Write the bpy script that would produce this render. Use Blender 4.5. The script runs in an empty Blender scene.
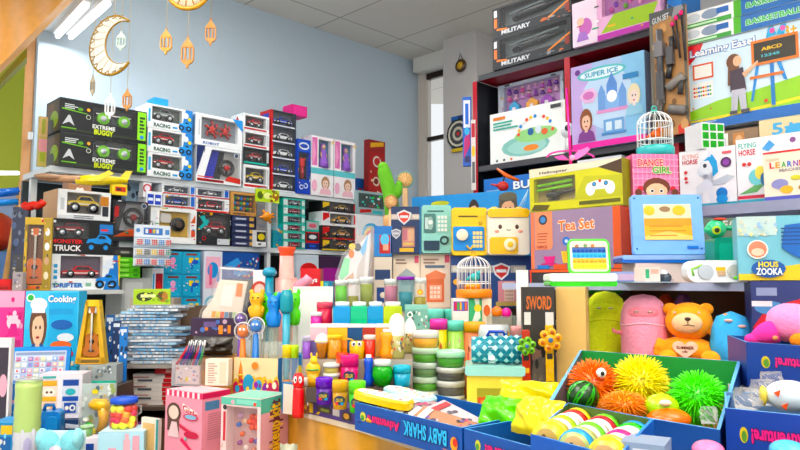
import bpy, math, random
from mathutils import Vector, Matrix
rnd = random.Random(11)
SC = bpy.context.scene
COL = SC.collection
F = 680.0; TI = math.radians(4.87); H0 = 1.4
ct, st = math.cos(TI), math.sin(TI)
S2 = math.sqrt(.5)
CAM = Vector((0, 0, H0))
PI = math.pi
EXPO = 0.0
WORLD = 1.0
TUBE = 3
SATUR = 1.12
FILL_LAMPS = [(-1.3, .9, .785, 19, 70), (1.3, .6, -.785, 9, 70), (0, -.9, 0, 44, 60), (-.9, 3.2, .785, 12, 0), (.5, 3.5, .785, 12, 0)]

# ---------------------------------------------------------------- surveying: sight lines to places in the shop
def ray(px, py):
    x = (px - 400) / F; u = (225 - py) / F
    return Vector((x, ct - u * st, st + u * ct))
def at(px, py, Y):
    d = ray(px, py); return CAM + d * (Y / d.y)
def atz(px, py, z):
    d = ray(px, py); return CAM + d * ((z - H0) / d.z)
def zat(Y, py):
    u = (225 - py) / F
    return H0 + Y * (u * ct + st) / (ct - u * st)
class Pl:
    def __init__(s, q, yaw): s.q = Vector(q[:2]); s.yaw = yaw
    def e(s): a = math.radians(s.yaw); return Vector((math.cos(a), math.sin(a)))
    def hit(s, px, py):
        d = ray(px, py); e = s.e()
        # k*d.xy - s*e = q
        det = d.x * -e.y + d.y * e.x
        k = (s.q.x * -e.y + s.q.y * e.x) / det
        return CAM + d * k
    def hitz(s, px, z):
        a = (px - 400) / F; e = s.e()
        t = (a * (s.q.y * ct + (z - H0) * st) - s.q.x) / (e.x - a * e.y * ct)
        p = s.q + e * t
        return Vector((p.x, p.y, z))
def L(off=0): return Pl((-.522 * 3.2 + S2 * off, 3.2 - S2 * off), 45)
def R(off=0): return Pl((.414 - S2 * off, 3.6 - S2 * off), -45)
def P(px, py, Y, yaw=0): return Pl(at(px, py, Y), yaw)

# ---------------------------------------------------------------- materials
MATS = {}
def lin(h):
    v = [int(h[i:i + 2], 16) / 255 for i in (0, 2, 4)]
    return [(c / 12.92 if c <= .04045 else ((c + .055) / 1.055) ** 2.4) for c in v] + [1]
KIND = {'c': (.42, 0, .0), 'p': (.26, 0, .0), 'f': (.95, 0, .5), 'm': (.3, .9, 0), 'w': (.75, 0, .1), 'j': (.12, 0, 0), 'k': (.7, 0, .05)}
def mat(key):
    if key in MATS: return MATS[key]
    kind, hx = key.split(':') if ':' in key else ('c', key)
    m = bpy.data.materials.new('surface_' + key.replace(':', '_')); m.use_nodes = True
    nt = m.node_tree; N = nt.nodes; K = nt.links
    bs = N['Principled BSDF']; out = N['Material Output']
    if kind == 'e':
        em = N.new('ShaderNodeEmission'); em.inputs[0].default_value = lin(hx); em.inputs[1].default_value = 2.5
        K.new(em.outputs[0], out.inputs[0])
    elif kind in 'gh':   # clear film / frosted clear plastic
        tr = N.new('ShaderNodeBsdfTransparent'); mx = N.new('ShaderNodeMixShader'); fr = N.new('ShaderNodeLayerWeight')
        fr.inputs[0].default_value = .25
        mp = N.new('ShaderNodeMapRange'); mp.inputs[3].default_value = .04 if kind == 'g' else .12; mp.inputs[4].default_value = .4 if kind == 'g' else .6
        K.new(fr.outputs['Fresnel'], mp.inputs[0]); K.new(mp.outputs[0], mx.inputs[0])
        tr.inputs[0].default_value = lin(hx) if kind == 'g' else (1, 1, 1, 1)
        bs.inputs['Base Color'].default_value = lin(hx); bs.inputs['Roughness'].default_value = .12
        K.new(tr.outputs[0], mx.inputs[1]); K.new(bs.outputs[0], mx.inputs[2]); K.new(mx.outputs[0], out.inputs[0])
    else:
        ro, me, bu = KIND[kind]
        bs.inputs['Roughness'].default_value = ro; bs.inputs['Metallic'].default_value = me
        tc = N.new('ShaderNodeTexCoord'); nz = N.new('ShaderNodeTexNoise'); nz.inputs['Scale'].default_value = 140 if kind == 'f' else 30
        nz.inputs['Detail'].default_value = 3
        K.new(tc.outputs['Object'], nz.inputs['Vector'])
        hsv = N.new('ShaderNodeHueSaturation'); mr = N.new('ShaderNodeMapRange')
        a = {'f': .14, 'w': .12, 'k': .025}.get(kind, .05)
        mr.inputs[3].default_value = 1 - a; mr.inputs[4].default_value = 1 + a
        K.new(nz.outputs['Fac'], mr.inputs[0]); K.new(mr.outputs[0], hsv.inputs['Value'])
        hsv.inputs['Color'].default_value = lin(hx); hsv.inputs['Saturation'].default_value = 1.0 if kind in 'kwm' else SATUR; K.new(hsv.outputs[0], bs.inputs['Base Color'])
        if bu:
            b = N.new('ShaderNodeBump'); b.inputs['Strength'].default_value = bu; b.inputs['Distance'].default_value = .004
            K.new(nz.outputs['Fac'], b.inputs['Height']); K.new(b.outputs[0], bs.inputs['Normal'])
        if kind == 'w':
            wv = N.new('ShaderNodeTexWave'); wv.inputs['Scale'].default_value = 3; wv.inputs['Distortion'].default_value = 4
            K.new(tc.outputs['Object'], wv.inputs['Vector'])
            m2 = N.new('ShaderNodeMapRange'); m2.inputs[3].default_value = .92; m2.inputs[4].default_value = 1.06
            K.new(wv.outputs['Fac'], m2.inputs[0]); K.new(m2.outputs[0], hsv.inputs['Saturation'])
    MATS[key] = m
    return m

# ---------------------------------------------------------------- mesh collecting
TXT = {}
def textmesh(s):
    if s in TXT: return TXT[s]
    cu = bpy.data.curves.new('lettering', 'FONT'); cu.body = s; cu.offset = .03; cu.resolution_u = 2; cu.fill_mode = 'FRONT'
    ob = bpy.data.objects.new('lettering', cu)
    me = bpy.data.meshes.new_from_object(ob)
    vs = [(v.co.x, v.co.y) for v in me.vertices]; fs = [tuple(p.vertices) for p in me.polygons]
    bpy.data.objects.remove(ob); bpy.data.curves.remove(cu); bpy.data.meshes.remove(me)
    x0 = min(v[0] for v in vs); x1 = max(v[0] for v in vs); y0 = min(v[1] for v in vs); y1 = max(v[1] for v in vs)
    vs = [((x - x0) / (x1 - x0), (y - y0) / (y1 - y0)) for x, y in vs]
    TXT[s] = (vs, fs); return TXT[s]
class MB:
    def __init__(s): s.v = []; s.f = []; s.m = []; s.sm = []; s.keys = []; s.M = Matrix.Identity(4)
    def k(s, c):
        if c not in s.keys: s.keys.append(c)
        return s.keys.index(c)
    def add(s, pts, faces, c, sm=False):
        b = len(s.v)
        s.v += [s.M @ Vector(p) for p in pts]
        cols = c if isinstance(c, list) else None
        for i, f in enumerate(faces):
            s.f.append(tuple(b + j for j in f)); s.m.append(s.k(cols[i] if cols else c)); s.sm.append(sm)
        return s
    def box(s, x0, y0, z0, x1, y1, z1, c, bv=0):
        if isinstance(c, dict): cc = [c.get(n, c['*']) for n in ('D', 'T', 'F', 'R', 'B', 'L')]
        else: cc = [c] * 6
        p = [(x0, y0, z0), (x1, y0, z0), (x1, y1, z0), (x0, y1, z0), (x0, y0, z1), (x1, y0, z1), (x1, y1, z1), (x0, y1, z1)]
        return s.add(p, [(0, 3, 2, 1), (4, 5, 6, 7), (0, 1, 5, 4), (1, 2, 6, 5), (2, 3, 7, 6), (3, 0, 4, 7)], cc)
    def rbox(s, x0, y0, z0, x1, y1, z1, c, r=.01, n=4):
        # rounded in plan xz (front view), straight in depth
        pr = []
        for cx, cz, a0 in ((x1 - r, z1 - r, 0), (x0 + r, z1 - r, 90), (x0 + r, z0 + r, 180), (x1 - r, z0 + r, 270)):
            for i in range(n + 1):
                a = math.radians(a0 + 90 * i / n); pr.append((cx + r * math.cos(a), cz + r * math.sin(a)))
        return s.prism(pr, y0, y1, c)
    def prism(s, pr, y0, y1, c, sm=False):
        n = len(pr)
        b = min(abs(y1 - y0), .006) * .25
        p = []
        cx = sum(q[0] for q in pr) / n; cz = sum(q[1] for q in pr) / n
        for y, sc in ((y0, .985), (y0 + b, 1), (y1 - b, 1), (y1, .985)): p += [(cx + (q[0] - cx) * sc, y, cz + (q[1] - cz) * sc) for q in pr]
        fs = [tuple(range(n)), tuple(range(4 * n - 1, 3 * n - 1, -1))]
        for k in range(3):
            fs += [(k * n + i, (k + 1) * n + i, (k + 1) * n + (i + 1) % n, k * n + (i + 1) % n) for i in range(n)]
        return s.add(p, fs, c, sm)
    def lathe(s, pr, c, seg=20, o=(0, 0, 0), ax='z', sm=True):
        p = []; n = len(pr)
        for i in range(seg):
            a = 2 * PI * i / seg; ca, sa = math.cos(a), math.sin(a)
            for r, z in pr:
                q = (r * ca, r * sa, z)
                if ax == 'y': q = (r * ca, z, -r * sa)
                if ax == 'x': q = (z, r * ca, r * sa)
                p.append((q[0] + o[0], q[1] + o[1], q[2] + o[2]))
        fs = []; cc = []
        for i in range(seg):
            j = (i + 1) % seg
            for k in range(n - 1):
                fs.append((i * n + k, j * n + k, j * n + k + 1, i * n + k + 1))
                cc.append(c[k] if isinstance(c, list) else c)
        return s.add(p, fs, cc, sm)
    def ell(s, o, r, c, seg=18, ring=10, nz=0):
        if not isinstance(r, (tuple, list)): r = (r, r, r)
        pr = []
        pts = [(o[0], o[1], o[2] - r[2])]
        for k in range(1, ring):
            b = -PI / 2 + PI * k / ring
            for i in range(seg):
                a = 2 * PI * i / seg; q = 1 + (rnd.uniform(-nz, nz) if nz else 0)
                pts.append((o[0] + r[0] * q * math.cos(a) * math.cos(b), o[1] + r[1] * q * math.sin(a) * math.cos(b), o[2] + r[2] * q * math.sin(b)))
        pts.append((o[0], o[1], o[2] + r[2])); fs = []
        for i in range(seg):
            j = (i + 1) % seg
            fs.append((0, 1 + j, 1 + i))
            for k in range(ring - 2): fs.append((1 + k * seg + i, 1 + k * seg + j, 1 + (k + 1) * seg + j, 1 + (k + 1) * seg + i))
            fs.append((1 + (ring - 2) * seg + i, 1 + (ring - 2) * seg + j, len(pts) - 1))
        return s.add(pts, fs, c, True)
    def tube(s, pts, r, c, seg=8, closed=False):
        pts = [Vector(p) for p in pts]; n = len(pts); P_ = []
        rs = r if isinstance(r, list) else [r] * n
        prev = None
        for i, p in enumerate(pts):
            if closed: t = pts[(i + 1) % n] - pts[i - 1]
            else: t = pts[min(i + 1, n - 1)] - pts[max(i - 1, 0)]
            t.normalize()
            if prev is None: u = t.cross(Vector((0, 0, 1)) if abs(t.z) < .9 else Vector((1, 0, 0)))
            else: u = prev - t * prev.dot(t)
            u.normalize(); prev = u; w = t.cross(u)
            for k in range(seg):
                a = 2 * PI * k / seg; P_.append(p + (u * math.cos(a) + w * math.sin(a)) * rs[i])
        fs = []
        for i in range(n if closed else n - 1):
            j = (i + 1) % n
            for k in range(seg): fs.append((i * seg + k, i * seg + (k + 1) % seg, j * seg + (k + 1) % seg, j * seg + k))
        if not closed: fs += [tuple(range(seg - 1, -1, -1)), tuple((n - 1) * seg + k for k in range(seg))]
        return s.add(P_, fs, c, True)
    def torus(s, o, R_, r, c, ax='y', seg=20, sg=6):
        pts = []
        for i in range(seg):
            a = 2 * PI * i / seg; x, y = R_ * math.cos(a), R_ * math.sin(a)
            pts.append({'y': (o[0] + x, o[1], o[2] + y), 'z': (o[0] + x, o[1] + y, o[2]), 'x': (o[0], o[1] + x, o[2] + y)}[ax])
        return s.tube(pts, r, c, sg, True)
    def pip(s, o, r, z0, z1, c, ax='z', seg=16):   # closed cylinder
        return s.lathe([(0.0001, z0), (r * .96, z0), (r, z0 + .04 * (z1 - z0)), (r, z1 - .04 * (z1 - z0)), (r * .96, z1), (.0001, z1)], c, seg, o, ax)
    def build(s, name, parent=None, loc=None, rz=0):
        me = bpy.data.meshes.new(name)
        me.from_pydata(s.v, [], s.f); me.update()
        for kk in s.keys: me.materials.append(mat(kk))
        me.polygons.foreach_set('material_index', s.m); me.polygons.foreach_set('use_smooth', s.sm)
        ob = bpy.data.objects.new(name, me); COL.objects.link(ob)
        if parent: ob.parent = parent
        if loc is not None: ob.location = loc
        if rz: ob.rotation_euler[2] = rz
        return ob
    # ---- printing on a face: fr = function(u, v, lift) -> point
    def art(s, frames, ops, lift=.0005):
        fr, asp = frames['F']; off = lift
        for op in ops:
            o = op[0]
            if o in ('F', 'L', 'R', 'T', 'W'): fr, asp = frames[o]; off = lift; continue
            off += .00013
            if o == 'r': u0, v0, u1, v1, c = op[1:]; pts = [(u0, v0), (u1, v0), (u1, v1), (u0, v1)]; fs = [(0, 1, 2, 3)]
            elif o == 'p': pts = op[1]; c = op[2]; fs = [tuple(range(len(pts)))]
            elif o == 'e' or o == 'c':
                if o == 'e': cu, cv, ru, rv, c = op[1:]
                else: cu, cv, rv, c = op[1:]; ru = rv / asp
                n = 14; pts = [(cu + ru * math.cos(2 * PI * i / n), cv + rv * math.sin(2 * PI * i / n)) for i in range(n)]; fs = [tuple(range(n))]
            elif o == 't':
                u0, v0, u1, v1, tx, c = op[1:7]; rot = op[7] if len(op) > 7 else 0
                vs, fs = textmesh(tx)
                if rot == 180: vs = [(1 - x, 1 - y) for x, y in vs]
                if rot == 90: vs = [(1 - y, x) for x, y in vs]
                if rot == -90: vs = [(y, 1 - x) for x, y in vs]
                sk = op[8] if len(op) > 8 else 0
                pts = [(u0 + x * (u1 - u0), v0 + y * (v1 - v0) + sk * x) for x, y in vs]
            s.add([fr(u, v, off) for u, v in pts], fs, c)
def plane_frame(o, eu, ev, n):
    o, eu, ev, n = Vector(o), Vector(eu), Vector(ev), Vector(n)
    return (lambda u, v, off: o + eu * u + ev * v + n * off), eu.length / ev.length
def cyl_frame(r, z0, z1, a0=-140, a1=-40, r2=None):   # wraps round a jar, facing -y
    r2 = r if r2 is None else r2
    def f(u, v, off):
        a = math.radians(a0 + (a1 - a0) * u); q = r + (r2 - r) * v + .0012 + off
        return Vector((q * math.cos(a), q * math.sin(a), z0 + (z1 - z0) * v))
    return f, abs(math.radians(a1 - a0)) * r / max(1e-6, z1 - z0)

# ---------------------------------------------------------------- registering things
def tag(o, label=None, cat=None, group=None, kind=None):
    if label: o['label'] = label
    if cat: o['category'] = cat
    if group: o['group'] = group
    if kind: o['kind'] = kind
    return o
def empty(name, label, cat, loc=(0, 0, 0), rz=0, group=None):
    o = bpy.data.objects.new(name, None); COL.objects.link(o); o.location = loc; o.rotation_euler = (0, 0, rz)
    o.empty_display_size = .05
    return tag(o, label, cat, group)
def dup(o, loc, label, rz=None, group=None):
    r = o.copy(); COL.objects.link(r); r.location = loc; r['label'] = label
    if rz is not None: r.rotation_euler[2] = rz
    if group: r['group'] = group
    for ch in list(o.children):
        c = ch.copy(); COL.objects.link(c); c.parent = r
        for g in list(ch.children):
            d = g.copy(); COL.objects.link(d); d.parent = c
    return r

# ---------------------------------------------------------------- printed motifs
def lines(n, u0, v0, u1, v1, c, k=.45):
    out = []; h = (v1 - v0) / n
    for i in range(n): out.append(('r', u0, v0 + i * h, u0 + (u1 - u0) * rnd.uniform(.6, 1), v0 + i * h + h * k, c))
    return out
def specks(n, u0, v0, u1, v1, cols, a=.03, b=.03):
    out = []
    for i in range(n):
        u, v = rnd.uniform(u0, u1), rnd.uniform(v0, v1); q = rnd.uniform(.5, 1.2)
        out.append(('e', u, v, a * q, b * q, rnd.choice(cols)))
    return out
def car2(u0, v0, u1, v1, c, win='202830', wh='101014'):
    X = lambda t: u0 + (u1 - u0) * t
    Y = lambda t: v0 + (v1 - v0) * t
    o = [('p', [(X(0), Y(.22)), (X(.02), Y(.5)), (X(.24), Y(.58)), (X(.36), Y(.95)), (X(.7), Y(.95)), (X(.84), Y(.58)), (X(1), Y(.5)), (X(1), Y(.22))], c),
         ('p', [(X(.3), Y(.6)), (X(.4), Y(.88)), (X(.67), Y(.88)), (X(.78), Y(.6))], win)]
    for t in (.22, .78):
        o += [('e', X(t), Y(.22), (u1 - u0) * .115, (v1 - v0) * .25, wh), ('e', X(t), Y(.22), (u1 - u0) * .05, (v1 - v0) * .11, 'b0b4b8')]
    return o
def monster2(u0, v0, u1, v1, c):
    X = lambda t: u0 + (u1 - u0) * t
    Y = lambda t: v0 + (v1 - v0) * t
    o = [('p', [(X(.02), Y(.5)), (X(.1), Y(.72)), (X(.4), Y(.78)), (X(.5), Y(1)), (X(.8), Y(.95)), (X(.98), Y(.7)), (X(.95), Y(.45))], c),
         ('p', [(X(.45), Y(.76)), (X(.53), Y(.92)), (X(.72), Y(.9)), (X(.78), Y(.74))], '18202c')]
    for t in (.22, .76):
        o += [('e', X(t), Y(.28), (u1 - u0) * .2, (v1 - v0) * .28, '101216'), ('e', X(t), Y(.28), (u1 - u0) * .09, (v1 - v0) * .13, c)]
    return o
def bust(u0, v0, u1, v1, skin='e8b890', hair='4a2c1a', shirt='d84060'):
    X = lambda t: u0 + (u1 - u0) * t
    Y = lambda t: v0 + (v1 - v0) * t
    w, h = u1 - u0, v1 - v0
    return [('e', X(.5), Y(.62), w * .34, h * .36, hair), ('p', [(X(.02), Y(0)), (X(.12), Y(.26)), (X(.36), Y(.36)), (X(.64), Y(.36)), (X(.88), Y(.26)), (X(.98), Y(0))], shirt),
            ('r', X(.42), Y(.28), X(.58), Y(.45), skin), ('e', X(.5), Y(.58), w * .23, h * .25, skin),
            ('e', X(.42), Y(.6), w * .035, h * .03, '2a1c18'), ('e', X(.58), Y(.6), w * .035, h * .03, '2a1c18'), ('e', X(.5), Y(.45), w * .07, h * .02, 'b84848'),
            ('p', [(X(.24), Y(.66)), (X(.3), Y(.9)), (X(.5), Y(.97)), (X(.7), Y(.9)), (X(.76), Y(.66)), (X(.6), Y(.78)), (X(.4), Y(.76))], hair)]
def badge(cu, cv, r, c1, c2, asp=1):
    return [('p', [(cu - r / asp, cv + r * .6), (cu, cv + r), (cu + r / asp, cv + r * .6), (cu + r * .75 / asp, cv - r * .35), (cu, cv - r), (cu - r * .75 / asp, cv - r * .35)], c2),
            ('p', [(cu - .78 * r / asp, cv + r * .45), (cu, cv + r * .78), (cu + .78 * r / asp, cv + r * .45), (cu + r * .55 / asp, cv - r * .28), (cu, cv - r * .75), (cu - r * .55 / asp, cv - r * .28)], c1),
            ('r', cu - r * .55 / asp, cv - .1 * r, cu + r * .55 / asp, cv + .25 * r, c2)]
def bubble(tx, u0, v0, u1, v1, c, edge, rot=0, sk=0):
    d = (u1 - u0) * .012; e = (v1 - v0) * .07
    return [('t', u0 - d, v0 - e, u1 - d, v1 - e, tx, edge, rot, sk), ('t', u0 + d, v0 - e, u1 + d, v1 - e, tx, edge, rot, sk), ('t', u0 + d, v0 + e, u1 + d, v1 + e, tx, edge, rot, sk), ('t', u0, v0, u1, v1, tx, c, rot, sk)]
def phone2(u0, v0, u1, v1, c, dial='f4f0e0'):
    w, h = u1 - u0, v1 - v0; X = lambda t: u0 + w * t; Y = lambda t: v0 + h * t
    return [('r', X(0), Y(.72), X(1), Y(1), c), ('r', X(.12), Y(0), X(.88), Y(.62), c), ('e', X(.3), Y(.3), w * .13, h * .13, dial), ('e', X(.66), Y(.3), w * .2, h * .2, dial), ('e', X(.66), Y(.3), w * .1, h * .1, c)]

# ---------------------------------------------------------------- toys seen through carton windows
def car3(par, cx, y, z, Ln, c, big=False, wh='p:141416', name='toy_car', wn=2, hw=.32):
    mb = MB(); Hh = Ln * (.3 if not big else .4); z0 = z + (Ln * .03 if not big else Ln * .16)
    pr = [(0, .2), (0, .5), (.1, .58), (.28, .6), (.38, 1), (.72, 1), (.86, .62), (1, .52), (1, .2)]
    pr = [(cx - Ln / 2 + a * Ln, z0 + b * Hh) for a, b in pr]
    mb.prism(pr[::-1], y - Ln * hw / 2, y + Ln * hw / 2, 'p:' + c)
    q = y - Ln * hw / 2 - .0012
    mb.add([(cx - Ln * .18, q, z0 + Hh * .63), (cx + Ln * .3, q, z0 + Hh * .63), (cx + Ln * .2, q, z0 + Hh * .92), (cx - Ln * .1, q, z0 + Hh * .92)], [(0, 1, 2, 3)], 'p:20262e')
    mb.add([(cx - Ln * .49, q, z0 + Hh * .3), (cx + Ln * .49, q, z0 + Hh * .3), (cx + Ln * .49, q, z0 + Hh * .38), (cx - Ln * .49, q, z0 + Hh * .38)], [(0, 1, 2, 3)], 'p:f0f0f0')
    body = mb.build(name, par)
    r = Ln * (.105 if not big else .17)
    for k in (-1, 1):
        w = MB(); o = (cx + k * Ln * .29, y - Ln * hw / 2, z + r)
        w.pip(o, r, -Ln * .05, Ln * .1, wh, 'y', 14); w.pip(o, r * .5, -Ln * .06, 0, 'm:c8ccd0', 'y', 10)
        w.build('wheel', body)
    return body

# ---------------------------------------------------------------- cartons
def fineprint(u0, v0, u1, v1):
    o = []; cs = ('30343c', 'c83838', '3868b0', 'e8b838', '48a070', 'f0f0f0')
    for a0, a1, b0, b1 in ((.02, .98, v0 * .1, v0 * .9), (.02, .98, v1 + (1 - v1) * .1, 1 - (1 - v1) * .1), (u1 + (1 - u1) * .1, 1 - (1 - u1) * .1, .1, .9), (u0 * .1, u0 * .9, .1, .9)):
        if a1 - a0 < .03 or b1 - b0 < .03: continue
        for i in range(4):
            u, v = rnd.uniform(a0, a1), rnd.uniform(b0, b1); w = min(rnd.uniform(.02, .1), a1 - u); h = min(rnd.uniform(.015, .05), b1 - v)
            o.append(('r', u, v, u + w, v + h, rnd.choice(cs)))
    return o
class K: pass
def carton(name, label, cat, pl, x1, x2, b, t, d, col, ops=(), win=None, toy=None, group=None, rx=0, ry=0, wd=.03, wc='26282c', film=True, rim=None, extra=None):
    p1 = pl.hit(x1, b) if b > 10 else pl.hitz(x1, b + .0008)
    z = p1.z; p2 = pl.hitz(x2, z); w = (p2 - p1).length
    h = zat(p1.y, t) - z if t > 5 else t
    a = math.radians(pl.yaw); dv = Vector((-math.sin(a), math.cos(a), 0))
    loc = (p1 + p2) / 2 + dv * d / 2
    mb = MB()
    k = K(); k.w, k.h, k.d, k.z, k.top, k.loc, k.yaw = w, h, d, z, z + h, loc, a
    x0, xx, y0, y1 = -w / 2, w / 2, -d / 2, d / 2
    if win:
        u0, v0, u1, v1 = win
        wx0, wx1, wz0, wz1 = x0 + u0 * w, x0 + u1 * w, v0 * h, v1 * h
        wd = min(wd, d * .8); k.wx0, k.wx1, k.wz0, k.wz1, k.wy = wx0, wx1, wz0, wz1, y0 + wd
        mb.box(x0, y0 + wd, 0, xx, y1, h, col)
        fc = rim or col
        if wz0 > 0: mb.box(x0, y0, 0, xx, y0 + wd, wz0, fc)
        if wz1 < h: mb.box(x0, y0, wz1, xx, y0 + wd, h, fc)
        if wx0 > x0 + 1e-4: mb.box(x0, y0, wz0, wx0, y0 + wd, wz1, fc)
        if wx1 < xx - 1e-4: mb.box(wx1, y0, wz0, xx, y0 + wd, wz1, fc)
        ops = list(ops) + fineprint(u0, v0, u1, v1)
        mb.add([(wx0, y0 + wd - .0008, wz0), (wx1, y0 + wd - .0008, wz0), (wx1, y0 + wd - .0008, wz1), (wx0, y0 + wd - .0008, wz1)], [(0, 1, 2, 3)], wc)
    else: mb.box(x0, y0, 0, xx, y1, h, col)
    fr = {'F': plane_frame((x0, y0, 0), (w, 0, 0), (0, 0, h), (0, -1, 0)), 'L': plane_frame((x0, y1, 0), (0, -d, 0), (0, 0, h), (-1, 0, 0)),
          'R': plane_frame((xx, y0, 0), (0, d, 0), (0, 0, h), (1, 0, 0)), 'T': plane_frame((x0, y0, h), (w, 0, 0), (0, d, 0), (0, 0, 1))}
    if win: fr['W'] = plane_frame((wx0, y0 + wd - .001, wz0), (wx1 - wx0, 0, 0), (0, 0, wz1 - wz0), (0, -1, 0))
    mb.art(fr, ops)
    if not (win or toy or extra):
        o = mb.build(name, None, loc); o.rotation_euler = (rx, ry, a); tag(o, label, cat, group); k.o = o
        return k
    o = empty(name, label, cat, loc, a, group); o.rotation_euler = (rx, ry, a); k.o = o
    mb.build('carton', o)
    if win and film:
        f = MB(); f.add([(wx0, y0 + .001, wz0), (wx1, y0 + .001, wz0), (wx1, y0 + .001, wz1), (wx0, y0 + .001, wz1)], [(0, 1, 2, 3)], 'g:ffffff'); f.build('window_film', o)
    if toy: toy(k)
    if extra: extra(k)
    return k
def incar(c, big=False, s=.8, wh='p:141416', name='toy_car', dx=0, frac=1.0):
    def f(k):
        W, Hh = k.wx1 - k.wx0, k.wz1 - k.wz0
        Ln = min(W * s * frac, Hh * s / (.42 if not big else .6))
        car3(k.o, (k.wx0 + k.wx1) / 2 + dx * W, k.wy - .012, k.wz0 + .004, Ln, c, big, wh, name, hw=min(.3, .02 / Ln))
    return f
# ================================================================ camera, light, colour management
cam = bpy.data.cameras.new('camera'); cam.sensor_width = 36; cam.lens = 36 * F / 800; cam.clip_start = .02
co = bpy.data.objects.new('camera', cam); COL.objects.link(co); co.location = CAM; co.rotation_euler = (PI / 2 + TI, 0, 0); SC.camera = co
vs = SC.view_settings; vs.view_transform = 'Standard'; vs.look = 'None'; vs.gamma = 1; vs.exposure = EXPO; vs.use_curve_mapping = False
wd_ = bpy.data.worlds.new('daylight'); SC.world = wd_; wd_.use_nodes = True
bg = wd_.node_tree.nodes['Background']; bg.inputs[0].default_value = (.93, .97, 1, 1); bg.inputs[1].default_value = WORLD

# ================================================================ the room
CEIL = 3.27
WL = L(-.44)
corner = WL.hitz(418, 3.0)
def struct(name, mb, **k): return tag(mb.build(name), kind='structure')
def slab(poly, z0, z1, c):
    mb = MB(); n = len(poly)
    mb.add([(x, y, z0) for x, y in poly] + [(x, y, z1) for x, y in poly], [tuple(range(n))[::-1], tuple(range(n, 2 * n))] + [(i, (i + 1) % n, n + (i + 1) % n, n + i) for i in range(n)], c)
    return mb
def along(p, yaw, a, b=0):   # p + a along yaw + b to its left
    r = math.radians(yaw); return (p[0] + a * math.cos(r) - b * math.sin(r), p[1] + a * math.sin(r) + b * math.cos(r))
def wallbox(p, yaw, a0, a1, b0, b1, z0, z1, c): return slab([along(p, yaw, a0, b0), along(p, yaw, a1, b0), along(p, yaw, a1, b1), along(p, yaw, a0, b1)], z0, z1, c)
C2 = (corner.x, corner.y)
struct('floor', slab([(-5, -3), (5, -3), (5, 7), (-5, 7)], -.1, 0, 'k:a8a49c'))
def ceiling_mat():
    m = mat('k:d6d2cb'); nt = m.node_tree; N = nt.nodes; K_ = nt.links
    br = N.new('ShaderNodeTexBrick'); br.inputs['Scale'].default_value = 1; br.offset = 0
    br.inputs['Brick Width'].default_value = 1.2; br.inputs['Row Height'].default_value = .6; br.inputs['Mortar Size'].default_value = .006
    br.inputs['Color1'].default_value = lin('e6e0d6'); br.inputs['Color2'].default_value = lin('e2dcd2'); br.inputs['Mortar'].default_value = lin('aca79f')
    tc = N.new('ShaderNodeTexCoord'); mp = N.new('ShaderNodeMapping'); mp.inputs['Rotation'].default_value = (0, 0, PI / 4)
    K_.new(tc.outputs['Object'], mp.inputs['Vector']); K_.new(mp.outputs[0], br.inputs['Vector'])
    hs = [n for n in N if n.type == 'HUE_SAT'][0]; K_.new(br.outputs['Color'], hs.inputs['Color'])
ceiling_mat()
struct('ceiling', slab([(-5, -3), (5, -3), (5, 7), (-5, 7)], CEIL, CEIL + .1, 'k:d6d2cb'))
WC = 'k:bccdd8'
wl0 = WL.hitz(31, 1.8); wl0 = -(Vector((wl0.x, wl0.y)) - Vector(C2)).length
struct('wall_left', wallbox(C2, 45, wl0, 0, 0, .12, 0, CEIL, WC))
# window wall: from the corner towards the camera's side, with a tall opening beside the pier
wz1 = 3.15
struct('wall_back', wallbox(C2, -45, 0, .085, 0, .07, 0, CEIL, 'k:dccfc4'))
m_ = wallbox(C2, -45, .085, .8, 0, .07, wz1, CEIL, 'k:cfc8c0'); struct('wall_back_lintel', m_)
struct('wall_back_sill', wallbox(C2, -45, .085, .8, 0, .07, 0, .9, 'k:dccfc4'))
struct('trim_1', wallbox(C2, -45, .04, .45, -.1, -.001, wz1, CEIL - .002, 'k:e2dfd8'))
struct('wall_back_far', wallbox(C2, -45, .8, 5.2, 0, .2, 0, CEIL, 'k:c4c4c6'))
pier = struct('wall_pier', wallbox(C2, -45, .495, .82, -.24, 0, 0, CEIL, 'k:c6c2bf'))
wf = MB()
def wfb(a0, a1, z0, z1, b0=.015, b1=.05, c='m:4a4038'):
    q = [along(C2, -45, a0, b0), along(C2, -45, a1, b0), along(C2, -45, a1, b1), along(C2, -45, a0, b1)]
    wf.add([(x, y, z) for z in (z0, z1) for x, y in q], [(0, 3, 2, 1), (4, 5, 6, 7), (0, 1, 5, 4), (1, 2, 6, 5), (2, 3, 7, 6), (3, 0, 4, 7)], c)
wfb(.085, .8, wz1 - .05, wz1); wfb(.085, .8, 2.575, 2.61); wfb(.085, .8, .9, .94); wfb(.085, .095, .94, wz1 - .05, c='p:dcd8d2'); wfb(.78, .8, .94, wz1 - .05, c='p:dcd8d2')
struct('window_1', wf)
wg = MB(); q = [along(C2, -45, .1, .03), along(C2, -45, .78, .03)]
wg.add([(q[0][0], q[0][1], .94), (q[1][0], q[1][1], .94), (q[1][0], q[1][1], wz1 - .05), (q[0][0], q[0][1], wz1 - .05)], [(0, 1, 2, 3)], 'g:ffffff'); struct('window_1_glass', wg)
hd = MB(); h0 = along(C2, -45, .4, -.005); hd.tube([(h0[0], h0[1], 2.2), along(C2, -45, .5, -.02) + (2.21,)], .012, 'm:3a3a3c'); struct('window_1_handle', hd)

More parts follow.
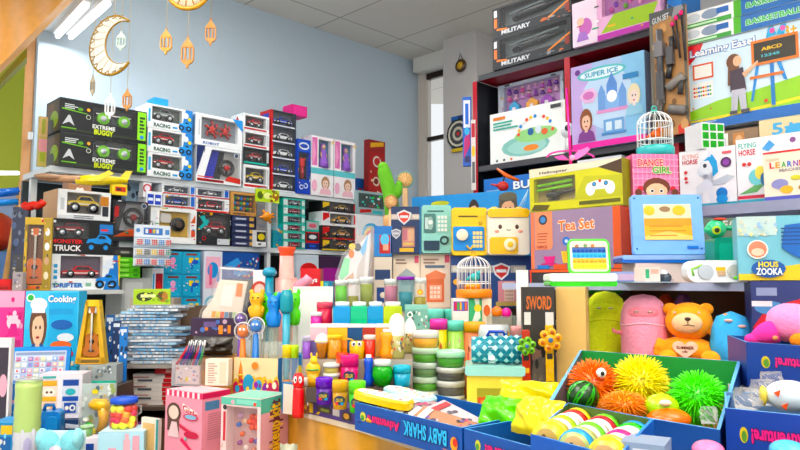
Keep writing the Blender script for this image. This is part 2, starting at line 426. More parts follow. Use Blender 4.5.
# lower ceiling over the left bay, with its two tubes
zs = 2.76
A = atz(74, 33, zs); B = atz(112, -6, zs); Cc = atz(20, -160, zs); D = atz(-160, 33, zs)
struct('ceiling_bay', slab([A.xy, B.xy, Cc.xy, D.xy], zs, zs + .2, 'k:dfe3e4'))
def batten(pa, pb, label, z=zs, up=.0):
    p, r = atz(pa[0], pa[1], z), atz(pb[0], pb[1], z)
    o = empty('tube_light', label, 'light', p); d = r - p; ln = d.length; o.rotation_euler[2] = math.atan2(d.y, d.x)
    m = MB(); m.box(0, -.02, -.025, ln, .02, 0, 'p:e8e8e8'); m.build('housing', o)
    m = MB(); m.tube([(0.02, 0, -.04), (ln - .02, 0, -.04)], .014, 'e:ffffff'); m.build('lamp_tube', o)
    ld = bpy.data.lights.new('lamp_glow', 'AREA'); ld.shape = 'RECTANGLE'; ld.size = ln; ld.size_y = .05; ld.energy = TUBE; ld.color = (.86, .95, 1)
    lo = bpy.data.objects.new('lamp_glow', ld); COL.objects.link(lo); lo.parent = o; lo.location = (ln / 2, 0, -.062)
    return o
batten((57, 30), (88, -4), 'lit white ceiling tube over the orange beam', zs)
batten((70, 31), (110, -6), 'lit white ceiling tube along the edge of the low ceiling', zs)

# added fill lamps out of view: pendants and panels that brighten goods, walls and ceiling
def lamp(x, y, p, sx=1.25, sy=.3, rz=0, up=0):
    o = empty('fill_lamp', 'long white added fill lamp over the shop aisle, out of view', 'light', (x, y, CEIL - (.45 if up else 0)), rz, 'added fill lamps over the aisle')
    if up:
        ld = bpy.data.lights.new('lamp_glow', 'AREA'); ld.shape = 'RECTANGLE'; ld.size = sx; ld.size_y = sy; ld.energy = up; ld.color = (1, .97, .93)
        lo = bpy.data.objects.new('lamp_glow', ld); COL.objects.link(lo); lo.parent = o; lo.location = (0, 0, .02); lo.rotation_euler[0] = PI
        m = MB(); [m.tube([(s * sx * .4, 0, 0), (s * sx * .4, 0, .45)], .006, 'm:c0c0c0', 6) for s in (-1, 1)]; m.build('suspension', o)
    m = MB(); m.box(-sx / 2, -sy / 2, -.04, sx / 2, sy / 2, 0, 'p:f0f0f0'); m.build('housing', o)
    m = MB(); m.box(-sx / 2 + .02, -sy / 2 + .02, -.048, sx / 2 - .02, sy / 2 - .02, -.041, 'e:ffffff'); m.build('diffuser', o)
    ld = bpy.data.lights.new('lamp_glow', 'AREA'); ld.shape = 'RECTANGLE'; ld.size = sx; ld.size_y = sy; ld.energy = p; ld.color = (1, .985, .96)
    lo = bpy.data.objects.new('lamp_glow', ld); COL.objects.link(lo); lo.parent = o; lo.location = (0, 0, -.055)
for x, y, rz, e, up in FILL_LAMPS: lamp(x, y, e, rz=rz, up=up)

# green neighbouring wall seen past the post
p = P(-90, 200, 4.3, 0); a = p.hitz(-90, 1.5); b = p.hitz(36, 1.5)
m = MB()
for z0, z1, c in ((0, 1.75, '3c6a5a'), (1.75, 2.0, '98aed0'), (2.0, 3.27, 'b4c030')): m.box(a.x, a.y, z0, b.x, a.y + .1, z1, 'k:' + c)
struct('wall_side', m)
m = MB(); pa = at(-2, 173, 3.8); m.tube([pa, at(18, 173, 4.0)], .012, 'e:ffffff'); o = m.build('strip_light'); tag(o, 'small lit strip on the green neighbouring wall', 'light')
m = MB(); m.tube([at(-10, 194, 3.5), at(21, 191, 3.6)], .022, 'p:1c6ad0'); m.tube([at(-10, 203, 3.5), at(19, 202, 3.6)], .018, 'p:2a8ae0'); o = m.build('blue_rail'); tag(o, 'blue double rail behind the red ball', 'rail')
# orange stair beam and post
def cut(name, pts, Y, th, c, label, cat):
    mb = MB(); q = [at(x, y, Y) for x, y in pts]; n = len(q)
    mb.add([tuple(v) for v in q] + [(v.x * (Y + th) / Y, v.y + th, v.z) for v in q], [tuple(range(n)), tuple(range(2 * n - 1, n - 1, -1))] + [(i, n + i, n + (i + 1) % n, (i + 1) % n) for i in range(n)], c)
    return tag(mb.build(name), label, cat)
cut('stair_beam', [(-40, -30), (92, -30), (29, 36), (-6, 72), (-40, 90)], 2.9, .12, 'w:f2ae62', 'wide orange wooden beam slanting up over the green wall', 'beam')
cut('stair_beam', [(-40, 118), (-6, 84), (27, 48), (27, 57), (-6, 90), (-40, 124)], 3.2, .1, 'w:8a8a28', 'olive wooden beam under the wide orange beam', 'beam')
m = MB(); v = at(29.5, 120, 3.6); m.box(-.025, -.022, 0, .025, .022, 2.8, 'w:e6a668'); o = m.build('wooden_post', None, (v.x, v.y, 0)); tag(o, 'slim orange wooden post under the slanting beam', 'post')
m = MB(); m.box(-.012, -.01, -.02, .012, .01, .02, 'p:f4f4f4'); o = m.build('wall_switch', None, at(31, 136, 3.56)); tag(o, 'small white switch on the orange post', 'switch')

# ================================================================ hanging decorations
def crescent(px0, py0, px1, py1, Y, label):
    c = at((px0 + px1) / 2, (py0 + py1) / 2, Y); Rr = (py1 - py0) / 2 / F * Y
    o = empty('hanging_crescent', label, 'decoration', c)
    n = 28; pts = []; a0 = math.radians(48); a1 = math.radians(318); o.rotation_euler[2] = -.4
    out = [(Rr * math.cos(a0 + (a1 - a0) * i / n), Rr * math.sin(a0 + (a1 - a0) * i / n)) for i in range(n + 1)]
    p0, p1 = Vector(out[0]), Vector(out[-1])
    cx = .42 * Rr; cz = .1 * Rr
    b0 = math.atan2(out[0][1] - cz, out[0][0] - cx); b1 = math.atan2(out[-1][1] - cz, out[-1][0] - cx) + 2 * PI
    inn = []
    for i in range(n + 1):
        t = i / n; b = b0 + (b1 - b0) * t
        r = ((p0 - Vector((cx, cz))).length * (1 - t) + (p1 - Vector((cx, cz))).length * t) * (1 - .0 * math.sin(PI * t)) * .98
        inn.append((cx + r * math.cos(b), cz + r * math.sin(b)))
    mb = MB(); v = [(x, -.004, z) for x, z in out] + [(x, -.004, z) for x, z in inn] + [(x, .004, z) for x, z in out] + [(x, .004, z) for x, z in inn]; N = n + 1; fs = []
    for i in range(n):
        fs += [(i, i + 1, N + i + 1, N + i), (2 * N + i, 3 * N + i, 3 * N + i + 1, 2 * N + i + 1), (i, 2 * N + i, 2 * N + i + 1, i + 1), (N + i, N + i + 1, 3 * N + i + 1, 3 * N + i)]
    mb.add(v, fs, 'c:f4f2ea'); mb.build('crescent', o)
    mb = MB(); mb.tube([(x, 0, z) for x, z in out], .006, 'p:a8843c', 6); mb.tube([(x, 0, z) for x, z in inn], .004, 'p:a8843c', 6)
    for i in range(2, n - 1, 2):
        x, z = out[i]; X, Z = inn[i]; f = .3
        d = Vector((X - x, Z - z)); q = Vector((-d.y, d.x)).normalized() * .012
        for s in (-1, 1): mb.tube([(x + s * q.x, -.005, z + s * q.y), (x + d.x * f, -.005, z + d.y * f)], .0022, 'p:a8843c', 4)
        mb.tube([(x + d.x * .35, -.005, z + d.y * .35), (x + d.x * .95, -.005, z + d.y * .95)], .0015, 'p:e0d4b0', 4)
    mb.build('gold_rim', o)
    mb = MB(); x, z = out[4]; mb.tube([(x, 0, z), (x, 0, CEIL - c.z)], .0015, 'c:e8e8e0', 4); mb.build('string', o)
crescent(92, 15, 133, 76, 2.6, 'large white crescent moon with a gold rim hanging by a string')
def lantern(px, py0, py1, Y, col, label, w=.52):
    ptop = at(px, py0, Y); h = (py1 - py0) / F * Y; r = h * w / 2 * .8; o = empty('hanging_lantern', label, 'decoration', ptop - Vector((0, 0, h)))
    mb = MB(); t = .004
    pr = [(-.12, 0), (.12, 0), (.2, .12), (.75, .18), (1, .28), (1, .68), (.8, .78), (.35, .9), (.1, 1)]
    pts = [(x * r, z * h) for x, z in pr] + [(-x * r, z * h) for x, z in pr[::-1]]
    # frame cut from thin board: outline + bars round an open middle
    full = [(x * r, z * h) for x, z in pr]
    bot = [(-.12, 0), (.12, 0), (.2, .12), (.75, .18), (1, .28), (-1, .28), (-.75, .18), (-.2, .12)]
    topp = [(-1, .68), (1, .68), (.8, .78), (.35, .9), (.1, 1), (-.1, 1), (-.35, .9), (-.8, .78)]
    for pl_ in (bot, topp): mb.prism([(x * r, z * h) for x, z in pl_][::-1], -t, t, col)
    for x in (-.92, -.36, .36, .92): mb.box((x - .1) * r, -t, .27 * h, (x + .1) * r, t, .69 * h, col)
    mb.torus((0, 0, h * 1.03), h * .035, .0015, col, 'y', 10, 4)
    mb.build('frame', o)
    mb = MB(); mb.tube([(0, 0, h * 1.05), (0, 0, CEIL - o.location.z)], .0012, 'c:d8c8a0', 4); mb.build('string', o)
for a in ((121.5, 32, 52, 2.55, 'c:d4e6dc', 'pale green paper lantern hanging in the curve of the crescent', .6), (166.5, 30, 56, 2.3, 'c:d79a4c', 'gold paper lantern under the golden ring', .56), (188, 38, 70, 2.3, 'c:cf8c42', 'largest gold paper lantern, lowest under the ring', .5),
          (211, 20, 47, 2.35, 'c:d08a40', 'gold paper lantern hanging furthest from the crescent', .5), (93, 76, 97, 2.55, 'c:b0a48a', 'narrow grey lantern turned edge on below the crescent', .28), (110.5, 95, 120, 2.6, 'c:f6f6f4', 'white paper lantern over the black buggy cartons', .5),
          (127.5, 90, 112, 2.6, 'c:cf9458', 'tan paper lantern beside the white one above the buggy cartons', .52)): lantern(*a)
v = at(188, -12, 2.3); o = empty('hanging_ring', 'large golden ring ornament at the top of the hanging lanterns', 'decoration', v); Rr = 22 / F * 2.3
m = MB(); m.torus((0, 0, 0), Rr, .008, 'p:d8a040', 'y', 32); m.build('ring', o)
m = MB(); m.lathe([(.0001, -.002), (Rr * .97, -.002), (Rr * .97, .002), (.0001, .002)], 'c:f2ead6', 28, ax='y')
for i in range(14):
    a = 2 * PI * i / 14; m.tube([(Rr * .3 * math.cos(a), -.004, Rr * .3 * math.sin(a)), (Rr * .95 * math.cos(a + .16), -.004, Rr * .95 * math.sin(a + .16))], .002, 'p:c89848', 4)
m.build('lace_disc', o); m = MB(); m.tube([(0, 0, Rr), (0, 0, CEIL - v.z)], .0012, 'c:d8c8a0', 4); m.build('string', o)

# ================================================================ left shelving
SL1, SL2, SL3, SLB = 1.957, 1.61, 1.2, 1.367
su = empty('shelving_unit', 'long pale metal shelving unit full of boxed toys along the blue-grey wall', 'shelves', (L().q.x, L().q.y, 0), PI / 4)
def tl(px, z, off=0): p = L(off).hitz(px, z); return (Vector((p.x, p.y)) - L(off).q).length * (1 if (p.x > L(off).q.x) else -1)
xa, xb = tl(50, 2), tl(352.5, 2)
for z in (SL1, SL2, SL3, .75):
    m = MB(); m.box(xa if z == SL1 else tl(118, z), -.012, z - .028, xb, .4, z, 'p:d3d9dc'); m.build('shelf_board', su)
m = MB(); m.box(xa - .47, -.14, SLB - .02, tl(112, SLB), .3, SLB, 'p:c8ccc8'); m.build('shelf_board', su)
for x, x2, y in ((xa + .01, xa + .04, .3), (tl(266.8, 1.6), tl(270.2, 1.6), -.004), (xb - .04, xb - .01, .24)):
    m = MB(); m.box(x, y, 0, x2, y + .03, SL1 - .028, 'p:dfe3e4'); m.build('upright', su)
m = MB(); m.box(xa, .4, 0, xb, .42, SL1 - .03, 'c:3c4648'); m.build('back_panel', su)

G_ = '8ae020'
def buggy_ops():
    return [('r', .01, .05, .99, .1, '2c3a24'), ('r', 0, .96, .36, 1, '30343a')] + bubble('EXTREME', .36, .22, .62, .34, 'e8ece8', '20301c') + bubble('BUGGY', .38, .04, .6, .2, 'd8d820', '50a018') + [
        ('p', [(.02, .66), (.3, .6), (.3, .62), (.02, .7)], '78c828')] + lines(3, .05, .7, .2, .86, 'e0e8e8') + [('e', .22, .72, .03, .05, '58a028'), ('c', .31, .74, .05, 'f0a830'), ('c', .31, .52, .07, 'e0e8d8'), ('c', .31, .52, .055, '1a2018'),
        ('p', [(.03, .2), (.09, .5), (.11, .5), (.16, .2), (.1, .3)], 'c8ccd0'), ('r', .02, .1, .18, .13, '78c828'), ('r', .885, .06, .99, .96, G_)] + lines(5, .91, .3, .975, .85, '20401a', .6) + [('c', .94, .16, .06, '4a90d8'),
        ('L',), ('r', .05, .05, .95, .95, '4a4030'), ('r', .1, .5, .6, .9, '6a5038'), ('e', .6, .4, .3, .25, '88b020'), ('e', .4, .25, .22, .18, '303828'), ('T',), ('r', .1, .1, .9, .9, '20262a')]
def bugtoy(k):
    car3(k.o, k.wx0 + (k.wx1 - k.wx0) * .52, k.wy - .014, k.wz0 + .004, min((k.wx1 - k.wx0) * .85, (k.wz1 - k.wz0) / .5), '2a3238', True, 'p:7ad41c', 'toy_buggy', hw=.08)
z = SL1
for lb in ('lower black carton with a green wheeled buggy, on the top shelf board', 'upper black carton with a green wheeled buggy, nearest the crescent'):
    k = carton('toy_car_carton', lb, 'toy box', L(.05), 59, 146, z, .163, .19, '15191c', buggy_ops(), (.36, .38, .87, .93), bugtoy, 'black buggy cartons', wd=.05, wc='3a4448', rim='15191c')
    z = k.top + .001
def rc3(k): car3(k.o, k.wx0 + (k.wx1 - k.wx0) * .42, k.wy - .012, k.wz0 + .003, min((k.wx1 - k.wx0) * .7, (k.wz1 - k.wz0) / .66), k.cc, True, name='toy_truck', hw=.1)
z = SL1
for i, (cc, lb) in enumerate((('b03030', 'bottom'), ('d02828', 'middle'), ('8a9494', 'topmost'))):
    def tk(k, cc=cc): k.cc = cc; rc3(k)
    ops = [('r', .0, .0, .09, 1, 'f6f8fa'), ('r', .02, .25, .07, .8, '58b8e0'), ('p', [(.74, 0), (1, 0), (1, 1), (.84, 1)], '2a86d8'), ('r', .1, .03, .7, .28, 'f6f8fa'), ('p', [(.1, .28), (.4, .28), (.7, .1), (.7, .3), (.1, .36)], 'f6f8fa')]
    ops += bubble('RACING', .14, .07, .5, .23, '303a40', 'b8d8c8') + [('r', .55, .1, .66, .18, '38a0e0')] + monster2(.68, .08, .99, .5, '3aa0f0') + [('c', .84, .74, .13, 'e8f0f8'), ('c', .93, .6, .08, 'f0d820'), ('R',), ('r', 0, 0, 1, 1, '2a6ac0'), ('p', [(0, 0), (1, 0), (1, .9)], 'e8c020'), ('T',), ('r', 0, 0, 1, 1, 'd8e0e4')]
    k = carton('toy_car_carton', lb + ' of three white racing truck cartons with blue corners', 'toy box', L(.03), 147, 192, z, .127, .15, 'f2f5f7', ops, (.1, .34, .76, .93), tk, 'white racing truck cartons', wc='4a5450'); z = k.top + .001
carton('toy_card', 'tall narrow green and pink printed panel standing by the wooden post', 'toy card', L(-.06), 37.5, 46, SL1, 116, .02, 'b8a860', [('r', 0, .6, 1, 1, 'c8a878'), ('r', 0, .3, 1, .55, 'd898a0'), ('r', .3, .65, .7, .95, '98a040'), ('r', .2, .1, .8, .28, '98a838')])
carton('toy_box', 'pale blue box corner behind the black buggy cartons', 'toy box', L(-.2), 152, 166, SL1, 97, .1, '3aa4e0', [('r', .4, .1, .9, .9, 'e8f0f4')])

def robots(k):
    for i, (u, s) in enumerate(((.32, 1), (.68, .9))):
        x = k.wx0 + (k.wx1 - k.wx0) * u; zc = (k.wz0 + k.wz1) / 2; q = (k.wz1 - k.wz0) * s
        m = MB(); m.ell((x, k.wy - .014, zc), (q * .14, .012, q * .2), 'p:d0342a', 10, 6)
        for a in (35, 80, 145, 215, 290, 330):
            ar = math.radians(a); m.tube([(x, k.wy - .014, zc), (x + q * .3 * math.cos(ar), k.wy - .014, zc + q * .22 * math.sin(ar)), (x + q * .36 * math.cos(ar + .3), k.wy - .014, zc + q * .42 * math.sin(ar + .2))], q * .055, 'p:c03028', 6)
        m.torus((x, k.wy - .016, zc), q * .22, q * .03, 'p:38181a', 'y', 12, 5); m.build('toy_robot', k.o)
k1 = carton('toy_car_carton', 'dark carton with a blue slot and a steering wheel controller, on the top shelf', 'toy box', L(.03), 196, 241, SL1, .205, .15, 'eef2f4', [('W',), ('p', [(.02, 0), (.3, 1), (.48, 1), (.3, 0)], '2838b8'), ('p', [(.5, 0), (.62, 1), (1, 1), (1, 0)], 'a8a8a6'), ('F',), ('p', [(0, 0), (.14, 0), (.34, 1), (.2, 1)], 'f4f6f8'), ('p', [(0, .2), (0, 1), (.18, 1)], '1c2c60'), ('r', .02, .03, .6, .1, '8c2426'), ('p', [(.62, .1), (.98, .05), (.98, .2), (.7, .24)], 'c83020'), ('c', .88, .84, .08, 'd8e0e8'), ('c', .88, .84, .06, '384458')] + lines(2, .03, .08, .4, .2, 'd8403a') + [('T',), ('r', 0, 0, 1, 1, 'e0e6ea')],
            (.16, .12, .97, .93), None, wc='1a1c22', extra=lambda k: (lambda m: (m.torus((k.w * .2, -k.d / 2 + .02, k.h * .48), k.h * .2, k.h * .045, 'p:1a1a1e', 'y', 20), m.pip((k.w * .2, -k.d / 2, k.h * .48), k.h * .08, .01, .024, 'p:c02828', 'y'), [m.tube([(k.w * .2, -k.d / 2 + .02, k.h * .48), (k.w * .2 + k.h * .2 * math.cos(a), -k.d / 2 + .02, k.h * .48 + k.h * .2 * math.sin(a))], .006, 'p:2a2a2e', 6) for a in (0, PI, -PI / 2)], m.build('steering_wheel', k.o)))(MB()))
carton('toy_robot_carton', 'white window carton holding two red robot toys', 'toy box', L(.03), 195, 242, k1.top + .001, .178, .13, 'f0f4f6', [('p', [(.78, 1), (1, 1), (1, .62), (.9, .78)], '3a9ae8')] + bubble('ROBOT', .16, .05, .5, .13, '2850a8', 'e8f0f8') + [('r', .06, .3, .09, .8, 'c8ccd0'), ('L',), ('r', .05, .05, .95, .95, '88b8d8'), ('T',), ('r', 0, 0, 1, 1, 'dfe8ee')], (.12, .2, .9, .9), robots, wc='8a929a')
z = SL1
for i, (lb, c, fc, bg_) in enumerate((('bottom white carton of a yellow striped car in the four-high stack', 'd8b828', 'f0f2f4', '28303c'), ('dark carton with a red car, second from the bottom of the four-high stack', 'c02a2a', '20282c', '20282a'), ('white carton with a red buggy, second from the top of the four-high stack', 'b02428', 'f0f2f4', '3a3436'), ('topmost white carton with a red buggy in the four-high stack', 'c83030', 'f0f2f4', '34383a'))):
    k = carton('toy_car_carton', lb, 'toy box', L(.0), 243, 269, z, (.14, .1, .1, .1)[i], .13, fc, [('r', .04, .06, .9, .16, 'c02828' if i != 1 else '30b8a8'), ('r', .9, .2, .98, .85, 'c8ccd0'), ('L',), ('r', 0, 0, 1, 1, 'e8ecee'), ('p', [(.1, .1), (.9, .2), (.5, .9)], '28a89c' if i < 2 else 'c02828')], (.08, .22, .88, .88), incar(c, True), 'cartons in the four-high stack', wc=bg_); z = k.top + .001
z = SL1
for i in range(5):
    c = ('e8ecf0', '2848c8', 'f0f2f4', 'e8ecf0', '2848c8')[i]; nm = ('bottom', 'second lowest', 'middle', 'second highest', 'topmost')[i]
    k = carton('toy_car_carton', '%s red edged carton with a %s car in the five-high stack' % (nm, 'blue' if c[0] == '2' else 'white'), 'toy box', L(.0), 271, 296, z, .099, .12, '2a3446', [('r', 0, 0, .07, 1, 'd03434'), ('r', .05, .02, .95, .1, 'd8dce4'), ('L',), ('r', 0, 0, 1, 1, 'c02c2c'), ('r', .2, .2, .8, .8, '2848b0'), ('T',), ('r', .05, .05, .95, .95, '2a3038')], (.06, .14, .94, .96), incar(c, False, .85), 'red edged car cartons', wc='39414c'); z = k.top + .001
def bow(k):
    m = MB(); zc = k.wz0 + (k.wz1 - k.wz0) * .5; h = (k.wz1 - k.wz0)
    m.ell((0, k.wy - .012, zc + h * .12), (h * .13, .01, h * .2), 'p:d02020', 10, 6); m.tube([(0, k.wy - .012, k.wz0 + .01), (0, k.wy - .012, zc)], .012, 'p:b01818'); m.tube([(-h * .1, k.wy - .012, zc + h * .3), (0, k.wy - .012, zc + h * .1), (h * .1, k.wy - .012, zc + h * .3)], .008, 'p:d02020'); m.build('toy_figure', k.o)
k = carton('toy_box', 'narrow blue and black carton with a red toy beside the doll boxes', 'toy box', L(.02), 297, 310, SL1, .345, .1, '2446b4', [('r', .02, .78, .98, .97, '2858c8'), ('e', .5, .88, .4, .07, 'e8ecf0'), ('e', .5, .88, .3, .04, '2850b8'), ('c', .32, .12, .045, 'e0e8f4'), ('c', .65, .15, .05, 'e0e8f4'), ('c', .65, .15, .03, '2446b4'), ('c', .32, .12, .028, '2446b4')], (.1, .26, .9, .76), bow, wc='16181c')
carton('gift_box', 'small hot pink box on top of the five-high car stack', 'toy box', L(-.03), 292, 307, z, .07, .1, 'e0408c', [('r', .1, .1, .9, .9, 'e8589c'), ('R',), ('r', 0, 0, 1, 1, 'f08ab8')])
def doll(k):
    W, Hh = k.wx1 - k.wx0, k.wz1 - k.wz0; x = k.wx0 + W * .5; y = k.wy - .016; z0 = k.wz0
    m = MB(); m.lathe([(.0001, 0), (W * .33, 0), (W * .3, Hh * .2), (W * .17, Hh * .5), (W * .2, Hh * .62), (.0001, Hh * .68)], 'f:9a70c8', 12, (x, y, z0)); b = m.build('toy_doll', k.o)
    m = MB(); m.ell((x, y, z0 + Hh * .76), (W * .14, .014, Hh * .1), 'p:e8b898', 10, 8); m.tube([(x, y, z0 + Hh * .6), (x, y, z0 + Hh * .7)], W * .05, 'p:e8b898'); m.build('head', b)
    m = MB(); m.ell((x, y + .006, z0 + Hh * .8), (W * .19, .014, Hh * .11), 'f:8858a8', 10, 6); m.tube([(x - W * .15, y, z0 + Hh * .8), (x - W * .18, y, z0 + Hh * .55)], W * .05, 'f:8858a8'); m.build('hair', b)
    for s in (-1, 1):
        m = MB(); m.tube([(x + s * W * .17, y, z0 + Hh * .6), (x + s * W * .24, y - .004, z0 + Hh * .45), (x + s * W * .16, y - .01, z0 + Hh * .36)], W * .04, 'p:e8b898', 6); m.build('arm', b)
for i, (a, b_, lb) in enumerate(((311, 333, 'white window carton with a purple doll, next to the narrow blue carton'), (334, 355, 'white window carton with a purple doll, at the open end of the top shelf'))):
    carton('doll_carton', lb, 'toy box', L(.02), a, b_, SL1, .385, .1, 'f4f0f2', [('r', .0, .36, 1, .46, '70c8d0'), ('r', .03, .5, .26, .97, 'e080b8'), ('p', [(.08, .5), (.2, .7), (.1, .95), (.05, .7)], 'f4a8d0'), ('c', .97, .93, .035, 'e8d0a0')] + bust(.36, .03, .92, .34, 'f0d0c0', 'b08868', 'f0c0cc') + [('e', .14, .16, .12, .1, 'f0b8d0'), ('L',), ('r', 0, 0, 1, 1, 'ece4ea'), ('r', 0, .36, 1, .46, '60b8c4')], (.32, .48, .88, .95), doll, 'doll window cartons', wc='4c7a98')

# tall red pack standing at the shelf end
carton('toy_card', 'tall dark red toy pack leaning at the open end of the shelves', 'toy box', L(-.02), 368.5, 385, 1.93, 139, .05, '8c1c1c', [('r', .05, .04, .95, .82, 'a02424'), ('p', [(.1, .88), (.9, .93), (.9, .99), (.1, .95)], 'e0a828'), ('c', .5, .68, .085, 'd8d0c8'), ('c', .5, .68, .06, 'b82820'), ('c', .45, .38, .07, 'c8b8a8'), ('c', .45, .38, .045, '702018'), ('c', .6, .16, .07, 'd8c8b8'), ('c', .6, .16, .045, '8a2018')] + specks(14, .1, .05, .9, .8, ['d04030', 'e0c8a0', '601414'], .06, .018))
# ---------------------------------------------------------------- shelf between the two boards, left to right
TB = ['38b8c8', '2a90d0', 'e8e040', 'f080b0', 'f4f4f4']
k = carton('toy_car_carton', 'blue and white carton with a red drifting racer, lowest under the monster truck carton', 'toy box', L(.1), 49, 119, SLB, .166, .2, 'f2f5f8', [('r', .0, .0, .14, 1, 'f4f7fa')] + [('r', .05, .3 + .16 * i, .1, .4 + .16 * i, '48a8e0') for i in range(3)] + bubble('DRIFTER', .06, .07, .46, .19, '2a62b8', '9cc4e8', 0, 0) + [('p', [(.76, 0), (1, 0), (1, 1), (.9, 1)], '2a7ed0'), ('p', [(.96, 1), (1, 1), (1, .1), (.99, .1)], 'e8c828'), ('r', .5, .1, .58, .2, '88b8a0')] + monster2(.63, .03, .97, .46, '3a90e8') + [('e', .85, .8, .08, .08, 'e8f0f8'), ('r', .74, .62, .9, .72, 'e8f4ff')], (.13, .32, .74, .96), incar('cc2c34', False, .95, frac=.9), wc='54485c')
k = carton('toy_car_carton', 'black carton lettered MONSTER TRUCK with a red big wheel truck', 'toy box', L(.1), 48, 112, k.top + .001, .163, .2, '121416', bubble('MONSTER', .04, .3, .52, .42, 'e03030', '301010') + bubble('TRUCK', .08, .08, .5, .25, 'f4f4f4', '400808') + [('r', .02, .88, .1, .95, 'e8ecf0'), ('r', .78, .62, 1, .9, '3a80c8'), ('r', .8, .7, .92, .76, 'e84040')] + monster2(.56, .06, .99, .6, '3a90d8') + [('L',), ('r', 0, 0, 1, 1, '282c30'), ('r', .1, .2, .9, .8, '4a2424')], (.04, .46, .62, .94), incar('8c2024', True, .95), wc='33383c')
k = carton('toy_car_carton', 'white carton with a yellow jeep, topmost above the monster truck', 'toy box', L(.1), 57, 110, k.top + .001, .138, .2, 'eceef0', [('r', .02, .1, .16, .9, 'f4f4f4'), ('r', .05, .3, .12, .7, 'c8ccd0'), ('r', .84, .15, .96, .5, '282c34'), ('r', .8, .52, .96, .85, 'd08838'), ('p', [(.0, .02), (.6, .04), (.6, .16), (0, .12)], 'd4d8dc')] + lines(2, .3, .04, .7, .16, '50565c') + [('L',), ('r', 0, 0, 1, 1, 'c49a6a'), ('T',), ('r', 0, 0, 1, 1, 'd8d8d8')], (.17, .2, .82, .92), incar('e8c418', True, .92), wc='6a6258')
zj = k.top
carton('mask_box', 'small tan box printed with a blue eyed face on top of the yellow jeep carton', 'toy box', L(-.02), 68, 91, zj, .085, .08, 'b08464', [('p', [(0, .55), (.3, .9), (.5, .6), (.75, .9), (1, .55), (1, 1), (0, 1)], '7a5840'), ('e', .28, .62, .15, .1, '5a90c8'), ('e', .75, .62, .15, .1, '5a90c8'), ('e', .3, .62, .05, .08, '202428'), ('e', .74, .62, .05, .08, '202428'), ('p', [(.1, .82), (.45, .75), (.45, .8), (.1, .9)], 'e8a030'), ('p', [(.9, .82), (.55, .75), (.55, .8), (.9, .9)], 'e8a030'), ('p', [(.3, .15), (.7, .15), (.62, .35), (.5, .3), (.38, .35)], 'f0ece4'), ('p', [(.42, .35), (.5, .55), (.58, .35)], 'c8906a')])
# yellow toy plane lying on the jeep carton
v = at(80, 191, 3.06); o = empty('toy_plane', 'yellow toy plane with a tan pointed nose lying on the yellow jeep carton', 'toy', (v.x, v.y, zj), math.radians(20))
m = MB(); m.tube([(-.17, 0, .025), (-.12, 0, .03), (-.02, 0, .03), (0, 0, .03)], [.005, .016, .018, .02], 'p:b89070', 8); m.ell((-.13, -.01, .035), (.06, .02, .014), 'p:a88468', 10, 6); m.build('nose', o)
m = MB(); m.tube([(-.02, 0, .025), (.05, 0, .03), (.2, 0, .035)], [.018, .026, .014], 'p:f0d418'); m.build('fuselage', o)
m = MB(); m.prism([(.02, .02), (.08, .022), (.14, .06), (.12, .075)][::-1], -.03, -.024, 'p:f4dc20'); m.prism([(.15, .03), (.2, .035), (.22, .08), (.19, .08)][::-1], -.004, .004, 'p:f0d418'); m.build('wing', o)
carton('blister_pack', 'yellow and red card pack beside the toy plane', 'toy box', L(.06), 112, 127, zj, .055, .03, 'f0d020', [('r', .2, .3, .9, .75, 'd03020'), ('r', .3, .4, .6, .6, '181818')])
carton('blister_pack', 'grey blue printed pack standing behind the steering wheel carton', 'toy box', L(-.08), 124, 143, SL2, 182, .05, '8ca4b8', specks(22, .05, .05, .95, .95, ['e8ecf0', '486888', '283848', 'a8c8d8'], .1, .05))
carton('toy_box', 'small round topped red and white pack above the blue can pack', 'toy box', L(.02), 143, 151, 1.845, 182, .05, 'e8e8ec', [('c', .5, .6, .3, 'c03040'), ('c', .5, .6, .2, 'e8e0e8')])
kk = carton('toy_car_carton', 'grey carton with a black steering wheel beside the monster truck', 'toy box', L(.04), 112, 147, SL2, .205, .12, '20242a', [('W',), ('p', [(.2, 0), (.42, 1), (1, 1), (1, 0)], '9a9c9e'), ('F',), ('c', .88, .9, .07, 'c8d0d8'), ('c', .88, .9, .055, '384458'), ('p', [(.02, .1), (.9, .14), (.95, .26), (.5, .3)], 'c85028'), ('p', [(.03, .55), (.16, .6), (.16, .85), (.05, .85)], 'c02828')], (.06, .26, .96, .96), None, wc='22262c',
   extra=lambda k: (lambda m: (m.torus((k.w * .12, -k.d / 2 + .02, k.h * .6), k.h * .21, k.h * .045, 'p:16181c', 'y', 20), m.pip((k.w * .12, -k.d / 2, k.h * .6), k.h * .08, .01, .024, 'p:903030', 'y'), [m.tube([(k.w * .12, -k.d / 2 + .02, k.h * .6), (k.w * .12 + k.h * .2 * math.cos(a), -k.d / 2 + .02, k.h * .6 + k.h * .2 * math.sin(a))], .006, 'p:2a2a2e', 6) for a in (0, PI, -PI / 2)], m.build('steering_wheel', k.o)))(MB()))
# board under that shelf, small cartons
k = carton('carton', 'plain grey carton under the lime green boxes', 'box', L(.04), 121, 150, SL3, 278, .2, 'b8bcb8', [('r', .1, .3, .7, .9, 'cdd2d0')])
z = k.top + .001
for i in range(4):
    q = carton('green_box', ('bottom', 'second lowest', 'second highest', 'topmost')[i] + ' flat lime green box in the stack beside the drifting racer', 'toy box', L(.05), 117, 140, z, .024, .1, '62d028', [('r', .1, .2, .5, .7, 'a8f070'), ('r', .7, .2, .9, .8, '38a018')], group='flat lime green boxes'); z = q.top + .001
carton('toy_box', 'low dark carton on the lime green boxes', 'toy box', L(.02), 112, 140, z, .05, .1, '2c2a2c', [('r', .1, .3, .9, .7, '4a4648'), ('r', .3, .4, .6, .6, 'b0a8a0')])
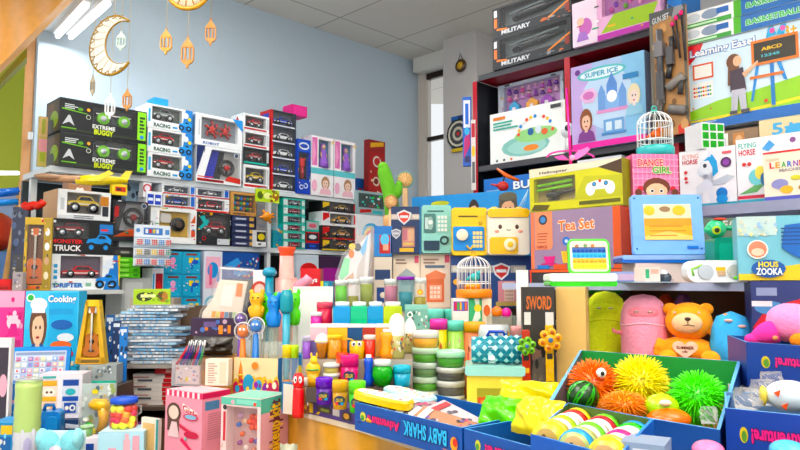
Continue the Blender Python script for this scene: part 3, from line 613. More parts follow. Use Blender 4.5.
# cube blister strip hanging in front of the shelves
pl = L(.14); p1 = pl.hitz(134, 1.6); p2 = pl.hitz(170, 1.6); w = (p2 - p1).length; zt = zat(p1.y, 224); zb = zat(p1.y, 266); h = zt - zb
o = empty('cube_blister_strip', 'white hanging blister strip holding three rows of small puzzle cubes', 'toy', ((p1.x + p2.x) / 2, (p1.y + p2.y) / 2, zb), PI / 4)
m = MB(); m.box(-w / 2, 0, 0, w / 2, .004, h, 'c:e6eef6'); fr = {'F': plane_frame((-w / 2, 0, 0), (w, 0, 0), (0, 0, h), (0, -1, 0))}
m.art(fr, [('r', .25, .76, .78, .93, '5888c8')] + [('r', .3 + .1 * i, .8, .37 + .1 * i, .9, c) for i, c in enumerate(('e8e8e8', 'd04848', 'e0c040', 'e8e8e8'))] + [('r', .85, .78, .97, .9, '6898d0'), ('c', .1, .86, .05, '6898c8'), ('r', 0, .68, 1, .7, '90a8c0'), ('r', 0, .44, 1, .46, '90a8c0'), ('r', 0, .2, 1, .22, '90a8c0')]); m.build('card', o)
for r_, row in enumerate((('d83838', '3888d8', 'd83838', '4898e0', 'd83838'), ('e8c038', '38383c', 'e8c850', 'd04848', '38806a'), ('d83838', '3888d8', 'd83838', '4898e0', 'd83838'))):
    for i, c in enumerate(row):
        s = w * .155; x = -w / 2 + w * (.1 + .2 * i); zc = h * (.1, .34, .58)[r_]
        m = MB(); m.box(x - s / 2, -s * .8, zc - s / 2, x + s / 2, -.001, zc + s / 2, 'p:f0f2f4')
        f2 = {'F': plane_frame((x - s / 2, -s * .8, zc - s / 2), (s, 0, 0), (0, 0, s), (0, -1, 0))}
        m.art(f2, [('r', .06 + .32 * a, .06 + .32 * b_, .3 + .32 * a, .3 + .32 * b_, c) for a in range(3) for b_ in range(3)]); m.build('puzzle_cube', o)
m = MB(); m.tube([(0, .002, h), (0, .002, h + .02), (0, .14, h + .03)], .003, 'm:a0a4a8', 6); m.build('hook', o)
# middle bay
kc = carton('toy_camera_carton', 'white framed carton with a yellow backed black lens toy', 'toy box', L(.02), 150, 196, SL2, .19, .14, 'f2f2f0', [('r', .88, .1, .98, .9, 'e8ecee'), ('p', [(.86, .6), (.97, .6), (.97, .85)], 'd06038'), ('r', .88, .2, .97, .4, 'd8604a'), ('r', .02, .4, .12, .9, 'e0e4e8')], (.18, .18, .86, .9), lambda k: (lambda m: (m.pip((k.w * .1, k.wy - .03, (k.wz0 + k.wz1) / 2), k.h * .2, 0, .03, 'p:1c1c1e', 'y', 20), m.pip((k.w * .1, k.wy - .034, (k.wz0 + k.wz1) / 2), k.h * .1, 0, .006, 'p:4a4038', 'y'), m.rbox(-k.w * .28, k.wy - .02, k.wz0 + k.h * .4, -k.w * .05, k.wy - .001, k.wz1 - .012, 'p:d8d4cc', .012), m.build('toy_lens', k.o)))(MB()), wc='c8a020')
kt = carton('toy_car_carton', 'dark teal carton with red and black car toys under the red car carton', 'toy box', L(.02), 197, 230, SL2, .182, .14, '1e2426', [('p', [(.02, .5), (.3, .8), (.34, .7), (.1, .45)], '30a8a8'), ('p', [(.05, .85), (.2, .9), (.3, .6), (.24, .58)], '30a8a8'), ('r', .6, .02, .98, .2, 'c8ccd0'), ('c', .2, .2, .07, 'c83030'), ('c', .2, .2, .045, '1e2426'), ('c', .4, .96, .05, 'e8a838')], (.12, .28, .95, .92), incar('a82428', True, .8), wc='3a3436')
z = kc.top + .001
k = carton('toy_car_carton', 'white carton with a blue car above the yellow lens carton', 'toy box', L(.02), 163, 195, z, .07, .13, 'e8eaee', [('r', .02, .02, .98, .14, 'c83030'), ('c', .12, .85, .08, 'e8a838'), ('r', .86, .2, .98, .95, '2a6ac8')], (.06, .2, .84, .9), incar('2858c8', False, .9), wc='384050')
carton('toy_car_carton', 'white carton with a white police car on the blue car carton', 'toy box', L(.02), 162, 195, k.top + .001, .052, .13, 'eceef2', [('r', .02, .02, .98, .14, 'd04040'), ('r', .86, .2, .98, .95, '3a70d0')], (.06, .2, .84, .9), incar('e8ecf4', False, .9), wc='404a58')
carton('can_pack', 'small pack with two blue drums beside the car cartons', 'toy box', L(.03), 146, 162, z, .075, .1, 'e8ecf0', [('r', .08, .1, .46, .8, '2848c0'), ('r', .54, .1, .92, .8, '2848c0'), ('r', .12, .35, .42, .55, 'e8f0f8'), ('r', .58, .35, .88, .55, 'e8f0f8')])
k = carton('toy_car_carton', 'white carton with a red sports car above the dark teal carton', 'toy box', L(.02), 196, 229, kt.top + .001, .078, .13, 'f0f0f2', [('r', .0, .0, 1, .13, 'd03434'), ('c', .12, .9, .07, 'e8a838')], (.05, .18, .86, .9), incar('c42430', False, .95), wc='30343c')
carton('toy_car_carton', 'white carton with a white rally car on the red sports car carton', 'toy box', L(.02), 196, 229, k.top + .001, .05, .13, 'e8ecf2', [('r', .0, .0, 1, .13, 'd03434'), ('r', .86, .2, .98, .95, '3868c8')], (.05, .2, .84, .92), incar('f0f0f4', False, .9), wc='404a58')
z = SL2
for i in range(5):
    k = carton('navy_box', ('bottom', 'second lowest', 'middle', 'second highest', 'topmost')[i] + ' flat navy box in the stack under the kraft frame carton', 'toy box', L(.02), 232, 255, z, .034, .12, '242c4c', [('r', .08, .25, .7, .75, '38426a'), ('r', .15, .35, .6, .6, 'c8ccd8'), ('r', .75, .2, .95, .8, 'd0a860'), ('R',), ('r', 0, 0, 1, 1, '303858')], group='flat navy boxes'); z = k.top + .001
def dino(k):
    m = MB()
    for i in range(18):
        x = k.wx0 + (k.wx1 - k.wx0) * (.12 + .15 * (i % 6)); zz = k.wz0 + (k.wz1 - k.wz0) * (.2 + .3 * (i // 6)); m.ell((x, k.wy - .01, zz), .01, ['p:48a858', 'p:d8a838', 'p:4888d0', 'p:c86838'][i % 4], 8, 5)
    m.build('toy_pieces', k.o)
carton('toy_set_carton', 'kraft framed carton of small coloured toy pieces', 'toy box', L(.02), 230.5, 256, z, .135, .12, 'c89860', [('r', .1, .04, .6, .1, '6a4a28')], (.12, .16, .95, .9), dino, wc='3a3c40')
carton('navy_box', 'narrow tan and navy carton beside the navy stack', 'toy box', L(.0), 256, 266, SL2, .17, .12, '4a3c34', [('r', .1, .1 + .2 * i, .9, .22 + .2 * i, '242c4c') for i in range(4)])
carton('toy_car_carton', 'small white carton with a yellow car under the hanging orange toy', 'toy box', L(.06), 256, 266, SL2, 230, .06, 'e8e8e8', [('r', .05, .3, .95, .9, '20242c'), ('e', .5, .6, .35, .2, 'e8d020'), ('r', .2, .1, .5, .2, '303030')])
# hanging bag with lime header
pl = L(.1); p1 = pl.hitz(255, 1.8); p2 = pl.hitz(279, 1.8); w = (p2 - p1).length; zt = zat(p1.y, 188); zb = zat(p1.y, 229)
o = empty('hanging_toy_bag', 'clear hanging toy bag with a lime header card and an orange figure', 'toy', ((p1.x + p2.x) / 2, (p1.y + p2.y) / 2, zb), PI / 4); h = zt - zb
m = MB(); m.box(-w / 2, 0, h * .68, w / 2, .003, h, 'b8d828'); m.art({'F': plane_frame((-w / 2, 0, h * .68), (w, 0, 0), (0, 0, h * .32), (0, -1, 0))}, [('e', .2, .5, .12, .3, '506818'), ('e', .5, .5, .16, .25, 'e8f0a0'), ('e', .84, .5, .14, .35, 'a06838')] + specks(8, .1, .1, .9, .9, ['789020', 'e8f060', '8a5a30'], .06, .1)); m.build('header_card', o)
m = MB(); m.add([(-w * .4, -.012, 0), (w * .4, -.012, 0), (w * .42, -.004, h * .68), (-w * .42, -.004, h * .68), (-w * .4, .012, 0), (w * .4, .012, 0), (w * .42, .004, h * .68), (-w * .42, .004, h * .68)], [(0, 1, 2, 3), (5, 4, 7, 6), (0, 4, 5, 1), (1, 5, 6, 2), (0, 3, 7, 4)], 'h:e8ecee'); m.build('bag', o)
m = MB(); m.ell((-w * .05, -.01, h * .32), (w * .2, .02, h * .12), 'p:e88c1c', 10, 6, .15); [m.tube([(-w * .05, -.012, h * .32), (-w * .05 + w * .3 * math.cos(a), -.014, h * .32 + h * .18 * math.sin(a))], .007, 'p:e88c1c', 6) for a in (.5, 2.2, 3.3, 5.2, 0)]; m.build('toy_figure', o)
m = MB(); m.tube([(0, .002, h), (0, .002, h + .015), (0, .12, h + .02)], .003, 'm:a0a4a8', 6); m.build('hook', o)
# teal stacks
z = SL2
for i in range(6):
    q = ('bottom', 'second lowest', 'third lowest', 'third highest', 'second highest', 'topmost')[i]
    k = carton('toy_car_carton', q + ' of six flat teal edged car packs', 'toy box', L(.02), 283, 305, z, .05, .12, '38b0a0', [('r', 0, .85, 1, 1, '58c8b8'), ('r', .02, .12, .2, .82, 'e0e8e8'), ('r', .85, .2, .98, .8, 'c8d8d8')], (.22, .15, .84, .85), incar(('c84858', '9a5868', 'c05060', '606a70', 'd86878', 'b8c0c8')[i], False, .9), 'flat teal edged car packs', wc='8a6a70', wd=.02); z = k.top + .001
z = SL2
for i in range(3):
    k = carton('toy_car_carton', ('bottom', 'middle', 'topmost')[i] + ' of three small packs beside the teal edged stack', 'toy box', L(.0), 306, 319, z, (.04, .07, .07)[i], .12, ('2848b0', 'd83838', '38b0a0')[i], [('r', .05, .2, .95, .9, ('202848', '20242c', 'a8b0b0')[i]), ('e', .5, .55, .3, .2, ('4868d0', 'd0d4d8', 'c86878')[i])]); z = k.top + .001
z = SL2
for i, (cx, c, lb) in enumerate((('f0d030', 'd88820', 'bottom black carton with an orange digger at the shelf end'), ('c83030', 'e0a028', 'red edged carton with an orange car above the digger'), ('f0f0f0', 'e8a820', 'white carton with a yellow taxi, second from the top at the shelf end'), ('181818', 'd0a820', 'top black and yellow carton at the shelf end'))):
    k = carton('toy_car_carton', lb, 'toy box', L(.03), 322, 357, z, (.07, .085, .09, .065)[i], .14, ('1c1c1e', '20181a', 'eceef0', '18181a')[i], [('r', 0, 0, 1, .1, cx), ('p', [(.02, .3), (.2, .6), (.2, .9), (.02, .9)], 'e0b828' if i in (0, 3) else 'd04040'), ('r', .9, .2, .98, .9, 'c03030')], (.22, .16, .9, .9), incar(c, i == 0, .9), 'cartons at the shelf end', wc=('383634', '302c30', '6a6460', '4a3838')[i], wd=.025); z = k.top + .001
# game boxes standing past the shelf end
k = carton('game_box', 'white box printed with a rainbow below the green game box', 'toy box', L(.05), 357, 385, 1.62, 214, .08, 'f0f2f4', [('e', .5, .42, .35, .36, '58b0d8'), ('e', .5, .4, .27, .27, 'f0d060'), ('e', .5, .38, .2, .2, 'e87878'), ('e', .5, .36, .13, .13, 'f0f2f4'), ('r', .1, .1, .9, .3, 'c8dce8')])
carton('game_box', 'dark game box with green and teal tokens on top of the rainbow box', 'toy box', L(.05), 357, 385, k.top + .001, 190, .08, '98b0b4', [('r', .05, .3, .95, .9, '3a4a48'), ('p', [(.1, .05), (.5, .12), (.5, .25), (.1, .2)], 'c03838'), ('r', .55, .06, .9, .2, '48b0b8')] + specks(20, .1, .35, .9, .85, ['48c858', '58c8c0', 'e8e8e8', 'd04848', '38302c'], .05, .05))
carton('game_box', 'small blue and red box behind the green game box', 'toy box', L(-.1), 357, 371, 1.9, 178, .08, '2858a0', [('r', .1, .15, .9, .7, 'a03030'), ('e', .5, .5, .3, .2, '48a0d8')])
carton('carton', 'plain grey carton holding up the rainbow box', 'box', L(.04), 356, 386, .9, 1.618 - .9, .12, 'a8acae')
carton('carton', 'plain grey carton under the tall dark red pack', 'box', L(-.1), 358, 386, .9, 1.03 - .0005, .1, 'a0a4a8')

# ---------------------------------------------------------------- lower shelf (between SL3 and SL2)
names = (('bottom', 'middle', 'top'), ('inner column', 'outer column'))
for c_ in range(2):
    z = SL3
    for i in range(3):
        k = carton('doll_toy_box', '%s sky blue box with pink and yellow figures, %s of two' % (names[0][i], names[1][c_]), 'toy box', L(.04), 163.5 + 18.5 * c_, 181.5 + 18.5 * c_, z, .121, .12, '30a8d0', [('r', .2, .84, .8, .93, '8a4038'), ('r', .02, .02, .98, .06, '2888b8')] + ([('e', .5, .6, .16, .14, 'f0a8d0'), ('r', .42, .25, .58, .5, 'f0a8d0'), ('r', .3, .35, .7, .42, 'e888c0')] if c_ == 0 else [('r', .36, .5, .6, .74, 'f0d030'), ('e', .7, .55, .2, .1, '2858c0'), ('r', .48, .22, .58, .5, '2858c0'), ('r', .7, .65, .9, .74, 'f0d030')]) + specks(8, .08, .1, .92, .8, ['88d8e8', 'f0f0f0', 'f0a8c8'], .035, .025), group='sky blue figure boxes'); z = k.top + .001
carton('toy_set_box', 'pale box with pink and blue toys beside the sky blue boxes', 'toy box', L(.03), 202.5, 221, SL3, .375, .14, 'dfe4f0', [('r', .1, .45, .9, .92, 'f0b8cc'), ('e', .5, .72, .3, .12, '4898d8'), ('r', .3, .5, .45, .8, 'e87898'), ('c', .5, .22, .13, '78b8d0'), ('c', .5, .22, .09, 'e8ecf0'), ('r', .7, .55, .85, .7, '3878c8')])
carton('toy_set_box', 'wide royal blue box with crowded coloured toys under the shelf board', 'toy box', L(.02), 222, 259, 1.42, .155, .14, '2050a0', [('p', [(.05, .5), (.4, .8), (.5, .6), (.3, .4)], '58a0e0'), ('r', .3, .15, .7, .3, '4890d8')] + specks(26, .4, .08, .96, .8, ['e0a838', 'd04848', 'e8e8e8', '48a8d8', '784890'], .025, .05))
carton('carton', 'dark grey carton under the royal blue toy set box', 'box', L(.0), 224, 262, SL3, .219, .14, '5a6064')
carton('toy_box', 'small white framed box with red toys beside the sky blue boxes', 'toy box', L(.05), 151, 162, SL3, 268, .12, 'e8e4e8', [('r', .3, .1, .95, .9, '9a3038'), ('e', .6, .65, .2, .12, 'd84848'), ('e', .6, .35, .2, .12, '4858a0'), ('r', .05, .1, .2, .9, '48a8d8')])
for i, (a, b_, t, c, lb, oo) in enumerate(((273, 283, 225, '3a98a8', 'narrow teal and white boxed toy beside the white upright', specks(10, .1, .1, .9, .9, ['e8ecf0', 'e0b838', '2870c0', 'c84848'], .12, .06)),)):
    carton('toy_box', lb, 'toy box', L(.01), a, b_, SL2, t, .1, c, oo)
carton('toy_box', 'pale box with a red arch and blue parts under the teal edged packs', 'toy box', L(.03), 296, 318, SL3, .375, .12, 'c8d4e0', [('e', .55, .75, .4, .12, 'd03838'), ('r', .2, .3, .9, .7, '4890d0'), ('r', .25, .45, .5, .65, 'e8e8d0'), ('r', .6, .3, .75, .6, 'f0d040')])
carton('toy_box', 'dark carton with magenta toys under the digger cartons', 'toy box', L(.03), 319, 350, SL3, .37, .12, '3a2040', [('r', .1, .55, .9, .8, 'a83898'), ('e', .5, .4, .35, .1, 'c858b0'), ('r', .3, .1, .8, .3, '8a3080')])
# ================================================================ placing helpers for loose things
def on(px, Y, z): return Vector(((px - 400) / F * (Y * ct + (z - H0) * st), Y, z))
def pw(n, Y): return n / F * Y            # n pixels at depth Y in metres
def riser(name, label, x0, x1, Y0, Y1, z0, z1, c='p:54483e', cat='stand'):
    a, b = on(x0, Y0, z1).x, on(x1, Y0, z1).x
    m = MB(); m.box(0, 0, 0, b - a, Y1 - Y0, z1 - z0, c); o = m.build(name, None, (a, Y0, z0)); return tag(o, label, cat)
def fcarton(name, label, cat, x1, x2, b, t, Y, d, col, ops=(), yaw=0, **k): return carton(name, label, cat, P((x1 + x2) / 2 if 0 else x1, 300, Y, yaw), x1, x2, b, t, d, col, ops, **k)
def tub(name, label, px, Y, z, wpx, top, body, lid, taper=.86, lidh=.2, ops=None, group=None, clear=None, lidw=1.06, fill=.8, seg=24, cat='tub', rim=None):
    """round pot with a lid; 'clear' = clear walled pot with slime inside"""
    r = pw(wpx, Y) / 2 / 1.0; h = zat(Y, top) - z
    p = on(px, Y, z); o = empty(name, label, cat, p, 0, group)
    hb = h * (1 - lidh); rb = r * taper; r1 = r / lidw
    m = MB()
    if clear:
        m.lathe([(.0001, 0), (rb, 0), (rb + (r1 - rb) * 1, hb), ], 'h:' + clear, seg); m.build('pot', o)
        q = MB(); e = .0025; q.lathe([(.0001, e), (rb - e, e), (rb - e + (r1 - rb) * fill, hb * fill), (.0001, hb * fill)], 'j:' + body, seg); q.build('slime', o)
    else:
        m.lathe([(.0001, 0), (rb * .96, 0), (rb, h * .015), (rb + (r1 - rb), hb), (.0001, hb)], 'p:' + body, seg); m.build('pot', o)
    m = MB(); m.lathe([(r1 * .9, hb - h * .03), (r, hb - h * .03), (r, h - h * .035), (r * .95, h), (r * .86, h), (r * .84, h - h * .03), (.0001, h - h * .03)], 'p:' + lid, seg); m.build('lid', o)
    if ops:
        q = MB(); q.art({'F': cyl_frame(rb + (r1 - rb) * .15, hb * .12, hb * .9, r2=rb + (r1 - rb) * .95)}, ops); q.build('label', o)
    return o
def finish(o, sub=2):
    m = o.modifiers.new('smooth', 'SUBSURF'); m.levels = sub; m.render_levels = sub; return o
def bag(name, label, px, Y, z, wpx, hpx, d, c, cat='toy bag', ops=None, seed=1, rz=0, ry=0, puff=1.0, clear=None):
    """soft crumpled pillow bag with sealed ends"""
    w, h = pw(wpx, Y), pw(hpx, Y); n, k = 22, 16; R_ = random.Random(seed)
    ph = [R_.uniform(0, 6.28) for _ in range(8)]; v = []
    for s in (-1, 1):
        for j in range(k + 1):
            for i in range(n + 1):
                u, t = i / n, j / k; a = (math.sin(PI * u) ** .45) * (math.sin(PI * t) ** .45)
                cr = 1 + .16 * math.sin(9 * u + ph[0] + 3 * math.sin(5 * t + ph[1])) + .13 * math.sin(15 * t + ph[2] + 4 * u) + R_.uniform(-.05, .05) + .1 * math.sin(23 * u + 17 * t + ph[3])
                ed = 1 + .02 * math.sin(18 * u + ph[4]); et = 1 + .03 * math.sin(14 * t + ph[5])
                v.append(((u - .5) * w * et, s * d / 2 * a * cr * puff, h * .5 + (t - .5) * h * ed))
    fs = []; N = n + 1; b = N * (k + 1)
    for j in range(k):
        for i in range(n):
            q = (j * N + i, j * N + i + 1, (j + 1) * N + i + 1, (j + 1) * N + i)
            fs.append(q); fs.append(tuple(b + x for x in q[::-1]))
    m = MB(); m.add(v, fs, c, True)
    p = on(px, Y, z); o = m.build(name, None, p, rz); o.rotation_euler[1] = ry; tag(o, label, cat); return o

# ================================================================ low stand and lower left goods
riser('display_stand', 'upper step of the stand under the blue tablet and cooking set box', -30, 80, 2.44, 3.0, 0, 1.035)
riser('display_stand', 'narrow step of the stand under the yellow ukulele pack', 80.5, 116, 2.44, 2.6, 0, 1.035)
riser('display_stand', 'middle step of the stand under the toy phone box', -30, 116, 2.13, 2.43, 0, .905)
riser('display_stand', 'low front step of the stand under the jar of coloured candy', -75, 150, 1.8, 2.12, 0, .86)
# red ball, packs by the post
v = at(-6, 232, 4.0); m = MB(); m.ell((0, 0, 0), .12, 'p:d8401c', 24, 16); o = m.build('red_ball', None, v); tag(o, 'large shiny orange red ball beyond the wooden post', 'ball')
riser('display_stand', 'stand under the red ball behind the wooden post', -40, 10, 3.88, 4.12, 0, v.z - .121, 'p:5878a8')
m = MB(); a, b = at(22, 207, 3.1), at(45, 204, 3.1)
m.tube([a + (b - a) * (i / 8) + Vector((0, 0, .006 * math.sin(i * 2))) for i in range(9)], [.012, .02, .016, .022, .014, .02, .016, .02, .012], 'p:d82818', 8); o = m.build('red_toy_gun', None); tag(o, 'red plastic toy resting across the yellow ukulele carton', 'toy')
def uke(par, x, y, z, h, c, dark='3a2010'):
    m = MB()
    body = [(0, 0), (.12, .01), (.175, .08), (.165, .17), (.115, .24), (.125, .31), (.135, .36), (.1, .43), (.03, .46)]
    pts = [(x + a * h, z + b * h) for a, b in body] + [(x - a * h, z + b * h) for a, b in body[::-1] if a]
    m.prism(pts[::-1], y - .007, y + .006, 'p:' + c); b = m.build('ukulele', par)
    m = MB(); m.prism([(x - .025 * h, z + .42 * h), (x - .025 * h, z + .84 * h), (x + .025 * h, z + .84 * h), (x + .025 * h, z + .42 * h)], y - .012, y - .0071, 'p:' + dark); m.build('fretboard', b)
    m = MB(); m.prism([(x - .03 * h, z + .84 * h), (x - .05 * h, z + .98 * h), (x + .05 * h, z + .98 * h), (x + .03 * h, z + .84 * h)], y - .01, y + .004, 'p:' + c); [m.ell((x + s * .055 * h, y - .003, z + q * h), .007, 'p:f0f0e8', 8, 5) for s in (-1, 1) for q in (.88, .94)]; m.build('headstock', b)
    m = MB(); m.lathe([(.0001, 0), (.05 * h, 0), (.05 * h, .001), (.0001, .001)], 'p:20120a', 16, (x, y - .0085, z + .3 * h), 'y'); m.box(x - .06 * h, y - .0105, z + .1 * h, x + .06 * h, y - .007, z + .13 * h, 'p:' + dark)
    for s in (-1.5, -.5, .5, 1.5): m.tube([(x + s * .009 * h, y - .0135, z + .11 * h), (x + s * .009 * h, y - .0135, z + .86 * h)], .0007, 'p:f0e8d8', 4)
    m.build('strings', b)
k = carton('ukulele_carton', 'yellow window carton with an orange ukulele, standing beside the monster truck carton', 'toy box', P(22, 290, 3.0, 22), 22, 49.5, SLB, 217, .05, 'c8a428', [('r', .7, .02, .98, .98, 'a88a10')] + [('e', .84, .2 + .2 * i, .09, .055, ('e8dcc0', 'c8a080', 'f4f4f0', 'e8e8e8')[i]) for i in range(4)] + [('e', .06, .85, .04, .05, '8a6a20'), ('r', .05, .02, .65, .06, 'e06018')], (.1, .07, .7, .9),
   lambda k: uke(k.o, (k.wx0 + k.wx1) / 2, k.wy - .008, k.wz0 + .004, (k.wz1 - k.wz0) * .95, 'c8682c'), wc='6a3c14', wd=.025)
for i, (t, b, lb) in enumerate(((207, 250, 'upper dark blue printed pack leaning beside the yellow ukulele carton'), (255, 291, 'lower dark grey printed pack beside the yellow ukulele carton'))):
    z = SLB if i else k.z
    pk = carton('blister_pack', lb, 'toy box', P(10, 290, 3.12 + (0 if i else .08), 10), 9 + i * 2, 25, SLB, t, .03, ('3c4258', '4a4a4c')[i], specks(12, .1, .05 if i else .5, .9, .95, ['58688c', '282c3c', '7c8494', 'b0a898'], .14, .04))
carton('cube_box', 'small grey printed box at the foot of the ukulele carton', 'toy box', P(11, 290, 2.93, 0), 12, 22, SLB, 272, .03, 'a8a09c', specks(10, .1, .1, .9, .9, ['e8e4e0', '605c5c', '8888a0'], .1, .07))
carton('toy_box', 'small red pack at the edge beside the ukulele carton', 'toy box', P(0, 290, 3.02, 0), -6, 10, SLB, 279, .04, 'c82020', [('r', .2, .5, .9, .9, 'd84040'), ('r', .1, .1, .9, .3, '9a1818')])
m = MB(); a, b = at(2, 300, 3.72), at(22, 182, 3.75); m.tube([a, b], .018, 'w:d8a868', 4); o = m.build('wooden_plank'); tag(o, 'pale wooden plank leaning behind the dark printed packs', 'plank')

k = fcarton('toy_set_box', 'pink accessory box at the edge beside the cooking set box', 'toy box', -14, 21, 1.036, 291, 2.78, .08, 'f060a0', [('r', 0, .8, 1, 1, 'f4b0cc'), ('e', .72, .62, .2, .1, 'f8d8e4'), ('p', [(.55, .45), (.9, .45), (.8, .6), (.65, .6)], 'e8388c'), ('r', .5, .2, .95, .4, 'd02878'), ('r', .55, .7, .95, .74, 'e83888')] + specks(10, .5, .05, .98, .9, ['f8d8e8', 'e02880', 'f0a0c0'], .05, .03), 4)
k = fcarton('cooking_set_box', 'light blue box picturing a child in a chef hat above the blue tablet', 'toy box', 22, 76, 1.036, 291, 2.7, .08, '58c0ea', [('r', 0, .55, 1, 1, '68c8ee'), ('r', .45, .1, .98, .98, '4ab4e4')] + bubble('Cooking', .42, .84, .95, .95, 'f8f8f4', '2878c0') + [('r', .45, .72, .9, .79, '38a0d8'), ('c', .1, .92, .05, 'f0f0f0'), ('c', .1, .92, .035, '48b858')] + bust(.02, .1, .5, .88, 'f2c8a8', '6a4430', '2858a0') + [('p', [(.02, .1), (.06, .34), (.46, .34), (.5, .1)], '2c4c8c'), ('r', .04, .18, .48, .2, 'e8e8f0'), ('r', .04, .26, .48, .28, 'e8e8f0'), ('e', .26, .84, .16, .08, 'f8f8f8'), ('r', .14, .74, .38, .82, 'f4f4f6'), ('e', .7, .6, .2, .06, '2060b0'), ('e', .78, .45, .16, .05, 'e8f0f4'), ('e', .7, .36, .2, .05, 'f07038'), ('e', .8, .26, .14, .05, 'e84848'), ('r', .55, .12, .95, .17, 'f0e0b0')], 4)
# tablet
def tablet():
    Y = 2.5; w, h = pw(54, Y), pw(36, Y); o = empty('toy_tablet', 'blue framed toy tablet with rows of white keys leaning on the cooking set box', 'toy tablet', on(39, Y, 1.0365), math.radians(14))
    o.rotation_euler[0] = math.radians(-10)
    m = MB(); m.rbox(-w / 2, -.008, 0, w / 2, .008, h, 'p:2a8cdc', .012); m.build('frame', o)
    m = MB(); m.box(-w * .43, -.0095, h * .1, w * .43, -.008, h * .88, 'p:c4d4e8')
    cols = ['f4f4f6', 'f0b8c8', 'f4f4f6', '98b8e8', 'f0e8c0', 'a888c8', 'e8889c']
    ops = [('r', .02, .86, .98, .96, '8898b8')] + [('r', .03 + .12 * i, .05 + .2 * j, .12 + .12 * i, .2 + .2 * j, cols[(i * 3 + j * 2) % 7]) for i in range(8) for j in range(4)] + [('e', .075 + .12 * i, .125 + .2 * j, .022, .045, cols[(i * 5 + j * 3 + 3) % 7]) for i in range(8) for j in range(4)]
    m.art({'F': plane_frame((-w * .43, -.0095, h * .1), (w * .86, 0, 0), (0, 0, h * .78), (0, -1, 0))}, ops, .0003); m.build('screen', o)
    m = MB(); m.box(-.01, .008, 0, .01, .05, .006, 'p:2070b8'); m.build('foot', o)
tablet()
# ukulele pack
kb = fcarton('blister_pack', 'clear fronted craft pack with a teal base under the yellow ukulele pack', 'toy box', 79, 116, 1.036, 365, 2.47, .08, '9ca4a4', [('r', 0, 0, 1, .2, '38b8a0')] + specks(24, .05, .3, .95, .95, ['d8e0e0', '586468', 'b0a080', '788888'], .05, .1), 6)
def ukepack():
    Y = 2.5; z = kb.top + .001; h = zat(Y, 300) - z; w0, w1 = pw(29, Y), pw(12, Y)
    o = empty('ukulele_pack', 'yellow tapered pack holding a small brown ukulele, beside the blue tablet', 'toy box', on(91, Y, z), math.radians(6))
    m = MB(); m.prism([(-w0 / 2, 0), (-w1 / 2, h), (w1 / 2, h), (w0 / 2, 0)], .012, .03, 'e0b818')
    for a, b in (((-w0 / 2, 0), (-w1 / 2, h)), ((w0 / 2, 0), (w1 / 2, h))):
        s = 1 if a[0] < 0 else -1; t = .018
        m.prism([a, b, (b[0] + s * t * .5, b[1]), (a[0] + s * t, a[1])] if s > 0 else [a, (a[0] + s * t, a[1]), (b[0] + s * t * .5, b[1]), b], -.012, .012, 'd8a810')
    m.prism([(-w0 / 2, 0), (-w0 * .47, h * .1), (w0 * .47, h * .1), (w0 / 2, 0)], -.012, .0119, 'd8a010'); m.prism([(-w1 * .6, h * .9), (-w1 * .5, h), (w1 * .5, h), (w1 * .6, h * .9)], -.012, .0119, 'e8c020'); m.build('carton', o)
    m = MB(); m.art({'F': plane_frame((-w0 / 2, -.0122, 0), (w0, 0, 0), (0, 0, h), (0, -1, 0))}, [('r', .2, .02, .8, .07, '7a5a10')]); m.build('lettering_band', o)
    uke(o, 0, .004, h * .11, h * .8, 'b87038')
ukepack()
for i in range(3):
    fcarton('toy_card', ('dark blue', 'navy', 'bright blue')[i] + ' hanging style toy card behind the brown ukulele pack', 'toy box', 104 + 7 * i, 112 + 7 * i, 1.036, 315 + 6 * i, 2.583 - .008 * i, .006, ('2858a0', '283c68', '2c78c8')[i], specks(9, .1, .3, .9, .9, ['88b8e8', 'e8ecf0', '182848'], .15, .04) + [('r', .1, .9, .9, .96, 'd8e4f0')], 5)
# phones box and neighbours
kp = fcarton('carton', 'navy box with a red shield under the toy phone box', 'toy box', 36, 81, .906, .038, 2.3, .12, '28406a', [('p', [(0, .5), (.35, .7), (.35, .3), (0, .2)], 'c8ccd8'), ('p', [(1, .5), (.65, .7), (.65, .3), (1, .2)], 'c8ccd8')] + badge(.5, .5, .42, 'c83030', 'e8ecf0', 4), 8)
fcarton('toy_phone_box', 'pale box showing a yellow and a blue toy phone, below the blue tablet', 'toy box', 37, 81, kp.top + .001, 375, 2.32, .1, 'ece6ea', [('r', .06, .1, .44, .88, 'f0d8c8'), ('r', .08, .74, .42, .86, 'e8a820'), ('r', .54, .1, .94, .9, 'd8dce8'), ('r', .56, .74, .92, .88, '2a4a98'), ('e', .25, .6, .14, .1, 'f8f0e0'), ('c', .2, .6, .03, '6a4028'), ('c', .3, .6, .03, '6a4028'), ('e', .74, .6, .12, .08, '48b0b8')] + phone2(.1, .12, .42, .5, 'f0b428') + phone2(.56, .12, .92, .5, '2a50a8') + [('r', .1, .92, .4, .97, '48a8a0'), ('T',), ('r', 0, 0, 1, 1, 'e8dce4')] + specks(12, .02, .02, .98, .98, ['f0a8c0', 'f0c868', 'a8d0e8'], .012, .02), 8)
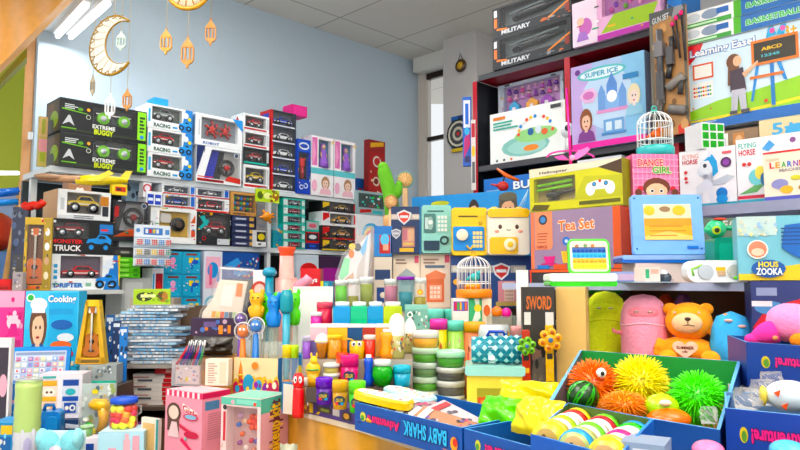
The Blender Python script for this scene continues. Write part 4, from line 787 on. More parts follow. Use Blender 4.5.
def backpack():
    Y = 2.17; z = .906; w, h = pw(25, Y), zat(Y, 405) - z; o = empty('toy_backpack', 'small bright blue toy case with a handle in front of the toy phone box', 'toy', on(48, Y, z), math.radians(14))
    m = MB(); m.rbox(-w / 2, -.03, 0, w / 2, .03, h * .86, 'p:2478c0', .016); m.build('case', o)
    m = MB(); m.rbox(-w * .42, -.042, h * .06, -w * .06, -.03, h * .5, 'p:1c68ac', .01); m.rbox(w * .0, -.042, h * .06, w * .42, -.03, h * .74, 'p:2c86cc', .012); m.build('pocket', o)
    m = MB(); m.tube([(-w * .18, 0, h * .86), (-w * .14, 0, h), (w * .14, 0, h), (w * .18, 0, h * .86)], .006, 'p:1c60a0', 8); m.build('handle', o)
backpack()
def tubefoil():
    Y = 1.98; z = .861; r = pw(24, Y) / 2; h = zat(Y, 381) - z; o = empty('foil_roll', 'upright roll of pale green foil wrapped in clear film in front of the blue tablet', 'roll', on(25, Y, z))
    m = MB(); n = 15; pr = [(.0001, 0)] + [(r * (1 + .02 * (-1) ** i), h * i / n) for i in range(n + 1)] + [(.0001, h)]
    m.lathe(pr, ['p:d0d0d4'] * 8 + ['p:b4cc80'] * (len(pr) - 9), 28); m.build('roll', o)
    m = MB(); m.lathe([(r * .7, h), (r * 1.03, h), (r * .9, h * 1.03), (.3 * r, h * 1.05), (.0001, h * 1.04)], 'h:f4f4f0', 20); m.build('film', o)
    m = MB(); m.art({'F': cyl_frame(r * 1.01, .02, h * .5, -85, -30)}, [('r', 0, 0, 1, 1, 'd8d4e0'), ('e', .5, .6, .3, .2, 'b8b0d0')]); m.build('label', o)
tubefoil()
def bowpack():
    Y = 1.93; z = .861; o = empty('bow_pack', 'clear pack with a puffy pale teal bow and a pink badge', 'toy', on(58, Y, z)); h = zat(Y, 427) - z; w = pw(44, Y)
    m = MB(); m.box(-w / 2, .02, 0, w / 2, .024, h * .9, 'd8ecec'); m.build('card', o)
    m = MB()
    for s in (-1, 1): m.ell((s * w * .26, 0, h * .68), (w * .24, .02, h * .26), 'f:88d0d8', 14, 10, .05); m.ell((s * w * .4, 0, h * .78), (w * .12, .022, h * .2), 'f:98d8de', 12, 8, .05)
    m.ell((0, 0, h * .5), (w * .2, .02, h * .24), 'f:88d0d8'); m.build('bow', o)
    m = MB(); m.lathe([(.0001, -.03), (w * .13, -.028), (w * .14, -.02), (.0001, -.01)], 'p:f0c8d4', 20, (0, 0, h * .55), 'y'); m.art({'F': plane_frame((-w * .1, -.031, h * .45), (w * .2, 0, 0), (0, 0, h * .2), (0, -1, 0))}, [('e', .5, .5, .4, .3, 'd85888'), ('r', .2, .45, .8, .6, 'f8e8f0')]); m.build('badge', o)
bowpack()
kq = fcarton('toy_box', 'small pale toy phone box under the green glitter pot', 'toy box', 78, 97, .861, 438, 2.06, .05, 'eadfe8', [('r', .2, .3, .8, .8, '2a4a98')] + phone2(.25, .05, .75, .3, '48a8c8'))
tub('glitter_pot', 'round green glitter pot standing on the small pale toy phone box', 86.5, 2.09, kq.top + .001, 13, 425.5, '7aa868', 'a8c8a0', .8, .15, cat='pot')
def gunpack():
    Y = 2.24; z = .906; w, h = pw(33, Y), zat(Y, 384) - z; o = empty('toy_gun_pack', 'clear pack with a yellow toy drill gun, behind the jar of coloured candy', 'toy box', on(96, Y, z), math.radians(4))
    m = MB(); m.box(-w / 2, .012, 0, w / 2, .018, h, 'b0bcb8'); m.art({'F': plane_frame((-w / 2, .012, 0), (w, 0, 0), (0, 0, h), (0, -1, 0))}, specks(34, .04, .3, .96, .96, ['d8e0dc', '788884', '98a868', 'c8b070', '5c7078'], .06, .05) + [('e', .4, .85, .09, .05, 'e8d040')]); m.build('card', o)
    m = MB(); m.tube([(-w * .22, -.004, h * .6), (-w * .1, -.004, h * .62), (w * .2, -.004, h * .6), (w * .34, -.004, h * .52)], [.008, .018, .022, .014], 'p:ecb418', 10); m.tube([(w * .2, -.004, h * .56), (w * .22, -.004, h * .3), (w * .12, -.004, h * .1)], [.02, .015, .012], 'p:e8a818', 10); g = m.build('toy_drill', o)
    m = MB(); m.ell((-w * .22, -.002, h * .18), (w * .12, .014, h * .1), 'p:48c848', 10, 6); m.ell((-w * .3, -.002, h * .32), (w * .1, .012, h * .05), 'p:e8e8e0', 10, 6); m.ell((-w * .08, -.003, h * .1), (.01, .01, .012), 'p:e8d020', 8, 6); m.build('toy_bits', o)
    m = MB(); m.box(-w * .46, -.02, h * .04, w * .46, .011, h * .8, 'g:ffffff'); m.build('blister', o)
gunpack()
ka = fcarton('accessory_box', 'flat light blue box printed with pink bags under the jar of coloured candy', 'toy box', 97, 143, .861, 432.5, 1.99, .1, 'b4dce8', [('r', .55, .35, .7, .8, 'e8b8c0'), ('r', .58, .7, .67, .95, 'e8b8c0'), ('r', .22, .2, .4, .6, 'e8b0bc'), ('r', .25, .25, .37, .5, 'c8e4ec'), ('r', .75, .5, .9, .9, 'e0a8b4'), ('T',), ('r', .02, .02, .98, .98, 'c8e0e8')], 6)
def candyjar():
    Y = 2.06; z = ka.top + .001; r = pw(26, Y) / 2; h = zat(Y, 397) - z; o = empty('candy_jar', 'clear jar of red and yellow balls with a blue lid', 'jar', on(123.5, Y, z))
    m = MB(); R_ = random.Random(5); cs = ['p:e83c28', 'p:f0d818', 'p:e8f028', 'p:f06818', 'p:e82858', 'p:f0a818']
    spots = []
    for lay in range(4):
        for q in range(7 if lay % 2 else 8):
            a = 2 * PI * q / (7.5) + lay; spots.append((r * .68 * math.cos(a), r * .68 * math.sin(a), h * (.12 + .17 * lay)))
    for i, p in enumerate(spots):
        m = MB(); m.ell((0, 0, 0), r * .33, cs[(i * 5 + i // 3) % 6], 10, 7); m.build('candy_ball', o, p)
    m = MB(); m.lathe([(.0001, 0), (r * .97, 0), (r, h * .04), (r, h * .74), (r * .86, h * .82)], 'g:ffffff', 24); m.build('jar_body', o)
    m = MB(); m.lathe([(r * .84, h * .82), (r * .98, h * .82), (r, h * .86), (r, h * .95), (r * .9, h), (.0001, h)], 'p:1c50c8', 24); m.build('lid', o)
    m = MB(); m.tube([(r * .95, 0, h * .7), (r * 1.25, 0, h * .72), (r * 1.28, 0, h * .5), (r * .98, 0, h * .4)], .003, 'h:ffffff', 6); m.build('handle', o)
candyjar()
# things cut by the edge
fcarton('toy_card', 'tall rounded white card at the edge below the pink accessory box', 'toy box', -14, 7, .906, 338, 2.28, .02, 'e8e4e4', [('r', .1, .05, .9, .9, '3c3440'), ('e', .7, .5, .2, .12, 'e8b0c0')])
fcarton('toy_box', 'narrow blue printed box beside the pale green foil roll', 'toy box', 6, 14, .906, 384, 2.34, .08, '3880c8', specks(9, .1, .1, .9, .9, ['e8a0b8', '78b8e8', 'e8e4f0'], .2, .05))
fcarton('toy_box', 'low dark blue box at the edge beside the green foil roll', 'toy box', -14, 12, .861, 423, 2.02, .1, '3490c8', [('r', .1, .1, .9, .7, '2868a8'), ('r', .5, .75, .95, .95, 'e8c030')] + specks(8, .4, .1, .95, .9, ['88c8e8', 'e8e4e0'], .06, .08))

# ---------------------------------------------------------------- low rack with bagged packs and booklets
lr = empty('low_rack', 'low dark rack holding bagged packs over red and white booklets', 'rack', on(150, 2.72, 0)); x0, x1 = on(120, 2.72, 1.08).x - lr.location.x, on(212, 2.72, 1.08).x - lr.location.x
for z in (1.078, .915, .5): m = MB(); m.box(x0, 0, z - .014, x1, .32, z, 'c:a09890' if z > 1 else 'c:5c4c40'); m.build('shelf_board', lr)
m = MB(); m.box(x0, .32, 0, x1, .34, 1.3, 'c:5c4a3c'); m.build('back_panel', lr)
for x in (x0, x1 - .02): m = MB(); m.box(x, .0, 0, x + .02, .32, 1.064, 'c:4c3c30'); m.build('side_panel', lr)
fcarton('carton', 'grey brown carton behind the silvery bagged packs', 'box', 128, 172, 1.079, 298, 2.92, .1, 'a89a8c', [('r', .05, .05, .95, .95, 'b0a294')])
R_ = random.Random(3)
for i in range(19):
    w = R_.uniform(.2, .262); d = .1; z = 1.079 + .0122 * i; m = MB(); c = ('p:c8d0d8', 'p:a8c8e0', 'p:e0e6ea', 'p:b8bec4', 'p:88b8dc')[i % 5]
    v = []; n = 12
    for s in (0, 1):
        for j in (0, 1):
            for q in range(n + 1):
                v.append((-w / 2 + w * q / n, -d / 2 + d * j, (.002 if s == 0 else .0112 + .0006 * math.sin(q * 1.9 + i)) * (1 if j or 1 else 1)))
    fs = []
    for q in range(n):
        a = q; b = n + 1 + q; e = 2 * (n + 1) + q; f = 3 * (n + 1) + q
        fs += [(a, b, b + 1, a + 1), (e, e + 1, f + 1, f), (a, a + 1, e + 1, e), (b, f, f + 1, b + 1)]
    fs += [(0, 2 * n + 2, 3 * n + 3, n + 1), (n, 2 * n + 1, 4 * n + 3, 3 * n + 2)]
    m.add(v, fs, c); m.art({'F': plane_frame((-w / 2, -d / 2 - .0006, .002), (w, 0, 0), (0, 0, .009), (0, -1, 0))}, [('r', .1 * k + R_.uniform(0, .05), .1, .1 * k + .06, .9, R_.choice(['78a8d0', 'e8ecf0', 'd0d8e0', '98c8e4', '88a0b8'])) for k in range(9)])
    o = m.build('bagged_pack', None, on(155 + R_.uniform(-9, 9), 2.79, z), R_.uniform(-.2, .2)); tag(o, 'flat silvery bagged pack in the pile on the low rack', 'toy bag', 'silvery bagged packs on the low rack')
for i in range(7):
    w = .155 + R_.uniform(-.01, .012); z = .9155 + .0176 * i; m = MB(); m.box(-w / 2, 0, 0, w / 2, .1, .0168, 'e4dcd4')
    m.art({'F': plane_frame((-w / 2, 0, 0), (w, 0, 0), (0, 0, .0168), (0, -1, 0))}, [('r', .78, .05, 1, .95, 'c82828')] + ([('r', .12, .25, .5, .75, '484c58')] if i % 2 else [('r', .0, .1, .4, .3, 'b84838')]))
    o = m.build('booklet', None, on(152 + R_.uniform(-2, 2), 2.76, z), R_.uniform(-.1, .08)); tag(o, 'flat white and red boxed booklet in the pile under the bagged packs', 'booklet', 'white and red booklets on the low rack')
k = fcarton('toy_box', 'red lidded box at the top of the booklet pile', 'toy box', 155, 173, 1.0395, 1.062 - 1.0395, 2.745, .08, 'c02424', [('r', .6, .2, .9, .8, 'e8b0a0')])
pl = P(133, 295, 2.75, 12)
k = carton('header_bag', 'flat lime green header card lying across the bagged packs', 'toy bag', pl, 133, 170, 1.3125, 289, .02, 'a8cc20', [('e', .3, .5, .22, .3, '2c3c14'), ('r', .2, .45, .6, .65, 'e8f0a8'), ('e', .8, .5, .14, .35, 'b07840'), ('e', .72, .6, .06, .2, '6a4420')] + specks(12, .05, .1, .95, .9, ['78a010', 'e8f070', '486010', 'c08850'], .05, .1))
fcarton('carton', 'dark brown carton standing under the booklets', 'box', 138, 168, .505, .36, 2.74, .2, '6a4c38', [('r', .1, .2, .6, .8, '5c4030')])
bag('toy_bag', 'dark bag with magenta print lying by the brown carton', 145, 2.3, .861, 22, 24, .04, 'p:5a2858', 'toy bag', seed=4)
k = fcarton('board_game', 'white and tan flat board standing beside the light blue accessory box', 'board', 140, 157, .861, 417, 2.06, .012, 'e8e0d4', [('r', .1, .08, .8, .9, 'e0b880'), ('r', .88, 0, 1, 1, '3c9c98')], -30)
# ================================================================ the counter in the middle, stepped
def gpt(px, py, z): p = atz(px, py, z); return (p.x, p.y)
T0, T1, T2, T3 = 1.075, 1.207, 1.267, 1.305
ct0 = [gpt(281, 407, T0), gpt(356, 425.5, T0), gpt(470, 462, T0), (.78, .72), (1.12, 1.2), (.85, 1.47), (.36, 1.98), (.3, 2.05), (-.3, 2.05)]
m = slab(ct0, T0 - .012, T0, 'w:d8c4a4'); counter = empty('display_counter', 'golden yellow wooden counter with a pale board top carrying slime pots and blue trays', 'counter'); m.build('board_top', counter)
def shrink(poly, k):
    cx = sum(p[0] for p in poly) / len(poly); cy = sum(p[1] for p in poly) / len(poly)
    return [(cx + (x - cx) * k, cy + (y - cy) * k) for x, y in poly]
m = slab(shrink(ct0, .985), 0, T0 - .0125, 'w:d89a30'); m.build('wooden_body', counter)
def rstep(lb, x0, x1, Y0, Y1, z1, c='p:a89c90', z0=T0): return riser('display_step', lb, x0, x1, Y0, Y1, z0 + .0005, z1, c)
rstep('white step carrying the row of tall clear slime tubs', 303, 412.5, 1.744, 1.95, T1)
rstep('white step behind the stacked slime pots', 431, 520, 1.99, 2.2, T1)
rstep('white step carrying the blue and green slime blocks', 310, 430, 1.955, 2.1, T2)
rstep('white step carrying the toy phone cartons and slim jars', 332, 512, 2.21, 2.95, T3, z0=0)
riser('display_stand', 'low stand under the doll box and the play cosmetics box', 150, 262, 1.62, 2.3, 0, .7195, 'p:8a7a68')
T05 = 1.145
def squash_up(ops, k=.55):
    t = lambda v: 1 - (1 - v) * k; out = []
    for o in ops:
        o = list(o)
        if o[0] in 'tr': o[2] = t(o[2]); o[4] = t(o[4])
        elif o[0] == 'p': o[1] = [(u, t(v)) for u, v in o[1]]
        elif o[0] == 'e': o[2] = t(o[2]); o[4] *= k
        elif o[0] == 'c': o[2] = t(o[2]); o[3] *= k
        out.append(tuple(o))
    return out
# ---------------------------------------------------------------- makeup, doll, pen and bubble goods
k = fcarton('doll_box', 'pink doll box with a striped awning top and a red ribbon, beside the booklets', 'toy box', 162, 199, .72, 389, 1.98, .1, 'f0a0b0', squash_up([('r', .0, .9, 1, 1, 'e85878')] + [('r', .04 + .14 * i, .9, .1 + .14 * i, 1, 'f8e4e4') for i in range(7)] + [('e', .25, .62, .2, .17, '5c3a30'), ('r', .08, .3, .4, .6, '5c3a30'), ('e', .25, .62, .14, .12, 'f0d0c0'), ('p', [(.1, .2), (.2, .46), (.34, .46), (.42, .2)], 'e8c8c8'), ('p', [(.5, .8), (.9, .66), (.86, .6), (.48, .7)], 'f4ece4')] + bubble('Girls', .5, .67, .9, .79, 'd83848', 'f8f0ec', 0, -.05) + [('e', .72, .58, .2, .06, 'd83858'), ('e', .72, .58, .16, .04, '88b8d0'), ('p', [(.4, .45), (.8, .32), (.8, .26), (.44, .38)], 'd83050'), ('e', .75, .28, .2, .06, 'c82848'), ('p', [(.45, .16), (.7, .02), (.8, .02), (.5, .22)], 'e84868'), ('c', .6, .2, .03, '78b8a8'), ('R',), ('r', 0, .9, 1, 1, 'd8486a'), ('r', .1, .7, .6, .85, '5888b0')] + lines(12, .2, .2, .85, .66, 'c88894', .4), .42) + [('T',), ('r', .05, .05, .95, .95, 'f4c4cc')], yaw=-33)
kd = k
def palette(k):
    x, zc = (k.wx0 + k.wx1) / 2, (k.wz0 + k.wz1) / 2; W, Hh = k.wx1 - k.wx0, k.wz1 - k.wz0; y = k.wy
    m = MB(); m.lathe([(.0001, -.01), (W * .16, -.009), (W * .2, -.004), (W * .2, 0), (.0001, 0)], 'p:e84838', 10, (x + W * .24, y, zc + Hh * .2), 'y')
    for i in range(6): a = i * PI / 3; m.lathe([(.0001, -.012), (W * .07, -.011), (W * .08, -.002), (.0001, -.002)], 'p:f06850', 10, (x + W * .24 + W * .16 * math.cos(a), y, zc + Hh * .2 + W * .16 * math.sin(a)), 'y')
    m.build('flower_case', k.o)
    for i, (u, t, c) in enumerate(((-.25, .3, 'd8a8c8'), (-.3, .12, '5878c0'), (-.18, -.05, 'e87858'), (-.26, -.22, 'a05890'), (-.1, .2, 'e8c0a0'), (.12, -.16, 'c84858'), (.28, -.16, '7868b0'), (-.05, -.3, 'e8d8d0'), (.2, -.32, 'd89080'))):
        m = MB(); m.lathe([(.0001, -.008), (W * .06, -.008), (W * .07, -.001), (.0001, -.001)], 'p:' + c, 14, (x + u * W, y, zc + t * Hh), 'y'); m.build('makeup_pan', k.o)
km = fcarton('makeup_box', 'teal topped window box of play cosmetics lettered on its side', 'toy box', 218, 258, .72, 396.5, 1.74, .12, 'e8ccc8', squash_up([('r', 0, .9, 1, 1, '68b8a0'), ('r', .06, .4, .12, .8, 'c83c48'), ('c', .1, .86, .035, '383034'), ('c', .3, .94, .03, 'f0a8b8'), ('r', .4, .92, .9, .98, '88ccb8'), ('c', .86, .93, .025, 'e85848')] + specks(8, .02, .02, .12, .38, ['c89880', 'e8a8a0'], .02, .02) + [('R',), ('r', 0, .78, 1, 1, '58ac94'), ('r', 0, 0, 1, .8, 'd8a0a8')] + bubble('Makeup kit', .3, .1, .8, .9, 'f0c030', '6a2838', 90), .45) + [('T',), ('r', .04, .06, .96, .94, '88c8b0')], win=(.14, .62, .92, .945), toy=palette, wc='c89c98', yaw=-24)
# pens standing in a clear case on the doll box
def pens():
    z = kd.top + .001; Y = 2.0; w = pw(29, Y); h = zat(Y, 360) - z; o = empty('pen_display', 'clear case of coloured pens standing on the pink doll box', 'pens', on(188, 2.03, z), math.radians(-14))
    m = MB(); m.box(-w / 2, -.02, 0, w / 2, .022, h, 'h:f0f0f4'); m.build('case', o)
    m = MB(); m.box(-w * .46, -.005, .004, w * .46, .004, h * .75, 'c8b8b4'); m.art({'F': plane_frame((-w * .46, -.005, .004), (w * .92, 0, 0), (0, 0, h * .75), (0, -1, 0))}, specks(16, .08, .1, .92, .9, ['d8c048', '8888a8', 'e8e0e0', 'c07878', '707888'], .07, .07)); m.build('insert', o)
    cs = ['c82838', '283878', '6a2878', '28306a', '1c1c20', 'b03050', '204a9a', '3c8050']
    for i, c in enumerate(cs):
        x = -w * .42 + w * .84 * i / 7; m = MB(); tilt = .008 - .012 * i / 7 + .012
        m.tube([(x, -.006 + .004 * (i % 2), h * .78), (x + tilt, 0, h * 1.2), (x + tilt * 1.6, .002, h * 1.5)], [.0042, .0042, .0035], 'p:' + c, 8); m.tube([(x + tilt * 1.6, .002, h * 1.5), (x + tilt * 1.9, .002, h * 1.72)], [.004, .003], 'p:' + ('e8e4e0' if i % 2 else '2a2a30'), 8); m.tube([(x + tilt * 1.3 + .004, -.004, h * 1.25), (x + tilt * 1.8 + .004, -.004, h * 1.68)], .0012, 'm:d8d8dc', 4); m.build('pen', o)
pens()
k = carton('pen_box', 'narrow cream box with small printed text beside the clear pen case', 'box', P(206, 395, 2.02, -8), 205, 228, kd.top + .001, 359, .03, 'ece0cc', [('r', .62, .1, .9, .9, 'e4d0b4')] + lines(9, .12, .1, .55, .9, 'b08a78', .35))
# open tray with zip bag, wrapped goods, brown carton beneath it
kc = fcarton('carton', 'brown carton under the wrapped black goods and the purple tray', 'box', 196, 236, .72, 357, 2.28, .12, 'a8743c', [('r', .05, .9, .95, .97, '8a5c30')])
bag('wrapped_goods', 'clear wrapped black and silver goods under the purple tray', 214, 2.3, kc.top + .003, 36, 18, .1, 'm:5c5854', seed=8)
kt2 = fcarton('carton', 'plain grey carton supporting the purple printed tray', 'box', 190, 236, .72, 336, 2.42, .2, '8a8480')
def tray(name, label, cat, fl, fr_, br, bl, H, outer, inner, rimc, art=None, artR=None, t=.004, artL=None, innerfaces=None, bot='b8a070'):
    """open carton from four rim points, walls H deep"""
    pts = [Vector(p) for p in (fl, fr_, br, bl)]; c = sum(pts, Vector()) / 4
    o = empty(name, label, cat, Vector((c.x, c.y, min(p.z for p in pts) - H))); org = o.location
    m = MB(); q = [p - org for p in pts]; dn = Vector((0, 0, H)); cc = c - org
    def inn(p): d = (cc - p); d.z = 0; return p + d.normalized() * t * 1.5
    for i in range(4):
        a, b = q[i], q[(i + 1) % 4]; ai, bi = inn(a), inn(b); ic = (innerfaces or {}).get(i, inner)
        m.add([a, b, bi, ai, a - dn, b - dn, bi - dn, ai - dn], [(4, 5, 1, 0), (0, 1, 2, 3), (3, 2, 6, 7), (5, 4, 7, 6)], [outer, rimc, ic, outer])
    m.build('tray_wall', o)
    m2 = MB(); m2.add([p - dn + Vector((0, 0, .002)) for p in q] + [p - dn for p in q], [(0, 1, 2, 3), (7, 6, 5, 4)], [bot, outer]); m2.build('tray_bottom', o)
    for face, ops in (('F', art), ('R', artR), ('L', artL)):
        if not ops: continue
        a, b = {'F': (q[0], q[1]), 'R': (q[1], q[2]), 'L': (q[3], q[0])}[face]; e = b - a; n = e.cross(Vector((0, 0, 1))).normalized()
        m3 = MB(); m3.art({'F': plane_frame(a - dn, e, dn, n)}, ops); m3.build('printed_lettering', o)
    return o, q, org
zt_ = kt2.top + .001
fl, fr_ = P(190, 300, 2.41, 0).hitz(191, zt_ + .062), P(190, 300, 2.41, 0).hitz(234, zt_ + .062)
tray('display_tray', 'dark purple printed tray holding the clear zip bag', 'display box', fl, fr_, fr_ + Vector((.05, .16, .05)), fl + Vector((.02, .16, .0)), .062, '3a2440', '30406a', '28386a', specks(9, .1, .2, .9, .8, ['e88030', 'c8a8b8', '5878b8', '8a3850'], .05, .12) + [('r', .3, .5, .6, .8, '6a5888'), ('r', .65, .1, .75, .6, 'e89040'), ('r', .86, .15, .93, .6, 'e88838')])
def zipbag():
    Y = 2.47; z = zt_ + .004; w, h = pw(46, Y), zat(Y, 266) - z; o = empty('zip_bag', 'large clear zip bag of coloured puzzle pieces in the purple tray', 'toy bag', on(223, Y, z), math.radians(6)); o.rotation_euler[1] = math.radians(4); o.rotation_euler[0] = math.radians(-8)
    m = MB(); pr = [(-w * .55, .06 * h), (-w * .5, 0), (w * .34, 0), (w * .4, .1 * h), (w * .52, h), (-w * .22, h * 1.0), (-w * .36, h * .5), (-w * .52, h * .32)]
    m.prism(pr[::-1], -.012, .03, 'h:f4eee6'); m.build('clear_bag', o)
    m = MB(); m.prism([(-w * .5, h * .04), (w * .32, h * .04), (w * .4, h * .8), (-w * .2, h * .8), (-w * .3, h * .5), (-w * .48, h * .3)][::-1], .0, .015, 'e8d8c8')
    m.art({'F': plane_frame((-w * .5, 0, 0), (w * .9, 0, 0), (0, 0, h * .8), (0, -1, 0))}, [('r', .12 + .1 * i, .1, .21 + .1 * i, .2, c) for i, c in enumerate(('88b878', 'd8a058', 'e87858', '98b8c8', '484c58', 'd8b060', 'b07878'))] + [('r', .24 + .1 * i, .28, .33 + .1 * i, .4, c) for i, c in enumerate(('e0a050', 'd8c868', 'e06848', '688ab0', '585860', 'a8c088', 'e88858'))] + [('r', .76, .7, .9, .95, 'f08850'), ('p', [(.4, .5), (.7, .5), (.75, .9), (.45, .9)], 'f0e4dc')], .001); m.build('puzzle_sheet', o)
    m = MB(); m.tube([(-w * .22, -.004, h * .97), (w * .5, -.004, h * .97)], .004, 'p:e8e8ec', 6); m.build('zip_seal', o)
zipbag()
# bubble wand box with toys standing in it
Yb = 2.06; zb = 1.02
kb = fcarton('carton', 'plain carton under the bubble wand box', 'box', 236, 292, .72, zb - .72, Yb - .005, .15, '9a7a58')
kbox_ops = [('r', 0, 0, 1, .5, 'c82858')] + [('e', .06 + .13 * i, .5, .07, .12 + .05 * (i % 2), 'e8c040') for i in range(8)] + [('e', .06 + .13 * i, .44, .07, .12 + .05 * (i % 2), 'c82858') for i in range(8)] + [('e', .35, .52, .13, .18, '3898c0'), ('e', .6, .46, .16, .2, 'e0b030'), ('e', .58, .5, .08, .1, '48a8d0')] + specks(24, .05, .05, .95, .55, ['e8c838', '48a8d0', 'f0e8d0', '8838a0', 'e86838'], .045, .06) + [('c', .5, .86, .07, 'e08838')]
ya, yb_ = math.radians(-12), 0
pA = on(233, Yb, zb); wB = pw(46, Yb); hB = zat(Yb, 357.5) - zb
fl = Vector((pA.x, Yb, zb + hB)); fr_ = fl + Vector((wB * math.cos(ya), wB * math.sin(ya), 0)); dv = Vector((-math.sin(ya) * -1 * -.0 + .03, .1, 0))
tray('display_tray', 'red and cream bubble wand box with a blue side, full of bubble toys', 'display box', fl, fr_, fr_ + Vector((.035, .1, 0)), fl + Vector((.02, .1, 0)), hB, 'ecd8a8', 'e8d8c0', 'd8b888', kbox_ops, [('r', 0, 0, 1, 1, '2a72b8'), ('p', [(0, 0), (1, 0), (1, .3), (.5, .45), (0, .3)], 'c83060'), ('e', .5, .6, .25, .12, 'f0d048')], bot='c8a880')
def bubble_bear(px, top, bot_, wpx, c, label, Y, stick='h:e8f0d8'):
    z = zb + .006; h = zat(Y, top) - z; zb2 = zat(Y, bot_) - z; w = pw(wpx, Y); o = empty('bubble_wand', label, 'bubble toy', on(px, Y, z))
    m = MB(); m.lathe([(.0001, 0), (w * .36, 0), (w * .36, zb2), (.0001, zb2)], stick, 14); m.build('bubble_tube', o)
    hh = h - zb2; m = MB(); m.lathe([(.0001, zb2), (w * .4, zb2), (w * .5, zb2 + hh * .12), (w * .44, zb2 + hh * .42), (w * .36, zb2 + hh * .5), (w * .48, zb2 + hh * .62), (w * .5, zb2 + hh * .78), (w * .4, h * .985), (.0001, h * .985)], 'p:' + c, 16)
    for s in (-1, 1): m.ell((s * w * .36, 0, h - hh * .03), (w * .16, w * .12, hh * .1), 'p:' + c, 10, 6); m.ell((s * w * .42, -w * .1, zb2 + hh * .3), (w * .14, w * .16, hh * .14), 'p:' + c, 10, 6)
    b = m.build('bear_cap', o)
    m = MB(); [m.ell((s * w * .17, -w * .46, zb2 + hh * .76), w * .06, 'p:20242c', 8, 5) for s in (-1, 1)]; m.ell((0, -w * .48, zb2 + hh * .68), (w * .1, w * .06, hh * .05), 'p:' + c, 8, 5); m.build('face', b)
bubble_bear(255, 291, 318, 15, 'f0b010', 'orange yellow bear topped bubble wand', Yb + .045)
bubble_bear(268, 294, 325, 18, '48d428', 'lime bear topped bubble wand behind the blue bear', Yb + .075)
bubble_bear(272.5, 294, 327, 14, '2c86dc', 'blue bear topped bubble wand in the middle of the bubble box', Yb + .025)
bubble_bear(293, 291, 325, 12, '58dc28', 'lime bear topped bubble wand at the blue end of the bubble box', Yb + .07)
def wandteal():
    Y = Yb + .012; z = zb + .006; o = empty('bubble_wand', 'teal club headed bubble wand in front of the lime one', 'bubble toy', on(285, Y, z)); h = zat(Y, 289.5) - z; w = pw(13, Y); hb = zat(Y, 313) - z
    m = MB(); m.lathe([(.0001, hb), (w * .38, hb), (w * .5, hb + .01), (w * .5, h - .02), (w * .36, h - .002), (.0001, h)], 'p:1c98a8', 18); m.build('club_head', o)
    m = MB(); m.lathe([(.0001, 0), (w * .24, 0), (w * .3, hb), (.0001, hb)], 'p:50a8c0', 14); m.build('bubble_tube', o)
wandteal()
def ballfan(px, py, wpx, c, c2, label, Y, stick):
    z = zb + .006; r = pw(wpx, Y) / 2; h = zat(Y, py) - z; o = empty('ball_wand', label, 'bubble toy', on(px, Y, z))
    m = MB(); m.lathe([(.0001, 0), (r * .5, 0), (r * .5, h * .45), (r * .3, h - r * .9), (.0001, h - r * .8)], [('p:' + x) for x in (stick, stick, c, stick)], 14)
    for t in (.2, .32, .44): m.torus((0, 0, h * t), r * .5, r * .09, 'p:' + c2, 'z', 14, 5)
    m.build('handle', o)
    m = MB(); m.ell((0, 0, h), (r, r * .8, r), 'g:ffffff', 18, 12); m.torus((0, 0, h), r, r * .07, 'p:e8e8e8', 'y', 20, 5); m.build('clear_ball', o)
    m = MB(); m.ell((0, 0, h), (r * .7, r * .5, r * .72), 'p:' + c, 14, 9, .08); m.ell((r * .2, -r * .5, h + r * .2), r * .16, 'p:f0f0f0', 8, 5); m.ell((-r * .25, -r * .45, h + r * .2), r * .16, 'p:f0f0f0', 8, 5); m.build('toy_head', o)
ballfan(241.5, 331, 17, 'e87818', 'f0c020', 'orange clear ball wand at the front of the bubble box', Yb + .006, 'e07018')
ballfan(239, 319, 13, '7858a8', 'c83860', 'purple clear ball wand behind the orange one', Yb + .075, '583888')
ballfan(254.5, 326, 17, '2878c8', 'e8c830', 'blue clear ball wand beside the orange one', Yb + .002, '2868b8')
def pinktower():
    Y = 2.42; z = T3 + .001 - .03; z = 1.2; o = empty('pink_toy_tower', 'pale pink toy tower with a flared coral top behind the bubble wands', 'toy', on(285.5, Y, z)); h = zat(Y, 247) - z; u = pw(1, Y)
    Z = lambda py: zat(Y, py) - z
    m = MB(); m.lathe([(.0001, 0), (11 * u, 0), (11 * u, Z(279)), (9.5 * u, Z(278)), (7.5 * u, Z(277)), (7, 0)][:5] + [(6.8 * u, Z(256)), (.0001, Z(256))], 'p:f4b4ac', 22); m.torus((0, 0, Z(279)), 10 * u, 1.2 * u, 'p:f0a8a0', 'z', 22, 6); m.build('body', o)
    m = MB(); m.lathe([(6.8 * u, Z(256)), (7.2 * u, Z(254)), (9 * u, Z(249)), (9.2 * u, h), (7 * u, h), (.0001, Z(252))], 'p:f0705c', 22); m.build('flared_top', o)
    m = MB(); m.tube([(8 * u, -.01, Z(287)), (14 * u, -.02, Z(285)), (21 * u, -.02, Z(281)), (24 * u, -.02, Z(277))], [4 * u, 4.6 * u, 5 * u, 4.6 * u], 'p:f0a0b4', 10); m.build('spout', o)
    return z
zp = pinktower()
riser('display_stand', 'stand behind the bubble wand box under the pale pink tower', 262, 312, 2.335, 2.56, 0, 1.199, 'p:d8dcdc')
o = empty('teal_microphone', 'teal toy microphone standing behind the blue bear bubble wand', 'toy', on(268.5, 2.38, 1.2)); u = pw(1, 2.38); Z = lambda py: zat(2.38, py) - 1.2
m = MB(); m.lathe([(.0001, 0), (5 * u, 0), (4.2 * u, Z(275)), (.0001, Z(275))], 'p:2a8aa8', 16); m.build('handle', o)
m = MB(); m.lathe([(.0001, Z(276)), (6 * u, Z(276)), (7.4 * u, Z(273)), (6.8 * u, Z(271)), (5 * u, Z(268)), (.0001, Z(267))], 'p:3094b4', 16); m.build('head', o)
